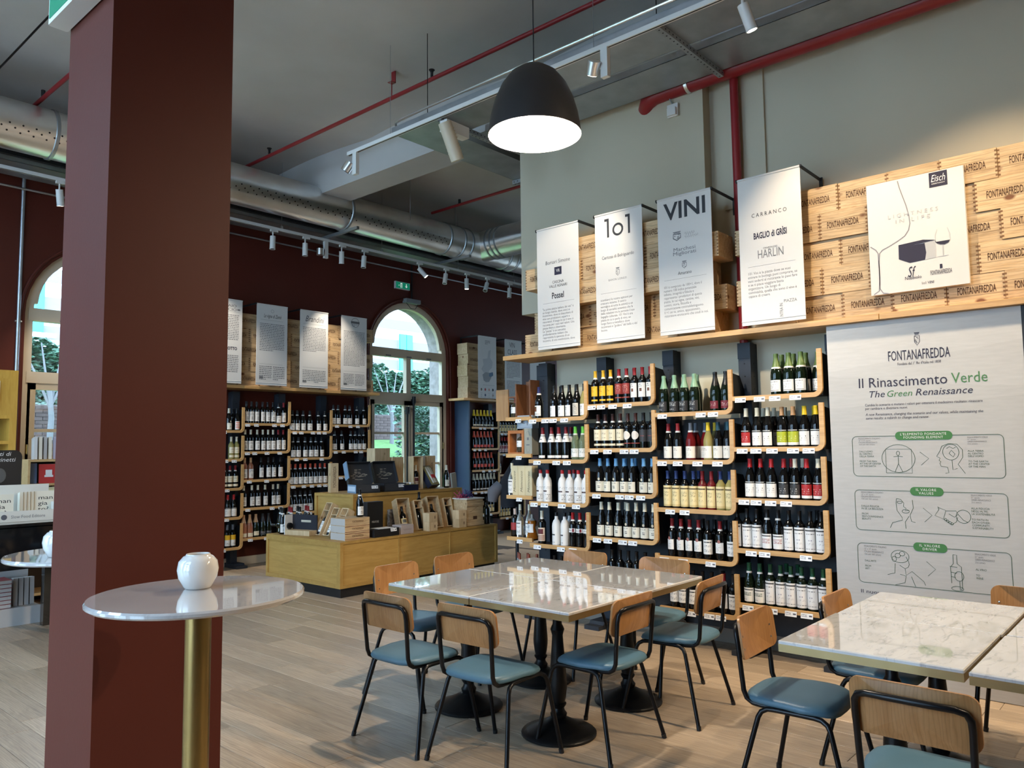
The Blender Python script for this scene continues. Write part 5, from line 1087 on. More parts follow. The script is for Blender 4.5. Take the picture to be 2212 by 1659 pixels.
small = 'RINASCIMENTO ITALIANO\n15° e 16° secolo\nITALIAN RENAISSANCE\n15th and 16th century'; smallr = 'RINASCIMENTO VERDE\n21° secolo\nGREEN RENAISSANCE\n21st century'
for k in (1, 2, 3): T(small, PO['s%dl' % k], inkgrey, pp, Y3); T(smallr, PO['s%dr' % k], inkgrey, pp, Y3)
T("DALL'UOMO\nAL CENTRO\nDELLA TERRA\n\nFROM THE MAN\nAT THE OF CENTER\nOF THE EARTH", PO['l1'], lineg, pp, Y3); T("ALLA TERRA\nAL CENTRO\nDELL'UOMO\n\nTO THE EARTH\nAT THE CENTER\nOF THE MAN", PO['r1'], lineg, pp, Y3)
T('DALLA FIDUCIA\nIN SÉ, LA BELLEZZA\n\nFROM\nSELF-CONFIDENCE:\nBEAUTY', PO['l2'], lineg, pp, Y3); T('ALLA FIDUCIA\nNEGLI ALTRI,\nLA SOSTENIBILITÀ\n\nTO FAITH IN\nEACH OTHER:\nCOMMUNITY,\nSUSTAINABILITY', PO['r2'], lineg, pp, Y3)
T("DALL'ARTE\n\nFROM\nART", PO['l3'], lineg, pp, Y3); T('AL VINO\n\nTO\nWINE', PO['r3'], lineg, pp, Y3)
T('Il nuovo', (-.43, .565, -.28, .588), inkdark, pp, Y3)
def draw(key, lines, w_=.003, closed=()):
    x0, z0, x1, z1 = PO[key]; mb = MB()
    for ln in lines: mb.ribbon([(x0 + (x1 - x0) * a, z0 + (z1 - z0) * b) for a, b in ln], w_, Y3)
    marks(pp, mb, lineg, 'line_drawing')
def ell(cx, cy, rx, ry, a0=0, a1=360, n=24): return [(cx + rx * math.cos(R(a0 + (a1 - a0) * i / n)), cy + ry * math.sin(R(a0 + (a1 - a0) * i / n))) for i in range(n + 1)]
# plain circle-and-square emblem
draw('d1', [ell(.5, .52, .5, .48), [(.12, .02), (.12, .84), (.90, .84), (.90, .02), (.12, .02)], ell(.5, .70, .05, .07), [(.5, .63), (.5, .34)], [(.5, .34), (.38, .05)], [(.5, .34), (.62, .05)], [(.36, .58), (.5, .60), (.64, .58)]])
draw('d2', [[(.30, .02), (.42, .04), (.38, .22), (.16, .25), (.12, .35), (.16, .40), (.10, .45), (.14, .52), (.02, .58), (.14, .75), (.22, .92), (.45, 1.0), (.75, .98), (.92, .80), (.92, .55), (.75, .32), (.98, .02)], ell(.52, .72, .28, .26), [(.55, .46), (.56, .14), (.72, .18)], [(.38, .84), (.48, .90), (.60, .84), (.70, .88)], [(.46, .68), (.54, .78), (.66, .66), (.60, .56), (.52, .62), (.46, .68)]])
draw('d3', [[(.30, 1.0), (.28, .85), (.30, .60), (.48, .38), (.50, .28), (.10, .18), (.0, .0)], [(.30, 1.0), (.46, .98), (.58, .86), (.56, .74), (.66, .68), (.62, .60), (.78, .62)], ell(.64, .58, .14, .06), ell(.42, .88, .10, .04), [(.92, .97), (.94, .70), (.80, .45), (.85, .25), (1.0, .22)], [(.62, .0), (.60, .22), (.76, .42)]])
draw('d4', [[(.10, 1.0), (.12, .82), (.0, .50), (.24, .32), (.32, .80), (.10, .96)], [(.33, .78), (.60, .80), (.66, .62), (.55, .45), (.40, .62)], [(.24, .32), (.46, .02), (.60, .20), (.64, .45)], ell(.80, .50, .20, .36), ell(.30, .30, .03, .06), ell(.36, .22, .03, .06), ell(.42, .14, .03, .06), ell(.48, .08, .03, .06), [(.66, .60), (.80, .30), (.92, .20)]])
draw('d5', [ell(.36, .82, .24, .17), ell(.30, .84, .07, .06), ell(.42, .90, .07, .06), ell(.20, .74, .06, .07), [(.52, .82), (.58, .70), (.60, .62), (.56, .54), (.48, .50), (.34, .58)], [(.22, .62), (.20, .36), (.0, .30)], [(.48, .50), (.50, .32), (.66, .44), (.96, .20), (1.0, .10)], [(.34, .34), (.50, .30), (.46, .12), (.20, .04)], [(.64, .30), (.70, .14), (.74, .04)]])
draw('d6', [[(.25, 1.0), (.50, 1.0), (.50, .76), (.78, .68), (.78, .12), (.70, .06)], [(.25, 1.0), (.25, .76), (.05, .66), (.08, .22)], ell(.60, .42, .30, .13), [(.62, .30), (.62, .05)], [(.0, .68), (.5, .66)], [(.05, .52), (.45, .50)], [(.05, .40), (.36, .38)], ell(.45, .08, .40, .06)])
for k in (1, 2, 3): draw('a%d' % k, [[(0, 1), (1, .5), (.1, 0)]], .0028)

# ------------------------------------------------------------------ the glass poster leaning on the crates
gp = thing('glass_poster', 'white glassware poster board standing against the pine crates', 'poster', (5.575, 1.32, 2.574), -PI / 2)
gp.location.z = 2.574
O('board', MB().bbox(-.297, .297, 0, .03, 0, .77, .001).mesh('board', M('poster_cream_white', (.64, .62, .59), .6)), gp)
palegrey = M('pale_grey_ink', (.46, .46, .46), .7); midgrey = M('mid_grey_ink', (.24, .23, .25), .7)
GY = -.0015
marks(gp, MB().ribbon(GP['bowl'], .006, GY).ribbon(GP['bowl2'], .006, GY), midgrey, 'glass_drawing')
marks(gp, MB().poly(GP['boxtop'], GY).poly(GP['boxl'], GY).poly(GP['boxf'], GY), inkdark, 'carton_drawing'); marks(gp, MB().poly(GP['boxr'], GY), palegrey, 'carton_drawing')
marks(gp, MB().poly(GP['wine'], GY), inkdark, 'wine_drawing'); marks(gp, MB().ribbon(GP['gl'], .003, GY).ribbon(GP['gr'], .003, GY).ribbon(GP['gb'], .003, GY), palegrey, 'glass_drawing')
q = GP['sq']; marks(gp, MB().rect(q[0], q[2], q[1], q[3], GY), inkdark, 'logo_square')
T('Eisch', (q[0] + .012, q[1] + .35 * (q[3] - q[1]), q[2] - .012, q[1] + .82 * (q[3] - q[1])), paper, gp, GY - .0006, shear=.3); T('GERMANY', (q[0] + .014, q[1] + .18 * (q[3] - q[1]), q[2] - .014, q[1] + .27 * (q[3] - q[1])), paper, gp, GY - .0006)
q = GP['t1']; T('LIGHTNESS', (q[0], (q[1] + q[3]) / 2 - .002, q[2], (q[1] + q[3]) / 2 + .024), palegrey, gp, GY - .0006, space=1.6); q2 = GP['t2']; T('IN LIFE', (q2[0], (q[1] + q[3]) / 2 - .042, q2[2], (q[1] + q[3]) / 2 - .016), palegrey, gp, GY - .0006, space=1.6)
for kk, tx, hgt, sh_ in (('nb', 'Nebbiolo', .022, 0), ('fo', 'FONTANAFREDDA', .030, 0), ('sf', 'Sf', .07, .3), ('v', '1o1 VINI', .018, 0)):
    q = GP[kk]; zc = (q[1] + q[3]) / 2; x1 = q[2] if kk != 'sf' else q[0] + .05; T(tx, (q[0], zc - hgt / 2, x1, zc + hgt / 2), inkdark, gp, GY - .0006, shear=sh_)
q = GP['em']; marks(gp, MB().rect(q[0], q[2], q[1], q[3], GY), inkdark, 'emblem')

# ------------------------------------------------------------------ pendant lamp
CEIL = 5.38
pl = thing('pendant_lamp', 'large dark grey dome pendant lamp above the central table', 'lamp', (3.60, 2.96, 3.49))
O('shade', MB().lathe([(.287, 0), (.283, .05), (.270, .13), (.245, .22), (.205, .31), (.15, .385), (.085, .43), (.03, .447), (0, .449)], 48).mesh('shade', lampblack, 60), pl)
O('shade_lining', MB().lathe([(.287, 0), (.279, .05), (.266, .13), (.241, .22), (.201, .308), (.147, .381), (.083, .426), (0, .443)], 48).mesh('shade_lining', lampin, 60), pl)
O('bulb', MB().lathe([(0, .17), (.035, .18), (.055, .21), (.055, .24), (.035, .29), (.02, .33), (0, .34)], 20).mesh('bulb', M('bulb_glow', (1, .95, .85), .5, emit=(1, .90, .76), es=38), 60), pl)
O('cable', MB().cyl((0, 0, .447), (0, 0, CEIL - 3.49 + .10), .004, n=6).mesh('cable', black), pl)
light_obj('pendant_light', 'POINT', (0, 0, .14), 120, (1, .87, .70), parent=pl, shadow_soft_size=.06)

# ------------------------------------------------------------------ track spotlights
spot_body = MB().cyl((0, 0, 0), (0, 0, -.17), .036, n=18).mesh('spot_body', whitemet, 40)
spot_lens_on = MB().lathe([(0, -.1725), (.031, -.1725)], 16).mesh('lens', lens_on, fix=False)
spot_lens_off = MB().lathe([(0, -.1725), (.031, -.1725)], 16).mesh('lens', lens_off, fix=False)
spot_rim = MB().lathe([(.036, -.165), (.038, -.168), (.038, -.176), (.032, -.176), (.032, -.170)], 18).mesh('lens_rim', whitemet, 40)
spot_stem = MB().cyl((0, 0, .055), (0, 0, -.01), .009, n=8).box(-.035, .035, -.016, .016, .055, .085).box(.035, .075, -.008, .008, .06, .085).mesh('track_adapter', whitemet)
def spotlight(loc, aim, label, group, lit=False, power=0, col=(1, .86, .66), size=1.0, blend=.6, axis='x'):
    """cylinder spot on a track adapter; the head is turned towards aim"""
    t = thing('track_spotlight', label, 'spotlight', loc, 0 if axis == 'x' else PI / 2, group)
    O('track_adapter', spot_stem, t)
    q = (Vector(aim) - Vector(loc)).to_track_quat('-Z', 'Y')
    if axis != 'x': q = Matrix.Rotation(-PI / 2, 3, 'Z').to_quaternion() @ q
    h = O('spot_body', spot_body, t, (0, 0, -.005)); h.rotation_mode = 'QUATERNION'; h.rotation_quaternion = q
    O('lens', spot_lens_on if lit else spot_lens_off, h); O('lens_rim', spot_rim, h)
    if lit and power:
        l = light_obj('spot_beam', 'SPOT', (0, 0, -.18), power, col, parent=h, spot_size=size, spot_blend=blend, shadow_soft_size=.03)
    return t
def rail(label, p0, p1, w_=.034, h_=.036, name='light_track'):
    x0, y0, z0 = p0; x1, y1, z1 = p1
    r_ = thing(name, label, 'track', ((x0 + x1) / 2, (y0 + y1) / 2, z0))
    dx, dy = abs(x1 - x0) / 2 + (w_ / 2 if y0 != y1 else 0), abs(y1 - y0) / 2 + (w_ / 2 if x0 != x1 else 0)
    O('rail', MB().box(-dx, dx, -dy, dy, 0, h_).mesh('rail', whitemet), r_)
    gx, gy = (dx - .01, .006) if x0 != x1 else (.006, dy - .01)
    O('groove', MB().box(-gx, gx, -gy, gy, -.001, .001).mesh('groove', black), r_)
    return r_
TF = 9.0; TZ = 4.47
tf = rail('white spotlight track in front of the far maroon wall', (1.0, TF, TZ), (12.5, TF, TZ))
for x in (2.2, 3.9, 5.60, 7.3, 8.9, 10.3): O('suspension_wire', MB().cyl((x - 6.75, 0, .03), (x - 6.75, 0, CEIL + .08 - TZ), .0025, n=5).box(x - 6.765, x - 6.735, -.012, .012, .03, .07).mesh('suspension_wire', galvd), tf)
O('rear_conduit', MB().cyl((-5.5, .88, .10), (5.5, .88, .10), .013, n=8).mesh('rear_conduit', galvd, 40), tf)
sp = [(2.90, 1, (3.4, 9.6, 1.6), 60), (5.47, 0, (5.3, 8.9, 0), 0), (5.965, 0, (5.97, 9.0, 0), 0), (6.57, 1, (7.0, 9.6, 1.3), 60), (6.97, 0, (6.5, 8.8, 0), 0), (8.04, 1, (9.8, 7.0, 1.2), 80), (8.62, 0, (7.6, 8.5, 1.0), 0), (9.10, 1, (9.12, 9.0, 0), 60), (9.60, 0, (8.0, 8.4, 1.6), 0), (10.18, 0, (9.9, 9.0, 0), 0), (4.4, 1, (5.5, 9.6, 1.5), 70), (3.4, 0, (3.4, 8.6, 0), 0)]
sp = [(a, b, c, d * 1.3) for a, b, c, d in sp]; sp.sort()
for k, (x, lit, aim, pw) in enumerate(sp):
    spotlight((x, TF, TZ - .085), aim, 'white cylinder spotlight, %s from left on far-wall track, %s' % (ORD[k], 'lit' if lit else 'unlit'), 'spotlights on the far wall track', bool(lit), pw, (1, .88, .72), R(62))
# square-arm spot on the far track
t = thing('arm_spotlight', 'silver drum spotlight on a square white arm, far-wall track', 'spotlight', (6.30, TF, TZ))
O('arm', MB().box(-.03, .03, -.02, .02, -.24, 0).mesh('arm', whitemet), t); O('drum', MB().cyl((-.09, 0, -.12), (-.09, 0, -.21), .05, n=18).box(-.05, -.03, -.01, .01, -.18, -.16).mesh('drum', galv, 40), t); O('drum_top', MB().cyl((-.09, 0, -.119), (-.09, 0, -.115), .046, n=18).mesh('drum_top', black), t)
# near track parallel to the grey wall
TX = 4.60; TNZ = 4.49
tn = rail('white spotlight track parallel to the grey wall', (TX, -4.0, TNZ), (TX, 6.20, TNZ))
for y in (-2.0, .6, 3.2, 5.55): O('suspension_wire', MB().cyl((0, y - 1.1, .03), (0, y - 1.1, CEIL + .1 - TNZ), .0025, n=5).mesh('suspension_wire', galvd), tn)
NS = [(2.03, (5.45, 1.55, 2.0), 1, 'at the top edge of view'), (.70, (5.5, .9, 2.7), 1, 'above the right-hand tables'), (-.40, (3.4, .9, .7), 1, 'behind viewer, over right-hand tables'), (-1.2, (3.9, 2.9, .75), 1, 'behind viewer, over central table'), (-2.2, (3.5, 1.6, 0), 1, 'last behind the viewer')]
for (y, aim, lit, lab), pw in zip(NS, (75, 55, 105, 150, 185)):
    spotlight((TX, y, TNZ - .085), aim, 'white cylinder spotlight on grey-wall track, ' + lab, 'spotlights on the grey wall track', True, pw, (1, .79, .54), R(86), axis='y')
def armspot(y, lit, label, aim=None, side=-1, pw=0):
    t = thing('arm_spotlight', label, 'spotlight', (TX, y, TNZ), 0, 'arm spotlights on the grey wall track')
    O('arm', MB().box(-.02, .02, -.03, .03, -.22, 0).mesh('arm', whitemet), t)
    dd = (Vector(aim) - Vector((TX, y, TNZ - .15))).normalized() if aim else Vector((-.3, .5, -.8)).normalized(); c0 = Vector((-.03, .085, -.13))
    O('drum', MB().cyl(c0 - dd * .05, c0 + dd * .05, .048, n=18).box(-.015, .005, .02, .06, -.14, -.12).mesh('drum', galv, 40), t)
    O('lens', MB().cyl(c0 + dd * .0505, c0 + dd * .052, .042, n=18).mesh('lens', lens_on if lit else lens_off), t)
    if lit and pw: light_obj('arm_beam', 'SPOT', tuple(c0 + dd * .06), pw, (1, .84, .64), parent=t, aim=tuple(c0 + dd), spot_size=R(55), spot_blend=.6, shadow_soft_size=.03)
armspot(6.08, False, 'drum spotlight on square arm at the far end of the grey-wall track'); armspot(3.10, True, 'lit drum spotlight beside the pendant lamp', (5.46, 4.2, 2.7), pw=90)
t = thing('ribbed_spotlight', 'cream ribbed spotlight hanging where the cable tray turns', 'spotlight', (TX, 4.83, TNZ))
O('driver_box', MB().box(.02, .30, -.03, .06, -.12, -.02).mesh('driver_box', whitemet), t); rh = O('spot_body', MB().cyl((.02, 0, -.05), (.16, -.02, -.36), .06, n=18).mesh('spot_body', M('cream_enamel', (.62, .54, .40), .4), 40), t)
for k in range(8): O('fin', MB().cyl((.05 + k * .012, -.004 - k * .001, -.10 - k * .0265), (.054 + k * .012, -.004 - k * .001, -.108 - k * .0265), .064, n=18).mesh('fin', MATS['cream_enamel'], 40), rh)

# ------------------------------------------------------------------ air duct
dz = 4.80; dy = 8.60; dr = .245
du = thing('air_duct', 'shiny round galvanised air duct below the ceiling along the far wall', 'duct', (0, dy, dz))
O('duct_pipe', MB().cyl((-1.65, 0, 0), (12.5, 0, 0), dr, n=48).mesh('duct_pipe', galv, 40), du)
for x in (.6, 2.67, 6.30, 8.15, 8.45, 8.62, 9.55, 9.75, 10.9): O('collar', MB().lathe([(dr, -.02), (dr + .012, -.015), (dr + .012, .015), (dr, .02)], 48).mesh('collar', galvd, 30), du, (x, 0, 0), (0, PI / 2, 0))
br = O('branch_pipe', MB().cyl((9.0, .0, .02), (9.0, -4.6, .02), dr, n=48).mesh('branch_pipe', galv, 40), du)
for y in (-.34, -.44, -.54): O('collar', MB().lathe([(dr, -.015), (dr + .012, -.012), (dr + .012, .012), (dr, .015)], 48).mesh('collar', galvd, 30), br, (9.0, y, .02), (PI / 2, 0, 0))
mb = MB()
for k in range(150):
    x = 1.9 + k * .115
    if x > 8.0: break
    if abs(((x - 3.05) % 3.25)) < .1: continue
    for j in range(3):
        a = R(196 + j * 9); xx = x + (j * .05)
        if (k // 3) % 4 == 3 and j == 0: continue
        c_, s_ = math.cos(a), math.sin(a); p = Vector((xx, c_ * dr, -s_ * dr * -1)); n_ = Vector((0, c_, s_)); mb.cyl(Vector((xx, c_ * dr, s_ * dr * -1 * -1)), Vector((xx, c_ * (dr + .001), s_ * (dr + .001))), .0095, n=8)
pf = O('perforation', mb.mesh('perforation', black), du); pf['kind'] = 'stuff'
for x in (3.05, 6.30, 8.45): O('hanger', MB().cyl((x, 0, dr), (x, 0, CEIL + .1 - dz), .005, n=6).box(x - .02, x + .02, -.33, .5, -dr - .05, -dr - .01).mesh('hanger', galvd), du)
# tray behind the duct
ct = thing('cable_tray', 'flat grey cable tray behind the round duct near the far wall', 'cable tray', (0, 9.25, 4.62))
O('tray', MB().box(-1.65, 12.5, -.10, .40, .0, .004).box(-1.65, 12.5, -.10, -.096, .0, .07).box(-1.65, 12.5, .396, .40, 0, .07).mesh('tray', galvd), ct); O('tray_lip', MB().box(-1.65, 12.5, -.16, -.105, .05, .09).mesh('tray_lip', darkmet), ct)
# trays along the grey wall
ct = thing('cable_tray', 'pair of galvanised cable trays along the grey wall turning over the passage', 'cable tray', (0, 0, 4.565))
for x0, x1, yb in ((4.66, 5.10, 5.60), (5.22, 5.64, 4.9)):
    O('tray', MB().box(x0, x1, -4.9, yb, 0, .003).box(x0, x0 + .004, -4.9, yb, 0, .06).box(x1 - .004, x1, -4.9, yb, 0, .06).mesh('tray', galvd), ct)
O('tray', MB().box(4.66, 10.5, 5.16, 5.60, 0.001, .004).box(5.10, 10.5, 5.16, 5.164, 0, .06).box(4.66, 10.5, 5.596, 5.60, 0, .06).mesh('tray', galvd), ct)
O('tray', MB().box(5.64, 10.5, 4.68, 5.06, 0.001, .004).box(5.64, 10.5, 4.68, 4.684, 0, .06).box(5.64, 10.5, 5.056, 5.06, 0, .06).mesh('tray', galvd), ct)
O('rail_tube', MB().tube([(4.62, -4.9, .085), (4.62, 5.40, .085), (4.64, 5.52, .085), (4.72, 5.60, .085), (4.85, 5.63, .085)], .012, 8).mesh('rail_tube', galv, 40), ct)
def strut(p0, p1):
    p0 = Vector(p0); p1 = Vector(p1); d = (p1 - p0); n_ = int(d.length / .05); s = MB(); ax = 'x' if abs(d.x) > abs(d.y) else 'y'
    if ax == 'x': s.box(p0.x, p1.x, p0.y - .022, p0.y + .022, p0.z - .042, p0.z)
    else: s.box(p0.x - .022, p0.x + .022, p0.y, p1.y, p0.z - .042, p0.z)
    o = O('strut', s.mesh('strut', galvd), ct); hb = MB()
    for k in range(n_):
        q = p0 + d * ((k + .5) / n_); hb.cyl((q.x, q.y, q.z - .0425), (q.x, q.y, q.z - .0435), .007, n=6)
        if ax == 'x': hb.cyl((q.x, q.y - .0225, q.z - .02), (q.x, q.y - .0235, q.z - .02), .007, n=6)
        else: hb.cyl((q.x - .0225, q.y, q.z - .02), (q.x - .0235, q.y, q.z - .02), .007, n=6)
    O('strut_holes', hb.mesh('strut_holes', black), o)
for y in (2.70, -.6): strut((4.62, y, -.002), (5.66, y, -.002))
strut((4.7, 4.98, -.002), (5.7, 4.98, -.002)); strut((6.45, 4.65, -.002), (6.45, 5.62, -.002)); strut((8.5, 4.65, -.002), (8.5, 5.62, -.002))
for x, y in ((4.665, 5.10), (6.45, 5.60), (4.665, 2.70), (6.45, 4.66)): O('hanger_wire', MB().cyl((x, y, .0), (x, y, CEIL + .1 - 4.565 if x < 5.8 or x > 6.25 else .35), .004, n=6).mesh('hanger_wire', blackmet), ct)

# ------------------------------------------------------------------ red pipes
rpz = 4.60
rp_ = thing('fire_pipe', 'thick glossy red pipe along the top of the grey wall', 'pipe', (5.735, 0, rpz))
O('pipe', MB().tube([(0, -4.9, 0), (0, 3.25, 0), (0, 3.36, -.006), (.012, 3.43, -.03), (.05, 3.47, -.06), (.11, 3.48, -.075), (.16, 3.48, -.08)], .074, 20).mesh('pipe', redpaint, 50), rp_)
O('riser', MB().cyl((.055, 2.655, -.02), (.075, 2.655, -rpz + 2.437), .034, n=16).cyl((.075, 2.655, -rpz + 2.393), (.075, 2.655, -rpz + 2.1), .034, n=16).mesh('riser', redpaint, 50), rp_)
O('clamp', MB().lathe([(.0745, -.015), (.080, -.014), (.080, .014), (.0745, .015)], 24).mesh('clamp', galv, 40), rp_, (0, 3.03, 0), (PI / 2, 0, 0))
rp_ = thing('sprinkler_pipe', 'thin red sprinkler pipe under the ceiling between pillar and pendant lamp', 'pipe', (4.95, 0, 5.13))
O('pipe', MB().cyl((0, -4.9, 0), (0, 8.95, 0), .021, n=12).mesh('pipe', redpaint, 40), rp_)
for y in (8.25, 5.35, 2.6): O('sprinkler_head', MB().cyl((0, y, .02), (0, y, .07), .014, n=8).lathe([(0, .07), (.018, .072), (.018, .085), (.03, .09), (.03, .094), (0, .095)], 12, (0, y, 0)).mesh('sprinkler_head', black), rp_)
for y in (5.95, 3.4): O('hanger', MB().cyl((0, y, 0), (0, y, .18), .006, n=6).box(-.03, .03, y - .03, y + .03, .16, .165).box(.02, .03, y - .03, y + .03, .16, .30).mesh('hanger', redpaint), rp_)
rp_ = thing('sprinkler_pipe', 'short thin red sprinkler pipe above the duct bend', 'pipe', (7.95, 0, 5.16))
O('pipe', MB().cyl((0, 5.3, 0), (0, 8.6, 0), .021, n=12).mesh('pipe', redpaint, 40), rp_); O('sprinkler_head', MB().cyl((0, 8.0, .02), (0, 8.0, .08), .02, n=8).mesh('sprinkler_head', black), rp_)
rp_ = thing('sprinkler_pipe', 'thin red sprinkler pipe left of the maroon pillar', 'pipe', (2.545, 0, 5.10))
O('pipe', MB().cyl((0, 3.5, 0), (0, 8.70, 0), .021, n=12).mesh('pipe', redpaint, 40), rp_); O('sprinkler_head', MB().cyl((0, 8.45, .02), (0, 8.45, .08), .02, n=8).mesh('sprinkler_head', black), rp_)
for x, y, lab in ((3.05, 7.1, 'white pull-cord holder on the ceiling beside the pillar'), (6.9, 7.9, 'white pull-cord holder on the ceiling above the duct')):
    t = thing('ceiling_cord', lab, 'cord', (x, y, 5.30)); O('holder', MB().cyl((0, 0, .02), (0, 0, .14), .025, n=10).mesh('holder', whitemet, 40), t); O('cord', MB().cyl((0, 0, -.62), (0, 0, .03), .003, n=5).mesh('cord', galvd), t)
cb_ = thing('ceiling_conduit', 'thin dark conduit crossing the ceiling at upper left', 'pipe', (2.075, 0, 5.12)); O('pipe', MB().cyl((0, -4.9, 0), (0, 9.9, 0), .009, n=8).mesh('pipe', blackmet, 40), cb_)
so = thing('wall_socket', 'small white socket box on grey wall below the red pipe', 'socket', (5.755, 3.19, 4.42))
O('plate', MB().box(-.02, 0, -.05, .05, -.055, .055).mesh('plate', whitemet), so); O('socket_cover', MB().box(-.045, -.02, -.04, .04, -.05, .015).mesh('socket_cover', whitemet), so); O('cable', MB().tube([(-.015, 0, .05), (-.02, .03, .12), (-.03, -.02, .2)], .005, 6).mesh('cable', galvd, 40), so)
# conduit on the far wall, left
cd = thing('wall_conduit', 'thin grey conduit running down the maroon wall at far left', 'pipe', (2.83, 9.93, 0)); O('pipe', MB().cyl((0, 0, 2.46), (0, 0, 4.75), .02, n=10).mesh('pipe', galvd, 40), cd); O('clip', MB().cyl((-.035, 0, 3.05), (.035, 0, 3.05), .012, n=8).mesh('clip', galvd), cd)
cd = thing('wall_conduit', 'thin dark conduit above the exit sign on the maroon wall', 'pipe', (8.71, 9.935, 0)); O('pipe', MB().cyl((0, 0, 4.09), (0, 0, 4.9), .012, n=8).mesh('pipe', blackmet, 40), cd)
em = thing('window_lamp', 'small wire-guard lamp at the crown of the arched window', 'lamp', (8.68, 9.90, 4.03)); O('housing', MB().box(-.16, .16, -.05, .05, -.01, .06).mesh('housing', M('grey_housing', (.2, .21, .22), .5)), em); O('wire_guard', MB().tube([(-.12, 0, -.01), (-.04, -.02, -.10), (.06, -.02, -.10), (.14, 0, -.01)], .005, 6).mesh('wire_guard', blackmet), em)

# ------------------------------------------------------------------ exit signs
def arrow_pts(cx, cz, s, down=True):
    k = -1 if down else 1
    return [(cx - .12 * s, cz - k * .5 * s), (cx + .12 * s, cz - k * .5 * s), (cx + .12 * s, cz + k * .05 * s), (cx + .4 * s, cz + k * .05 * s), (cx, cz + k * .5 * s), (cx - .4 * s, cz + k * .05 * s), (cx - .12 * s, cz + k * .05 * s)]
ex = thing('exit_sign', 'small green exit sign on the maroon wall above the arched window', 'sign', (8.485, 9.915, 4.303))
O('housing', MB().bbox(-.16, .16, -.012, .03, -.062, .062, .004).mesh('housing', whitemet), ex); O('face', MB().box(-.15, .15, -.014, -.012, -.052, .052).mesh('face', signgreen), ex)
O('pictogram', MB().poly(arrow_pts(.075, 0, .07), -.015).rect(-.055, -.015, -.04, .04, -.015).poly([(-.10, -.01), (-.085, .01), (-.07, -.01), (-.085, -.012)], -.015).mesh('pictogram', signwhite, fix=False), ex); O('runner', MB().poly([(-.048, -.036), (-.036, -.01), (-.046, .012), (-.03, .024), (-.022, .008), (-.03, -.01), (-.02, -.034), (-.028, -.036)], -.0155).mesh('runner', signgreen, fix=False), ex)
ex = thing('exit_sign', 'green exit sign box projecting from the top of the maroon pillar', 'sign', (1.125, 3.24, 3.43), -PI / 2)
O('housing', MB().bbox(-.22, .20, -.075, .0, -.10, .14, .006).mesh('housing', whitemet), ex); O('face', MB().box(-.20, .18, -.078, -.075, -.08, .12).mesh('face', signgreen), ex)
O('pictogram', MB().rect(.02, .10, -.06, .10, -.079).poly([(-.14, .0), (-.08, .05), (-.08, .02), (-.02, .02), (-.02, -.02), (-.08, -.02), (-.08, -.05)], -.079).mesh('pictogram', signwhite, fix=False), ex)

# ------------------------------------------------------------------ blue-sided cabinet on the far wall, right of the arched window
cabsh = shelving('dark steel shelving with blue side panel, right of the arched window', (9.826, 9.59, 0), 0, FW, 2, [LEV_B, LEV_A], tagseed=21)
O('side_panel', MB().box(-.091, -.061, .01, .36, 0, 2.39).mesh('side_panel', M('blue_steel_panel', (.040, .065, .115), .4)), cabsh, label='dark blue side panel')
o = O('display_board', MB().bbox(9.58, 11.9, 9.56, 9.95, 2.395, 2.435).mesh('display_board', MATS['oak_board_x'])); tag(o, 'oak display board above the blue-sided shelving', 'shelf')
CAB = {(0, 0): [('syl', .10 + k * .082, 0) for k in range(6)], (0, 1): [('srd', .10 + k * .084, 0) for k in range(6)], (0, 2): [('srf', .10 + k * .086, 0) for k in range(6)], (0, 3): [('swh', .08 + k * .08, 0) for k in range(7)], (0, 4): [('mcr', .40 + k * .08, 0) for k in range(3)],
       (1, 0): [('mcr', .05 + k * .078, 0) for k in range(7)], (1, 1): [('mpk', .05 + k * .078, 0) for k in range(5)], (1, 2): [('mcr', .05, 0)], (1, 3): [('mpk', .05 + k * .08, 0) for k in range(3)], (1, 4): [('mcr', .05 + k * .08, 0) for k in range(4)]}
fill(CAB, [LEV_B, LEV_A], lambda u, y, z: ((9.826 + u, 9.59 + y, z), 0), ['blue-sided shelving left bay', 'blue-sided shelving right bay'], FW, .07, .16, 'bottles on the blue-sided shelving')

# ------------------------------------------------------------------ end shelves beyond the first bay
es = thing('end_shelf_unit', 'short oak shelves at the passage end of the grey wall', 'shelving', (5.60, 5.02, 0), -PI / 2)
EL = [1.836, 1.485, 1.092, .700, .30]
for z in EL:
    s = O('shelf', MB().box(0, .315, .02, .27, -.006, .006).mesh('shelf', darkmet), es, (0, 0, z))
    O('oak_edge', MB().box(0, .315, 0, .022, -.0175, .0175).mesh('oak_edge', oakedge), s); O('price_tag', TAGM_S, s, (.13, -.008, -.038))
O('post', MB().box(.20, .315, .24, .36, 0, 2.36).mesh('post', anthra), es)
# open wooden case with a flask, beside a brown panel
dkwood = wood('walnut_case', (.20, .085, .035), (.13, .05, .02), grain=(8, 8, 1), scale=3, rough=.4)
litwood = wood('case_board', (.42, .25, .11), (.33, .18, .075), grain=(8, 8, 1), scale=3, rough=.5)
def W(u, y, z): return (5.60 + y, 5.02 - u, z)
t = thing('wooden_case', 'open brown wooden case with lid board, top of the passage end shelves', 'case', W(.0, .02, EL[0] + .007), -PI / 2)
O('door_panel', MB().box(-.16, .0, .02, .035, -.02, .285).mesh('door_panel', litwood), t); O('case', MB().box(.11, .125, .0, .16, 0, .33).box(.12, .30, .15, .165, 0, .36).box(.285, .30, 0, .16, 0, .36).box(.0, .12, .15, .165, 0, .30).mesh('case', dkwood), t); O('inner_shelf', MB().box(0, .11, .03, .15, .20, .215).mesh('inner_shelf', dkwood), t)
flask = M('smoky_glass', (.05, .045, .03), .05, spec=.6)
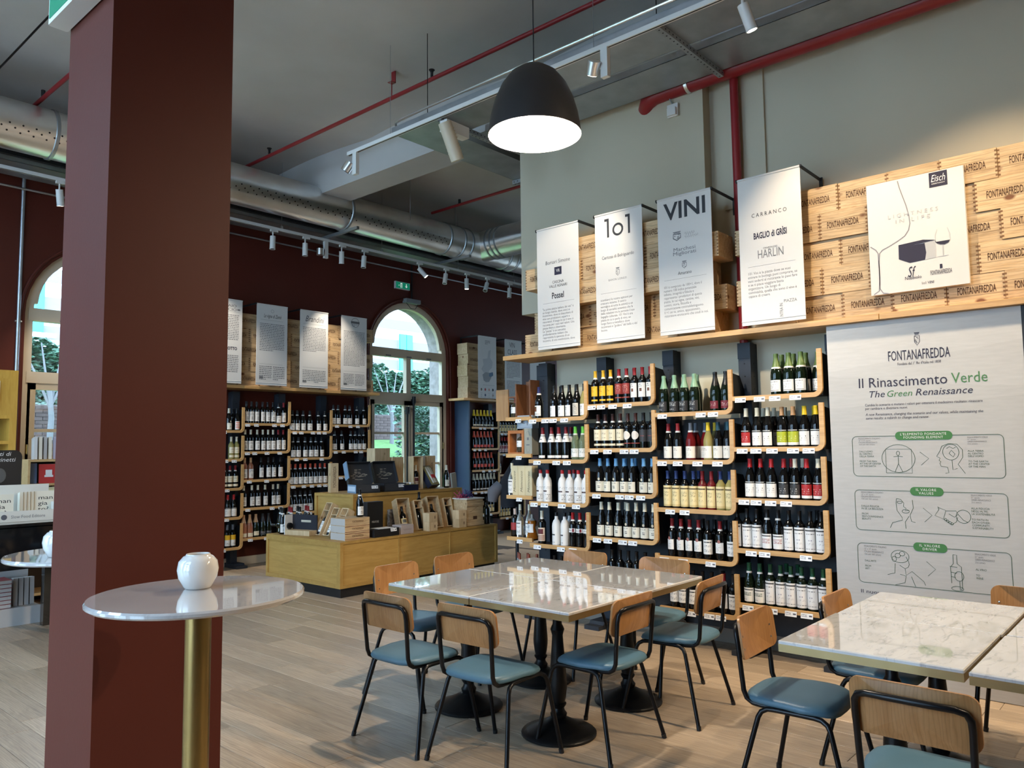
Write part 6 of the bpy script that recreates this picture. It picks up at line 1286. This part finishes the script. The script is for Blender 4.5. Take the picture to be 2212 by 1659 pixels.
def spirit(kind, loc, label, rotz=-PI / 2):
    if kind == 'flask': prof = [(0, 0), (.035, 0), (.045, .01), (.046, .10), (.038, .13), (.015, .15), (.012, .185), (.016, .19), (.016, .205), (0, .206)]; gl = flask; cp = cCu; zl = (.05, .11)
    elif kind == 'clear': prof = [(0, 0), (.034, 0), (.038, .006), (.038, .17), (.030, .20), (.015, .23), (.0125, .25), (.0125, .315), (0, .316)]; gl = gcl; cp = cW; zl = (.03, .16)
    elif kind == 'amber': prof = [(0, 0), (.055, 0), (.058, .006), (.030, .10), (.045, .155), (.035, .175), (.013, .19), (.013, .225), (0, .226)]; gl = M('amber_spirit', (.62, .20, .02), .05, trans=.6, ior=1.3); cp = M('grey_stopper', (.3, .29, .27), .5); zl = (.06, .14)
    elif kind == 'dark': prof = [(0, 0), (.036, 0), (.040, .006), (.040, .17), (.034, .195), (.015, .215), (.013, .23), (.015, .27), (0, .271)]; gl = gd; cp = M('pale_cap', (.55, .42, .36), .5); zl = (.07, .14)
    else: prof = [(0, 0), (.026, 0), (.028, .005), (.028, .12), (.012, .20), (.011, .25), (0, .251)]; gl = gcl; cp = cCu; zl = (.02, .10)
    SHAPES['sp_' + kind] = (prof, prof[-2][1] - .055, prof[-1][1])
    b = O('spirit_bottle', shape_mesh('sp_' + kind, gl), None, loc, (0, 0, rotz)); tag(b, label, 'bottle', 'spirit bottles on the passage end shelves')
    O('capsule', capsule_mesh('sp_' + kind, cp), b)
    lm = {'dark': print_mat('label_red_block', srgb(150, 40, 40), (.6, .2, .2)), 'flask': L_plain, 'clear': L_twl, 'amber': L_plain, 'copper': L_far}[kind]
    O('label', band_mesh('sp_' + kind, lm, zl[0], zl[1], 110), b)
spirit('flask', W(.065, .075, EL[0] + .007), 'smoky flask with pale diamond label inside the open wooden case')
# carton boxes and boxed flask on the second shelf
def box_thing(name, label, cat, loc, rotz, dims, mat, face=None, facebox=None, rot=None):
    w_, d_, h_ = dims; t = O(name, MB().bbox(-w_ / 2, w_ / 2, 0, d_, 0, h_, .002).mesh(name, mat), None, loc, rot or (0, 0, rotz)); tag(t, label, cat); return t
silv = M('silver_card', (.36, .42, .48), .35); greycard = M('sage_grey_card', (.36, .34, .27), .5); orangew = wood('cherry_frame', (.45, .17, .05), (.36, .12, .03), grain=(3, 3, 3), scale=4, rough=.4)
t = thing('display_box', 'orange wooden frame box with window, second passage end shelf', 'box', W(.10, .03, EL[1] + .007), -PI / 2)
O('frame', MB().box(-.10, -.075, 0, .11, 0, .235).box(.075, .10, 0, .11, 0, .235).box(-.075, .075, 0, .11, 0, .025).box(-.075, .075, 0, .11, .205, .235).mesh('frame', orangew), t); O('back', MB().box(-.075, .075, .10, .108, .025, .205).mesh('back', M('pale_lining', (.62, .56, .47), .7)), t)
spirit('flask', W(.125, .085, EL[1] + .033), 'flask with white label standing inside the orange frame box')
gc = box_thing('gift_carton', 'grey green gift carton right of the orange frame box', 'box', W(.255, .03, EL[1] + .007), -PI / 2, (.095, .10, .25), greycard); marks(gc, MB().ribbon([(.035 * math.cos(R(a)), .125 + .10 * math.sin(R(a))) for a in range(0, 361, 20)], .002, -.001).rect(-.012, .012, .14, .165, -.001).rect(-.02, .02, .09, .10, -.001), inkgrey, 'card_print')
gc = box_thing('gift_carton', 'silver gift carton lying on top of the grey green carton', 'box', W(.215, .03, EL[1] + .007 + .2505), -PI / 2, (.19, .10, .125), silv); T('€', (-.03, .045, .005, .09), inkgrey, gc, -.001); marks(gc, MB().ribbon(rrect(-.085, .085, .01, .115, .02), .002, -.001, True).rect(.03, .04, .03, .095, -.001), inkgrey, 'card_print')
# three tall cartons with vertical lettering
cartm = M('straw_card', (.66, .55, .33), .6)
for k in range(3):
    gc = box_thing('tall_carton', 'straw-coloured tall spirit carton, %s of three on third passage end shelf' % ['left', 'middle', 'right'][k], 'box', W(.075 + k * .088, .035, EL[2] + .007), -PI / 2, (.086, .09, .29), cartm)
    e = T('Moncucco', (0, 0, .2, .03), M('brown_grey_ink', (.14, .10, .06), .7), gc, -.001, shear=.3); FITS.pop(); e.rotation_euler = (PI / 2, -PI / 2, 0); VERT.append((e, (-.012, .04, .014, .24)))
spirit('clear', W(.022, .06, EL[2] + .007), 'clear bottle left of the straw-coloured cartons')
spirit('dark', W(.045, .07, EL[3] + .007), 'dark bottle with red label, left on fourth passage end shelf'); spirit('clear', W(.125, .055, EL[3] + .007), 'clear grappa bottle beside the red-labelled dark bottle'); spirit('clear', W(.208, .09, EL[3] + .007), 'clear grappa bottle behind the amber bottles'); spirit('amber', W(.215, -.0 + .035 + .01, EL[3] + .007) if 0 else W(.268, .06, EL[3] + .007), 'waisted amber spirit bottle on fourth passage end shelf')
for k in range(5): spirit('copper', W(.04 + k * .058, .07 if k % 2 else .12, EL[4] + .007), 'slim clear bottle with copper cap, %s from left, lowest passage end shelf' % ORD[k])
for k, (y, x, z) in enumerate(((4.4, 5.855, 1.9),)): pass
for y0, y1, z0, z1, lab in ((4.25, 4.55, 1.84, 2.12, 'cream card leaning behind the first bay bottles'), (2.80, 3.08, 1.84, 2.12, 'cream card behind the black-foil bottles in the third bay'), (3.42, 3.72, 1.94, 2.13, 'cream card behind the red-labelled bottles in the second bay')):
    tag(O('backing_card', MB().box(5.845, 5.853, y0, y1, z0, z1).mesh('backing_card', M('cream_card', (.74, .66, .46), .6))), lab, 'card')
# dark garment and grey bundle glimpsed behind the end shelves
t = thing('coat_stand', 'dark garment with grey sleeve glimpsed behind the passage end shelves', 'garment', (6.62, 5.78, .9))
O('coat', MB().tube([(.1, -.1, .62), (.02, -.02, .45), (-.06, .06, .25), (-.05, .06, .0)], [.06, .10, .11, .10], 14).mesh('coat', M('dark_cloth', (.012, .012, .016), .9), 60), t); O('stand_pole', MB().cyl((0, 0, -.9), (0, 0, .1), .02, n=8).cyl((0, 0, -.9), (0, 0, -.88), .18, n=16).mesh('stand_pole', blackmet), t); O('sleeve', MB().tube([(-.12, .13, .24), (-.19, .18, .16), (-.20, .19, .06)], [.07, .075, .05], 12).mesh('sleeve', M('grey_cloth', (.12, .115, .125), .9), 60), t)

# ------------------------------------------------------------------ honey-coloured display island
isl = thing('display_island', 'low honey-coloured wooden display island with raised rear tier', 'display', (0, 0, 0))
Z1, Z2 = .585, 1.03
O('plinth', MB().box(5.03, 7.42, 6.87, 8.25, 0, .10).mesh('plinth', black), isl)
O('body', MB().box(5.012, 7.438, 6.852, 8.268, .10, .56).mesh('body', honey), isl)
O('deck', MB().box(5.0, 7.45, 6.84, 8.28, .56, Z1).mesh('deck', honeyedge), isl)
def stile(x0, x1, y0, y1, z0, z1): O('stile', MB().box(x0, x1, y0, y1, z0, z1).mesh('stile', honeyedge), isl)
for x in (5.0, 7.41): stile(x, x + .04, 6.84, 6.856, .10, .56)
for x in (5.80, 6.60): stile(x, x + .018, 6.842, 6.856, .10, .56)
stile(5.04, 7.41, 6.841, 6.853, .10, .135); stile(5.0, 5.016, 6.856, 6.90, .10, .56); stile(5.0, 5.016, 8.24, 8.28, .10, .56); stile(5.001, 5.014, 6.90, 8.24, .10, .145); stile(5.001, 5.014, 6.90, 8.24, .525, .56)
O('rear_tier', MB().box(5.675, 7.455, 7.515, 8.265, Z1, Z2 - .035).mesh('rear_tier', honey), isl); O('rear_deck', MB().box(5.66, 7.47, 7.50, 8.28, Z2 - .035, Z2).mesh('rear_deck', honeyedge), isl)
for a in ((5.66, 5.677, 7.50, 7.55), (5.66, 5.677, 8.23, 8.28), (7.43, 7.47, 7.50, 7.517)): O('stile', MB().box(*a, Z1, Z2 - .035).mesh('stile', honeyedge), isl)
gi = 'gift crates on the honey island'
def opencrate(label, loc, rot, dims=(.115, .10, .36), mat=pinebox, bottle_ty=None, blabel=None, divider=None, side_script=False):
    w_, d_, h_ = dims; t_ = .009
    c = thing('gift_crate', label, 'crate', loc, 0, gi); c.rotation_euler = rot
    O('shell', MB().box(-w_ / 2, w_ / 2, d_ - t_, d_, 0, h_).box(-w_ / 2, -w_ / 2 + t_, 0, d_ - t_, 0, h_).box(w_ / 2 - t_, w_ / 2, 0, d_ - t_, 0, h_).box(-w_ / 2 + t_, w_ / 2 - t_, 0, d_ - t_, 0, t_).box(-w_ / 2 + t_, w_ / 2 - t_, 0, d_ - t_, h_ - t_, h_).mesh('shell', mat), c)
    if divider: O('divider', MB().box(-w_ / 2 + t_, w_ / 2 - t_, .004, d_ - t_, divider, divider + t_ * .8).mesh('divider', mat), c)
    if bottle_ty:
        m_ = Matrix.Translation(loc) @ Matrix.Rotation(rot[2], 4, 'Z') @ Matrix.Rotation(rot[0], 4, 'X')
        p = m_ @ Vector((0, d_ * .5 - .002, t_ + .001)); bottle(bottle_ty, tuple(p), blabel, 'bottles on the honey island', rot=rot)
    return c
# left end: black presentation case, three leaning crates
g = thing('presentation_case', 'open black presentation case with bottle, left end of island', 'box', (5.10, 7.80, Z1 + .002), -PI / 2); g.rotation_euler = (0, 0, R(-78))
O('tray', MB().box(-.19, .19, 0, .12, 0, .055).mesh('tray', pinebox), g); O('lid', MB().box(-.19, .19, .12, .135, .02, .225).mesh('lid', M('dark_navy_card', (.012, .013, .02), .5)), g); O('lid_edge', MB().box(-.20, -.19, .0, .135, .0, .225).mesh('lid_edge', paper), g); O('lid_print', MB().box(-.05, .10, .118, .1195, .14, .165).mesh('lid_print', M('pale_gold_ink', (.5, .46, .36), .5)), g)
bottle('fwh', (5.13, 7.97, Z1 + .098), 'white-labelled bottle lying across the open black presentation case', 'bottles on the honey island', rot=(R(90), R(180), R(-78) + PI / 2 - PI))
TL = -R(27)
for k, (x, y, lab) in enumerate(((5.235, 7.62, 'left'), (5.255, 7.47, 'middle'), (5.275, 7.33, 'right'))):
    opencrate('narrow open pine crate leaning, %s of three at the island left end' % lab, (x, y, Z1 + .008), (TL, 0, -PI / 2), (.118, .10, .40 if k == 0 else .34), pinebox, 'fwh' if k < 2 else None, 'white-labelled bottle inside the %s leaning pine crate' % lab, .25 if k else .30)
# stack of three branded cases with a bottle on top
redb = M('maroon_band', (.12, .012, .016), .6)
for k in range(3):
    t = thing('wine_case', 'flat pine wine case in stack of three, %s' % ['bottom', 'middle', 'top'][k], 'case', (5.27, 7.0 - .0, Z1 + .001 + k * .078), 0, 'pine wine cases at the island corner')
    O('case', MB().bbox(-.165, .165, -.10, .16, 0, .077, .002).mesh('case', pine), t); O('case_end', MB().box(-.167, -.165, -.098, .158, .003, .074).mesh('case_end', M('pale_end_wood', (.46, .42, .38), .7)), t)
    if k < 2:
        for z in (.010, .066): O('band', MB().box(-.166, .166, -.1012, -.10, z, z + .004).mesh('band', redb), t)
    T('FONTANAFREDDA', (-.07, .03, .08, .052), stampink, t, -.1012)
bottle('fwb', (5.36, 6.98, Z1 + .236), 'dark bottle with white label standing on the stacked pine cases', 'bottles on the honey island', .0)
# tall black carton with lettering, open tray in front
t = box_thing('tall_black_carton', 'tall black presentation carton at the island centre', 'box', (5.72, 7.16, Z1 + .001), 0, (.23, .10, .37), black); T('MIRAFIORE', (-.05, .13, .05, .155), palegrey, t, -.002)
t = box_thing('low_black_tray', 'low black tray in front of the black carton', 'box', (5.66, 6.88, Z1 + .001), 0, (.36, .20, .085), black)
O('white_card', MB().box(-.10, .12, .02, .16, .0855, .089).mesh('white_card', paper), t); O('price_tag', TAGM, t, (.05, -.012, .05))
t = box_thing('picture_tin', 'black and white patterned picture tin behind the low black tray', 'box', (6.17, 7.36, Z1 + .001), 0, (.14, .05, .245), M('tin_picture', (.16, .145, .13), .5, var=.85, vs=38)); T('MIRAFIORE', (-.062, .205, .062, .235), paper, t, -.002)
t = box_thing('pale_carton', 'low pale pink carton with script beside the black tray', 'box', (5.98, 6.90, Z1 + .001), 0, (.19, .16, .10), M('pale_pink_card', (.46, .38, .35), .6)); marks(t, MB().ribbon([(-.06 + k * .006, .05 + .008 * math.sin(k * 1.7)) for k in range(21)], .0018, -.001), stampink, 'script_line')
# leaning crates with magnums, small stacked cases
opencrate('large open pine crate with magnum bottle, left of the two leaning ones', (6.12, 7.06, Z1 + .012), (-R(20), 0, -.25), (.17, .13, .40), pine, 'mcr', 'dark magnum inside the left large leaning pine crate')
opencrate('large open pine crate with magnum bottle, right of the two leaning ones', (6.60, 7.05, Z1 + .012), (-R(20), 0, -.22), (.17, .13, .40), pine, 'mcr', 'dark magnum inside the right large leaning pine crate')
for x, lab in ((6.36, 'left'), (6.85, 'right')):
    for k in range(2):
        t = box_thing('small_case', 'small pine case with printed 8, %s stack, %s' % (lab, ['lower', 'upper'][k]), 'case', (x, 6.87, Z1 + .001 + k * .106), 0, (.135, .11, .105), pinebox); T('8', (.01, .035, .035, .07), stampink, t, -.001)
    opencrate('short open pine crate leaning behind the %s small cases' % lab, (x + .0, 7.06, Z1 + .008), (-R(16), 0, -.1), (.13, .11, .36), pinebox, 'drk', 'dark bottle inside the crate behind the %s small cases' % lab, .26)
bottle('fwh', (6.27, 6.95, Z1 + .106 * 0 + .002) if 0 else (6.47, 7.25, Z1 + .14), 'dark bottle with white label rising between the two large leaning crates', 'bottles on the honey island')
tag(O('small_case', MB().bbox(-.06, .06, -.05, .05, 0, .136).mesh('small_case', pinebox), None, (6.47, 7.25, Z1 + .002)), 'small plain pine case under the tall dark bottle', 'case')
t = box_thing('square_crate', 'square pine crate with slatted lid and script, right end of island', 'crate', (7.10, 6.90, Z1 + .001), -.02, (.29, .24, .33), pine)
for z in (.005, .245): O('batten', MB().box(-.15, .15, -.012, 0, z, z + .055).mesh('batten', pine), t)
marks(t, MB().ribbon([(-.09 + k * .009, .17 + .0045 * k + .01 * math.sin(k * 1.9)) for k in range(20)], .003, -.001).rect(-.035, .035, .08, .12, -.001), stampink, 'brand_mark'); O('lid', MB().box(-.16, .15, -.02, .25, .331, .345).mesh('lid', M('pale_lid', (.66, .62, .56), .7)), t)
fl = thing('dried_flowers', 'small bunch of purple and pink dried flowers on the square crate', 'flowers', (7.03, 7.02, Z1 + .347)); rf = random.Random(2)
for nm, c, n_ in (('purple_sprigs', (.05, .03, .12), 90), ('pink_blooms', (.45, .05, .12), 50)):
    mb = MB()
    for _ in range(n_):
        d = Vector((rf.gauss(0, 1), rf.gauss(0, .7), abs(rf.gauss(.5, .5)))).normalized(); off = Vector((-.05 if nm[1] == 'i' else .03, 0, 0)); p = d * rf.uniform(.02, .11) + off
        mb.cyl(off * .4, p, .0012, n=4, caps=False); mb.cyl(p, p + d * .016, .006, .001, 5)
    o = O(nm, mb.mesh(nm, M(nm, c, .8)), fl)
bottle('drk', (7.34, 6.92, Z1 + .002), 'dark bottle standing at the right end of the honey island', 'bottles on the honey island')
for k in range(8):
    x = 5.09 + (k % 4) * .115 + (k // 4) * .05; y = 8.08 + (k // 4) * .12
    bottle('rwb' if k % 2 else 'fwb', (x, y, Z1 + .002), 'dark bottle with pink neck tag, %s row, %s from left, island rear corner' % (['front', 'back'][k // 4], ORD[k % 4]), 'bottles at the island rear corner')
# ---- raised tier
gcard = M('charcoal_card', (.035, .037, .042), .45); bluec = M('blue_grey_card', (.20, .30, .42), .5)
def giftbox(label, x, y, rz, blue=False):
    g = thing('gift_box', label, 'box', (x, y, Z2 + .001), rz)
    O('tray', MB().box(-.16, .16, -.12, .12, 0, .012).box(-.16, .16, -.12, -.112, 0, .10).box(-.16, -.152, -.12, .12, 0, .10).box(.152, .16, -.12, .12, 0, .10).box(-.16, .16, .112, .12, 0, .10).mesh('tray', gcard), g)
    O('lid', MB().box(-.16, .16, 0, .008, 0, .27).box(-.168, -.16, -.05, .008, 0, .27).box(.16, .168, -.05, .008, 0, .27).box(-.16, .16, -.07, .008, .262, .27).mesh('lid', gcard), g, (0, .115, .10), (-R(22), 0, 0))
    mb = MB(); r_ = random.Random(5)
    for k in range(26): a = r_.uniform(0, 6.28); q = r_.random() ** .5; mb.rect(.11 * q * math.cos(a) - .018, .11 * q * math.cos(a) + .018, .12 + .07 * q * math.sin(a), .126 + .07 * q * math.sin(a), -.001)
    O('lid_print', mb.mesh('lid_print', M('pale_print', (.42, .38, .30), .6), fix=False), g, (0, .113, .10), (-R(22), 0, 0))
    if blue: O('end_panel', MB().box(-.163, -.161, -.12, .12, 0, .10).mesh('end_panel', bluec), g); e = O('end_label', MB().box(-.165, -.163, -.10, .10, .02, .08).mesh('end_label', M('pale_blue_paper', (.55, .62, .70), .6)), g); O('flap', MB().box(-.18, -.168, -.09, .008, .05, .27).mesh('flap', bluec), g, (0, .115, .10), (-R(22), 0, 0))
    O('price_tag', TAGM, g, (.04, -.135, .05)); O('tools', MB().cyl((-.08, -.03, .06), (.08, .04, .06), .02, n=10).cyl((-.02, -.08, .06), (.03, .08, .06), .014, n=10).mesh('tools', blackmet, 40), g)
    return g
giftbox('open charcoal gift box with patterned lid, left of the pair on upper tier', 5.99, 7.72, -R(12), True); giftbox('open charcoal gift box with patterned lid, right of the pair on upper tier', 6.39, 7.70, -R(8))
t = box_thing('upright_box', 'upright pine bottle box with vertical lettering, left end of upper tier', 'box', (5.80, 8.06, Z2 + .001), -.3, (.10, .10, .36), pinebox); e = T('FONTANAFREDDA', (0, 0, .2, .03), stampink, t, -.001); FITS.pop(); e.rotation_euler = (PI / 2, -PI / 2, 0); VERT.append((e, (-.02, .06, .02, .32)))
box_thing('upright_box', 'plain tall pine box behind the charcoal gift boxes', 'box', (6.50, 7.99, Z2 + .001), .05, (.26, .16, .54), pinebox); box_thing('upright_box', 'plain shorter pine box beside the tallest pine box', 'box', (6.745, 7.97, Z2 + .001), 0, (.19, .16, .42), pinebox)
t = thing('hinged_tin', 'low dark blue open tin with accessories on upper tier', 'box', (6.60, 7.59, Z2 + .001), -.12); O('tin', MB().box(-.11, .11, -.06, .10, 0, .075).mesh('tin', M('navy_tin', (.012, .014, .03), .3)), t); O('lining', MB().box(-.10, .10, -.05, .09, .0755, .079).mesh('lining', M('olive_lining', (.28, .25, .10), .7)), t); O('tools', MB().cyl((-.06, 0, .09), (.05, .04, .09), .014, n=8).cyl((.0, -.03, .09), (.07, .0, .09), .012, n=8).mesh('tools', paper, 40), t)
opencrate('upright open pine box holding one bottle, beside the window end of upper tier', (6.86, 7.70, Z2 + .001), (0, 0, -.12), (.155, .12, .43), pinebox, 'brl', 'dark bottle inside the upright open pine box')
t = box_thing('upright_box', 'upright pine box with pale lettered front, right of the open one', 'box', (6.77, 7.685, Z2 + .001) if 0 else (7.05, 7.86, Z2 + .001), 0, (.16, .10, .43), M('pale_board', (.60, .57, .52), .7))
t = box_thing('upright_box', 'tan upright box with stamp at the right of upper tier', 'box', (7.24, 7.86, Z2 + .001), 0, (.15, .10, .43), pinebox); e = T('FONTANAFREDDA', (0, 0, .2, .03), stampink, t, -.001); FITS.pop(); e.rotation_euler = (PI / 2, -PI / 2, 0); VERT.append((e, (-.01, .10, .03, .34)))
t = thing('accessory_tin', 'black tin tilted open showing rods and red ribbon, upper tier', 'box', (7.10, 7.62, Z2 + .045), 0); t.rotation_euler = (-R(32), 0, .25)
O('tin', MB().box(-.10, .10, -.0, .075, -.0, .30).mesh('tin', MATS['navy_tin']), t); O('lining', MB().box(-.092, .092, -.003, 0, .01, .29).mesh('lining', MATS['olive_lining']), t); O('rods', MB().cyl((-.04, -.012, .03), (-.05, -.012, .27), .013, n=8).cyl((.0, -.012, .03), (-.005, -.012, .27), .016, n=8).cyl((.05, -.01, .03), (.05, -.01, .26), .008, n=8).mesh('rods', M('pale_rod', (.5, .48, .40), .5), 40), t); O('ribbon', MB().box(-.035, .04, -.03, -.012, .10, .15).mesh('ribbon', M('red_ribbon', (.5, .02, .02), .4)), t)
bottle('whc', (7.33, 7.66, Z2 + .002), 'dark bottle behind the grey card at the upper tier right end', 'bottles on the honey island')
t = box_thing('grey_card', 'grey card box leaning at the right end of upper tier', 'box', (7.37, 7.535, Z2 + .001), 0, (.09, .03, .20), M('stone_card', (.25, .24, .20), .6), rot=(0, -.12, 0))

# ------------------------------------------------------------------ books and counter, far left behind the pillar
yel = wood('yellow_bookcase', (.62, .37, .07), (.52, .29, .045), grain=(8, 8, 1), scale=3, rough=.45)
bk = thing('bookcase', 'yellow wooden bookcase against the maroon wall at far left', 'bookcase', (2.0, 9.5, 0))
O('side', MB().box(.66, .73, 0, .42, 0, 2.45).mesh('side', yel), bk); O('side', MB().box(-1.0, -.93, 0, .42, 0, 2.45).mesh('side', yel), bk); O('top', MB().box(-.93, .66, 0, .42, 2.36, 2.45).mesh('top', yel), bk); O('back', MB().box(-.93, .66, .40, .42, 0, 2.36).mesh('back', M('bookcase_back', (.03, .018, .01), .7)), bk)
for z in (1.93, 1.66, 1.30, .9, .5, .1): O('shelf', MB().box(-.93, .66, 0, .40, z, z + .035).mesh('shelf', yel), bk)
O('front_panel', MB().box(-.93, .66, .0, .02, 1.965, 2.36).mesh('front_panel', yel), bk); O('card', MB().box(-.9, .56, -.012, -.002, 2.02, 2.33).mesh('card', M('cream_card_2', (.74, .66, .46), .6)), bk)
def book(loc, dims, col, label, rot=(0, 0, 0), cover=None):
    w_, d_, h_ = dims; key = 'book_%d_%d_%d' % tuple(int(c * 255) for c in col); m_ = M(key, col, .5)
    b = O('book', MB().box(0, w_, 0, d_, 0, .0025).box(0, w_, 0, d_, h_ - .0025, h_).box(0, .003, 0, d_, .0025, h_ - .0025).mesh('cover', m_), None, loc, rot); tag(b, label, 'book', 'books at the far left')
    O('pages', MB().box(.003, w_ - .004, .004, d_ - .004, .0025, h_ - .0025).mesh('pages', paper), b); return b
sb = thing('book_shelf_unit', 'pale wooden book unit below the left arched window', 'bookcase', (2.72, 9.05, 0))
palew = wood('birch_unit', (.62, .42, .20), (.52, .33, .14), grain=(1, 6, 6), scale=3, rough=.5)
for z in (.1, .62, .98, 1.22, 1.47): O('shelf', MB().box(.02, 1.3, 0, .40, z, z + .025).mesh('shelf', palew), sb)
for x in (.0, .36, 1.30): O('side', MB().box(x, x + .022, 0, .40, 0, 1.495).mesh('side', palew), sb)
O('back', MB().box(.02, 1.3, .385, .40, 0, 1.47).mesh('back', M('bookcase_back', (.03, .018, .01), .7)), sb)
def standing(x, y, z, w_, h_, th, col, label, front=True):
    # upright book showing its front cover
    b = O('book', MB().box(0, w_, 0, th, 0, h_).mesh('cover', M('bookc_%d%d%d' % tuple(int(c * 255) for c in col), col, .5)), None, (x, y, z), (-R(6), 0, -.15)); tag(b, label, 'book', 'books at the far left'); O('pages', MB().box(.002, w_ - .002, .003, th - .003, h_, h_ + .001).mesh('pages', paper), b); return b
ck = [('grey-white', (.55, .53, .50)), ('cream', (.62, .56, .45)), ('grey', (.38, .36, .34)), ('ivory', (.66, .61, .50)), ('lilac grey', (.36, .34, .42))]
for k, (n_, c) in enumerate(ck): standing(2.78 + k * .045, 9.08, 1.497, .16 if k == 4 else .03, .235, .03 if k == 4 else .17, c, '%s book standing on the book unit under the window' % n_)
for k in range(5): book((3.02, 9.10, 1.497 + k * .041), (.2, .27, .04), ((.50, .36, .24), (.60, .50, .38), (.54, .44, .34), (.62, .54, .44), (.45, .42, .40))[k], 'thick book in the pile under the left window, %s from bottom' % ORD[k])
r_ = standing(2.83, 9.07, 1.246, .17, .20, .03, srgb(170, 34, 36), 'red book with portrait on the middle shelf of the book unit'); marks(r_, MB().rect(.06, .12, .08, .14, -.001).rect(.05, .13, .065, .085, -.001), paper, 'cover_print')
standing(2.745, 9.09, 1.246, .07, .21, .03, (.04, .08, .16), 'dark blue book beside the red book'); standing(3.10, 9.07, 1.246, .14, .20, .02, (.55, .46, .36), 'pale book with portrait next to the red book'); standing(2.86, 9.07, 1.006, .15, .20, .02, (.60, .55, .32), 'pale yellow notice book on the lower shelf'); standing(3.12, 9.07, 1.006, .05, .20, .10, (.25, .18, .14), 'brown book standing on the lower shelf at right'); standing(3.17, 9.07, 1.006, .14, .19, .10, (.02, .02, .022), 'black book standing on the lower shelf at right')
# black glossy counter
kt = thing('black_counter', 'glossy black counter cabinet partly hidden behind the pillar', 'counter', (0, 7.25, 0))
O('cabinet', MB().bbox(.9, 2.72, 0, .85, .62, .965, .01).mesh('cabinet', glossblack), kt); O('top', MB().box(.88, 2.74, -.02, .87, .965, .99).mesh('top', glossblack), kt)
for x in (1.0, 2.6):
    for y in (.08, .75): O('leg', MB().box(x - .04, x + .04, y - .04, y + .04, 0, .62).mesh('leg', glossblack), kt)
wb = thing('book_display', 'white card display tray of small books on the black counter', 'display', (2.19, 7.58, .991), -.08)
O('tray', MB().box(-.28, .28, -.12, .14, 0, .012).box(-.28, .28, -.125, -.115, 0, .09).box(.27, .28, -.12, .14, 0, .15).box(-.28, .28, .13, .14, 0, .30).mesh('tray', M('cream_white_card', (.66, .62, .54), .6)), wb); T('Slow Food Editore', (-.05, .03, .2, .055), inkgrey, wb, -.126); O('logo', MB().cyl((-.10, -.1255, .042), (-.10, -.1265, .042), .022, n=14).mesh('logo', emblem_m), wb)
for k in range(5):
    b = standing(2.23 + k * .03 - .02, 7.52 + .01 * k, 1.005, .17 if k == 4 else .024, .23, .02 if k == 4 else .13, (.66, .60, .48), 'cream paperback in the card display tray, %s from left' % ORD[k])
T('man\ngia\nto?', (.03, .06, .14, .18), ink, b, -.001); b = standing(1.99, 7.49, 1.005, .16, .22, .02, (.66, .60, .48), 'cream paperback facing front at the left of card tray'); T('man\ngia\nto?', (.03, .05, .14, .17), ink, b, -.001)
st = thing('standee', 'black card standee with white title behind the paperbacks', 'sign', (2.04, 7.85, .991), 0); O('board', MB().prism(rrect(-.30, .27, 0, .60, .06, 5), 0, .012).mesh('board', black), st); T('I racconti di\nOscar Farinetti', (-.12, .50, .22, .585), paper, st, -.002, 'CENTER', shear=.2)
O('portrait', MB().poly([(.10 + .05 * math.cos(R(a)), .38 + .065 * math.sin(R(a))) for a in range(0, 360, 24)], -.002).mesh('portrait', M('portrait_grey', (.10, .095, .09), .6), fix=False), st)
# low white stand with piled books
ls = thing('white_book_stand', 'low white stand with piled books below the round table', 'stand', (2.2, 8.22, 0)); O('stand', MB().box(-.6, .40, -.06, .4, 0, .16).box(-.6, .38, .25, .4, .16, .55).mesh('stand', M('white_laminate', (.66, .65, .64), .4)), ls)
for col_ in range(2):
    for k in range(7): book((1.98 + col_ * .20, 8.19, .162 + k * .036), (.19, .24, .035), srgb(150, 58, 62) if col_ else (.62, .54, .30), '%s book in low white stand, %s from bottom' % (['yellow', 'red'][col_], ORD[k]))
for k in range(4): standing(2.40 + k * .045, 8.25, .162, .035, .25, .16, (.50, .47, .44), 'grey book standing in low white stand, %s from left' % ORD[k])

# ------------------------------------------------------------------ finish
VERT.append((EV[0], EV[1]))
fit_all()
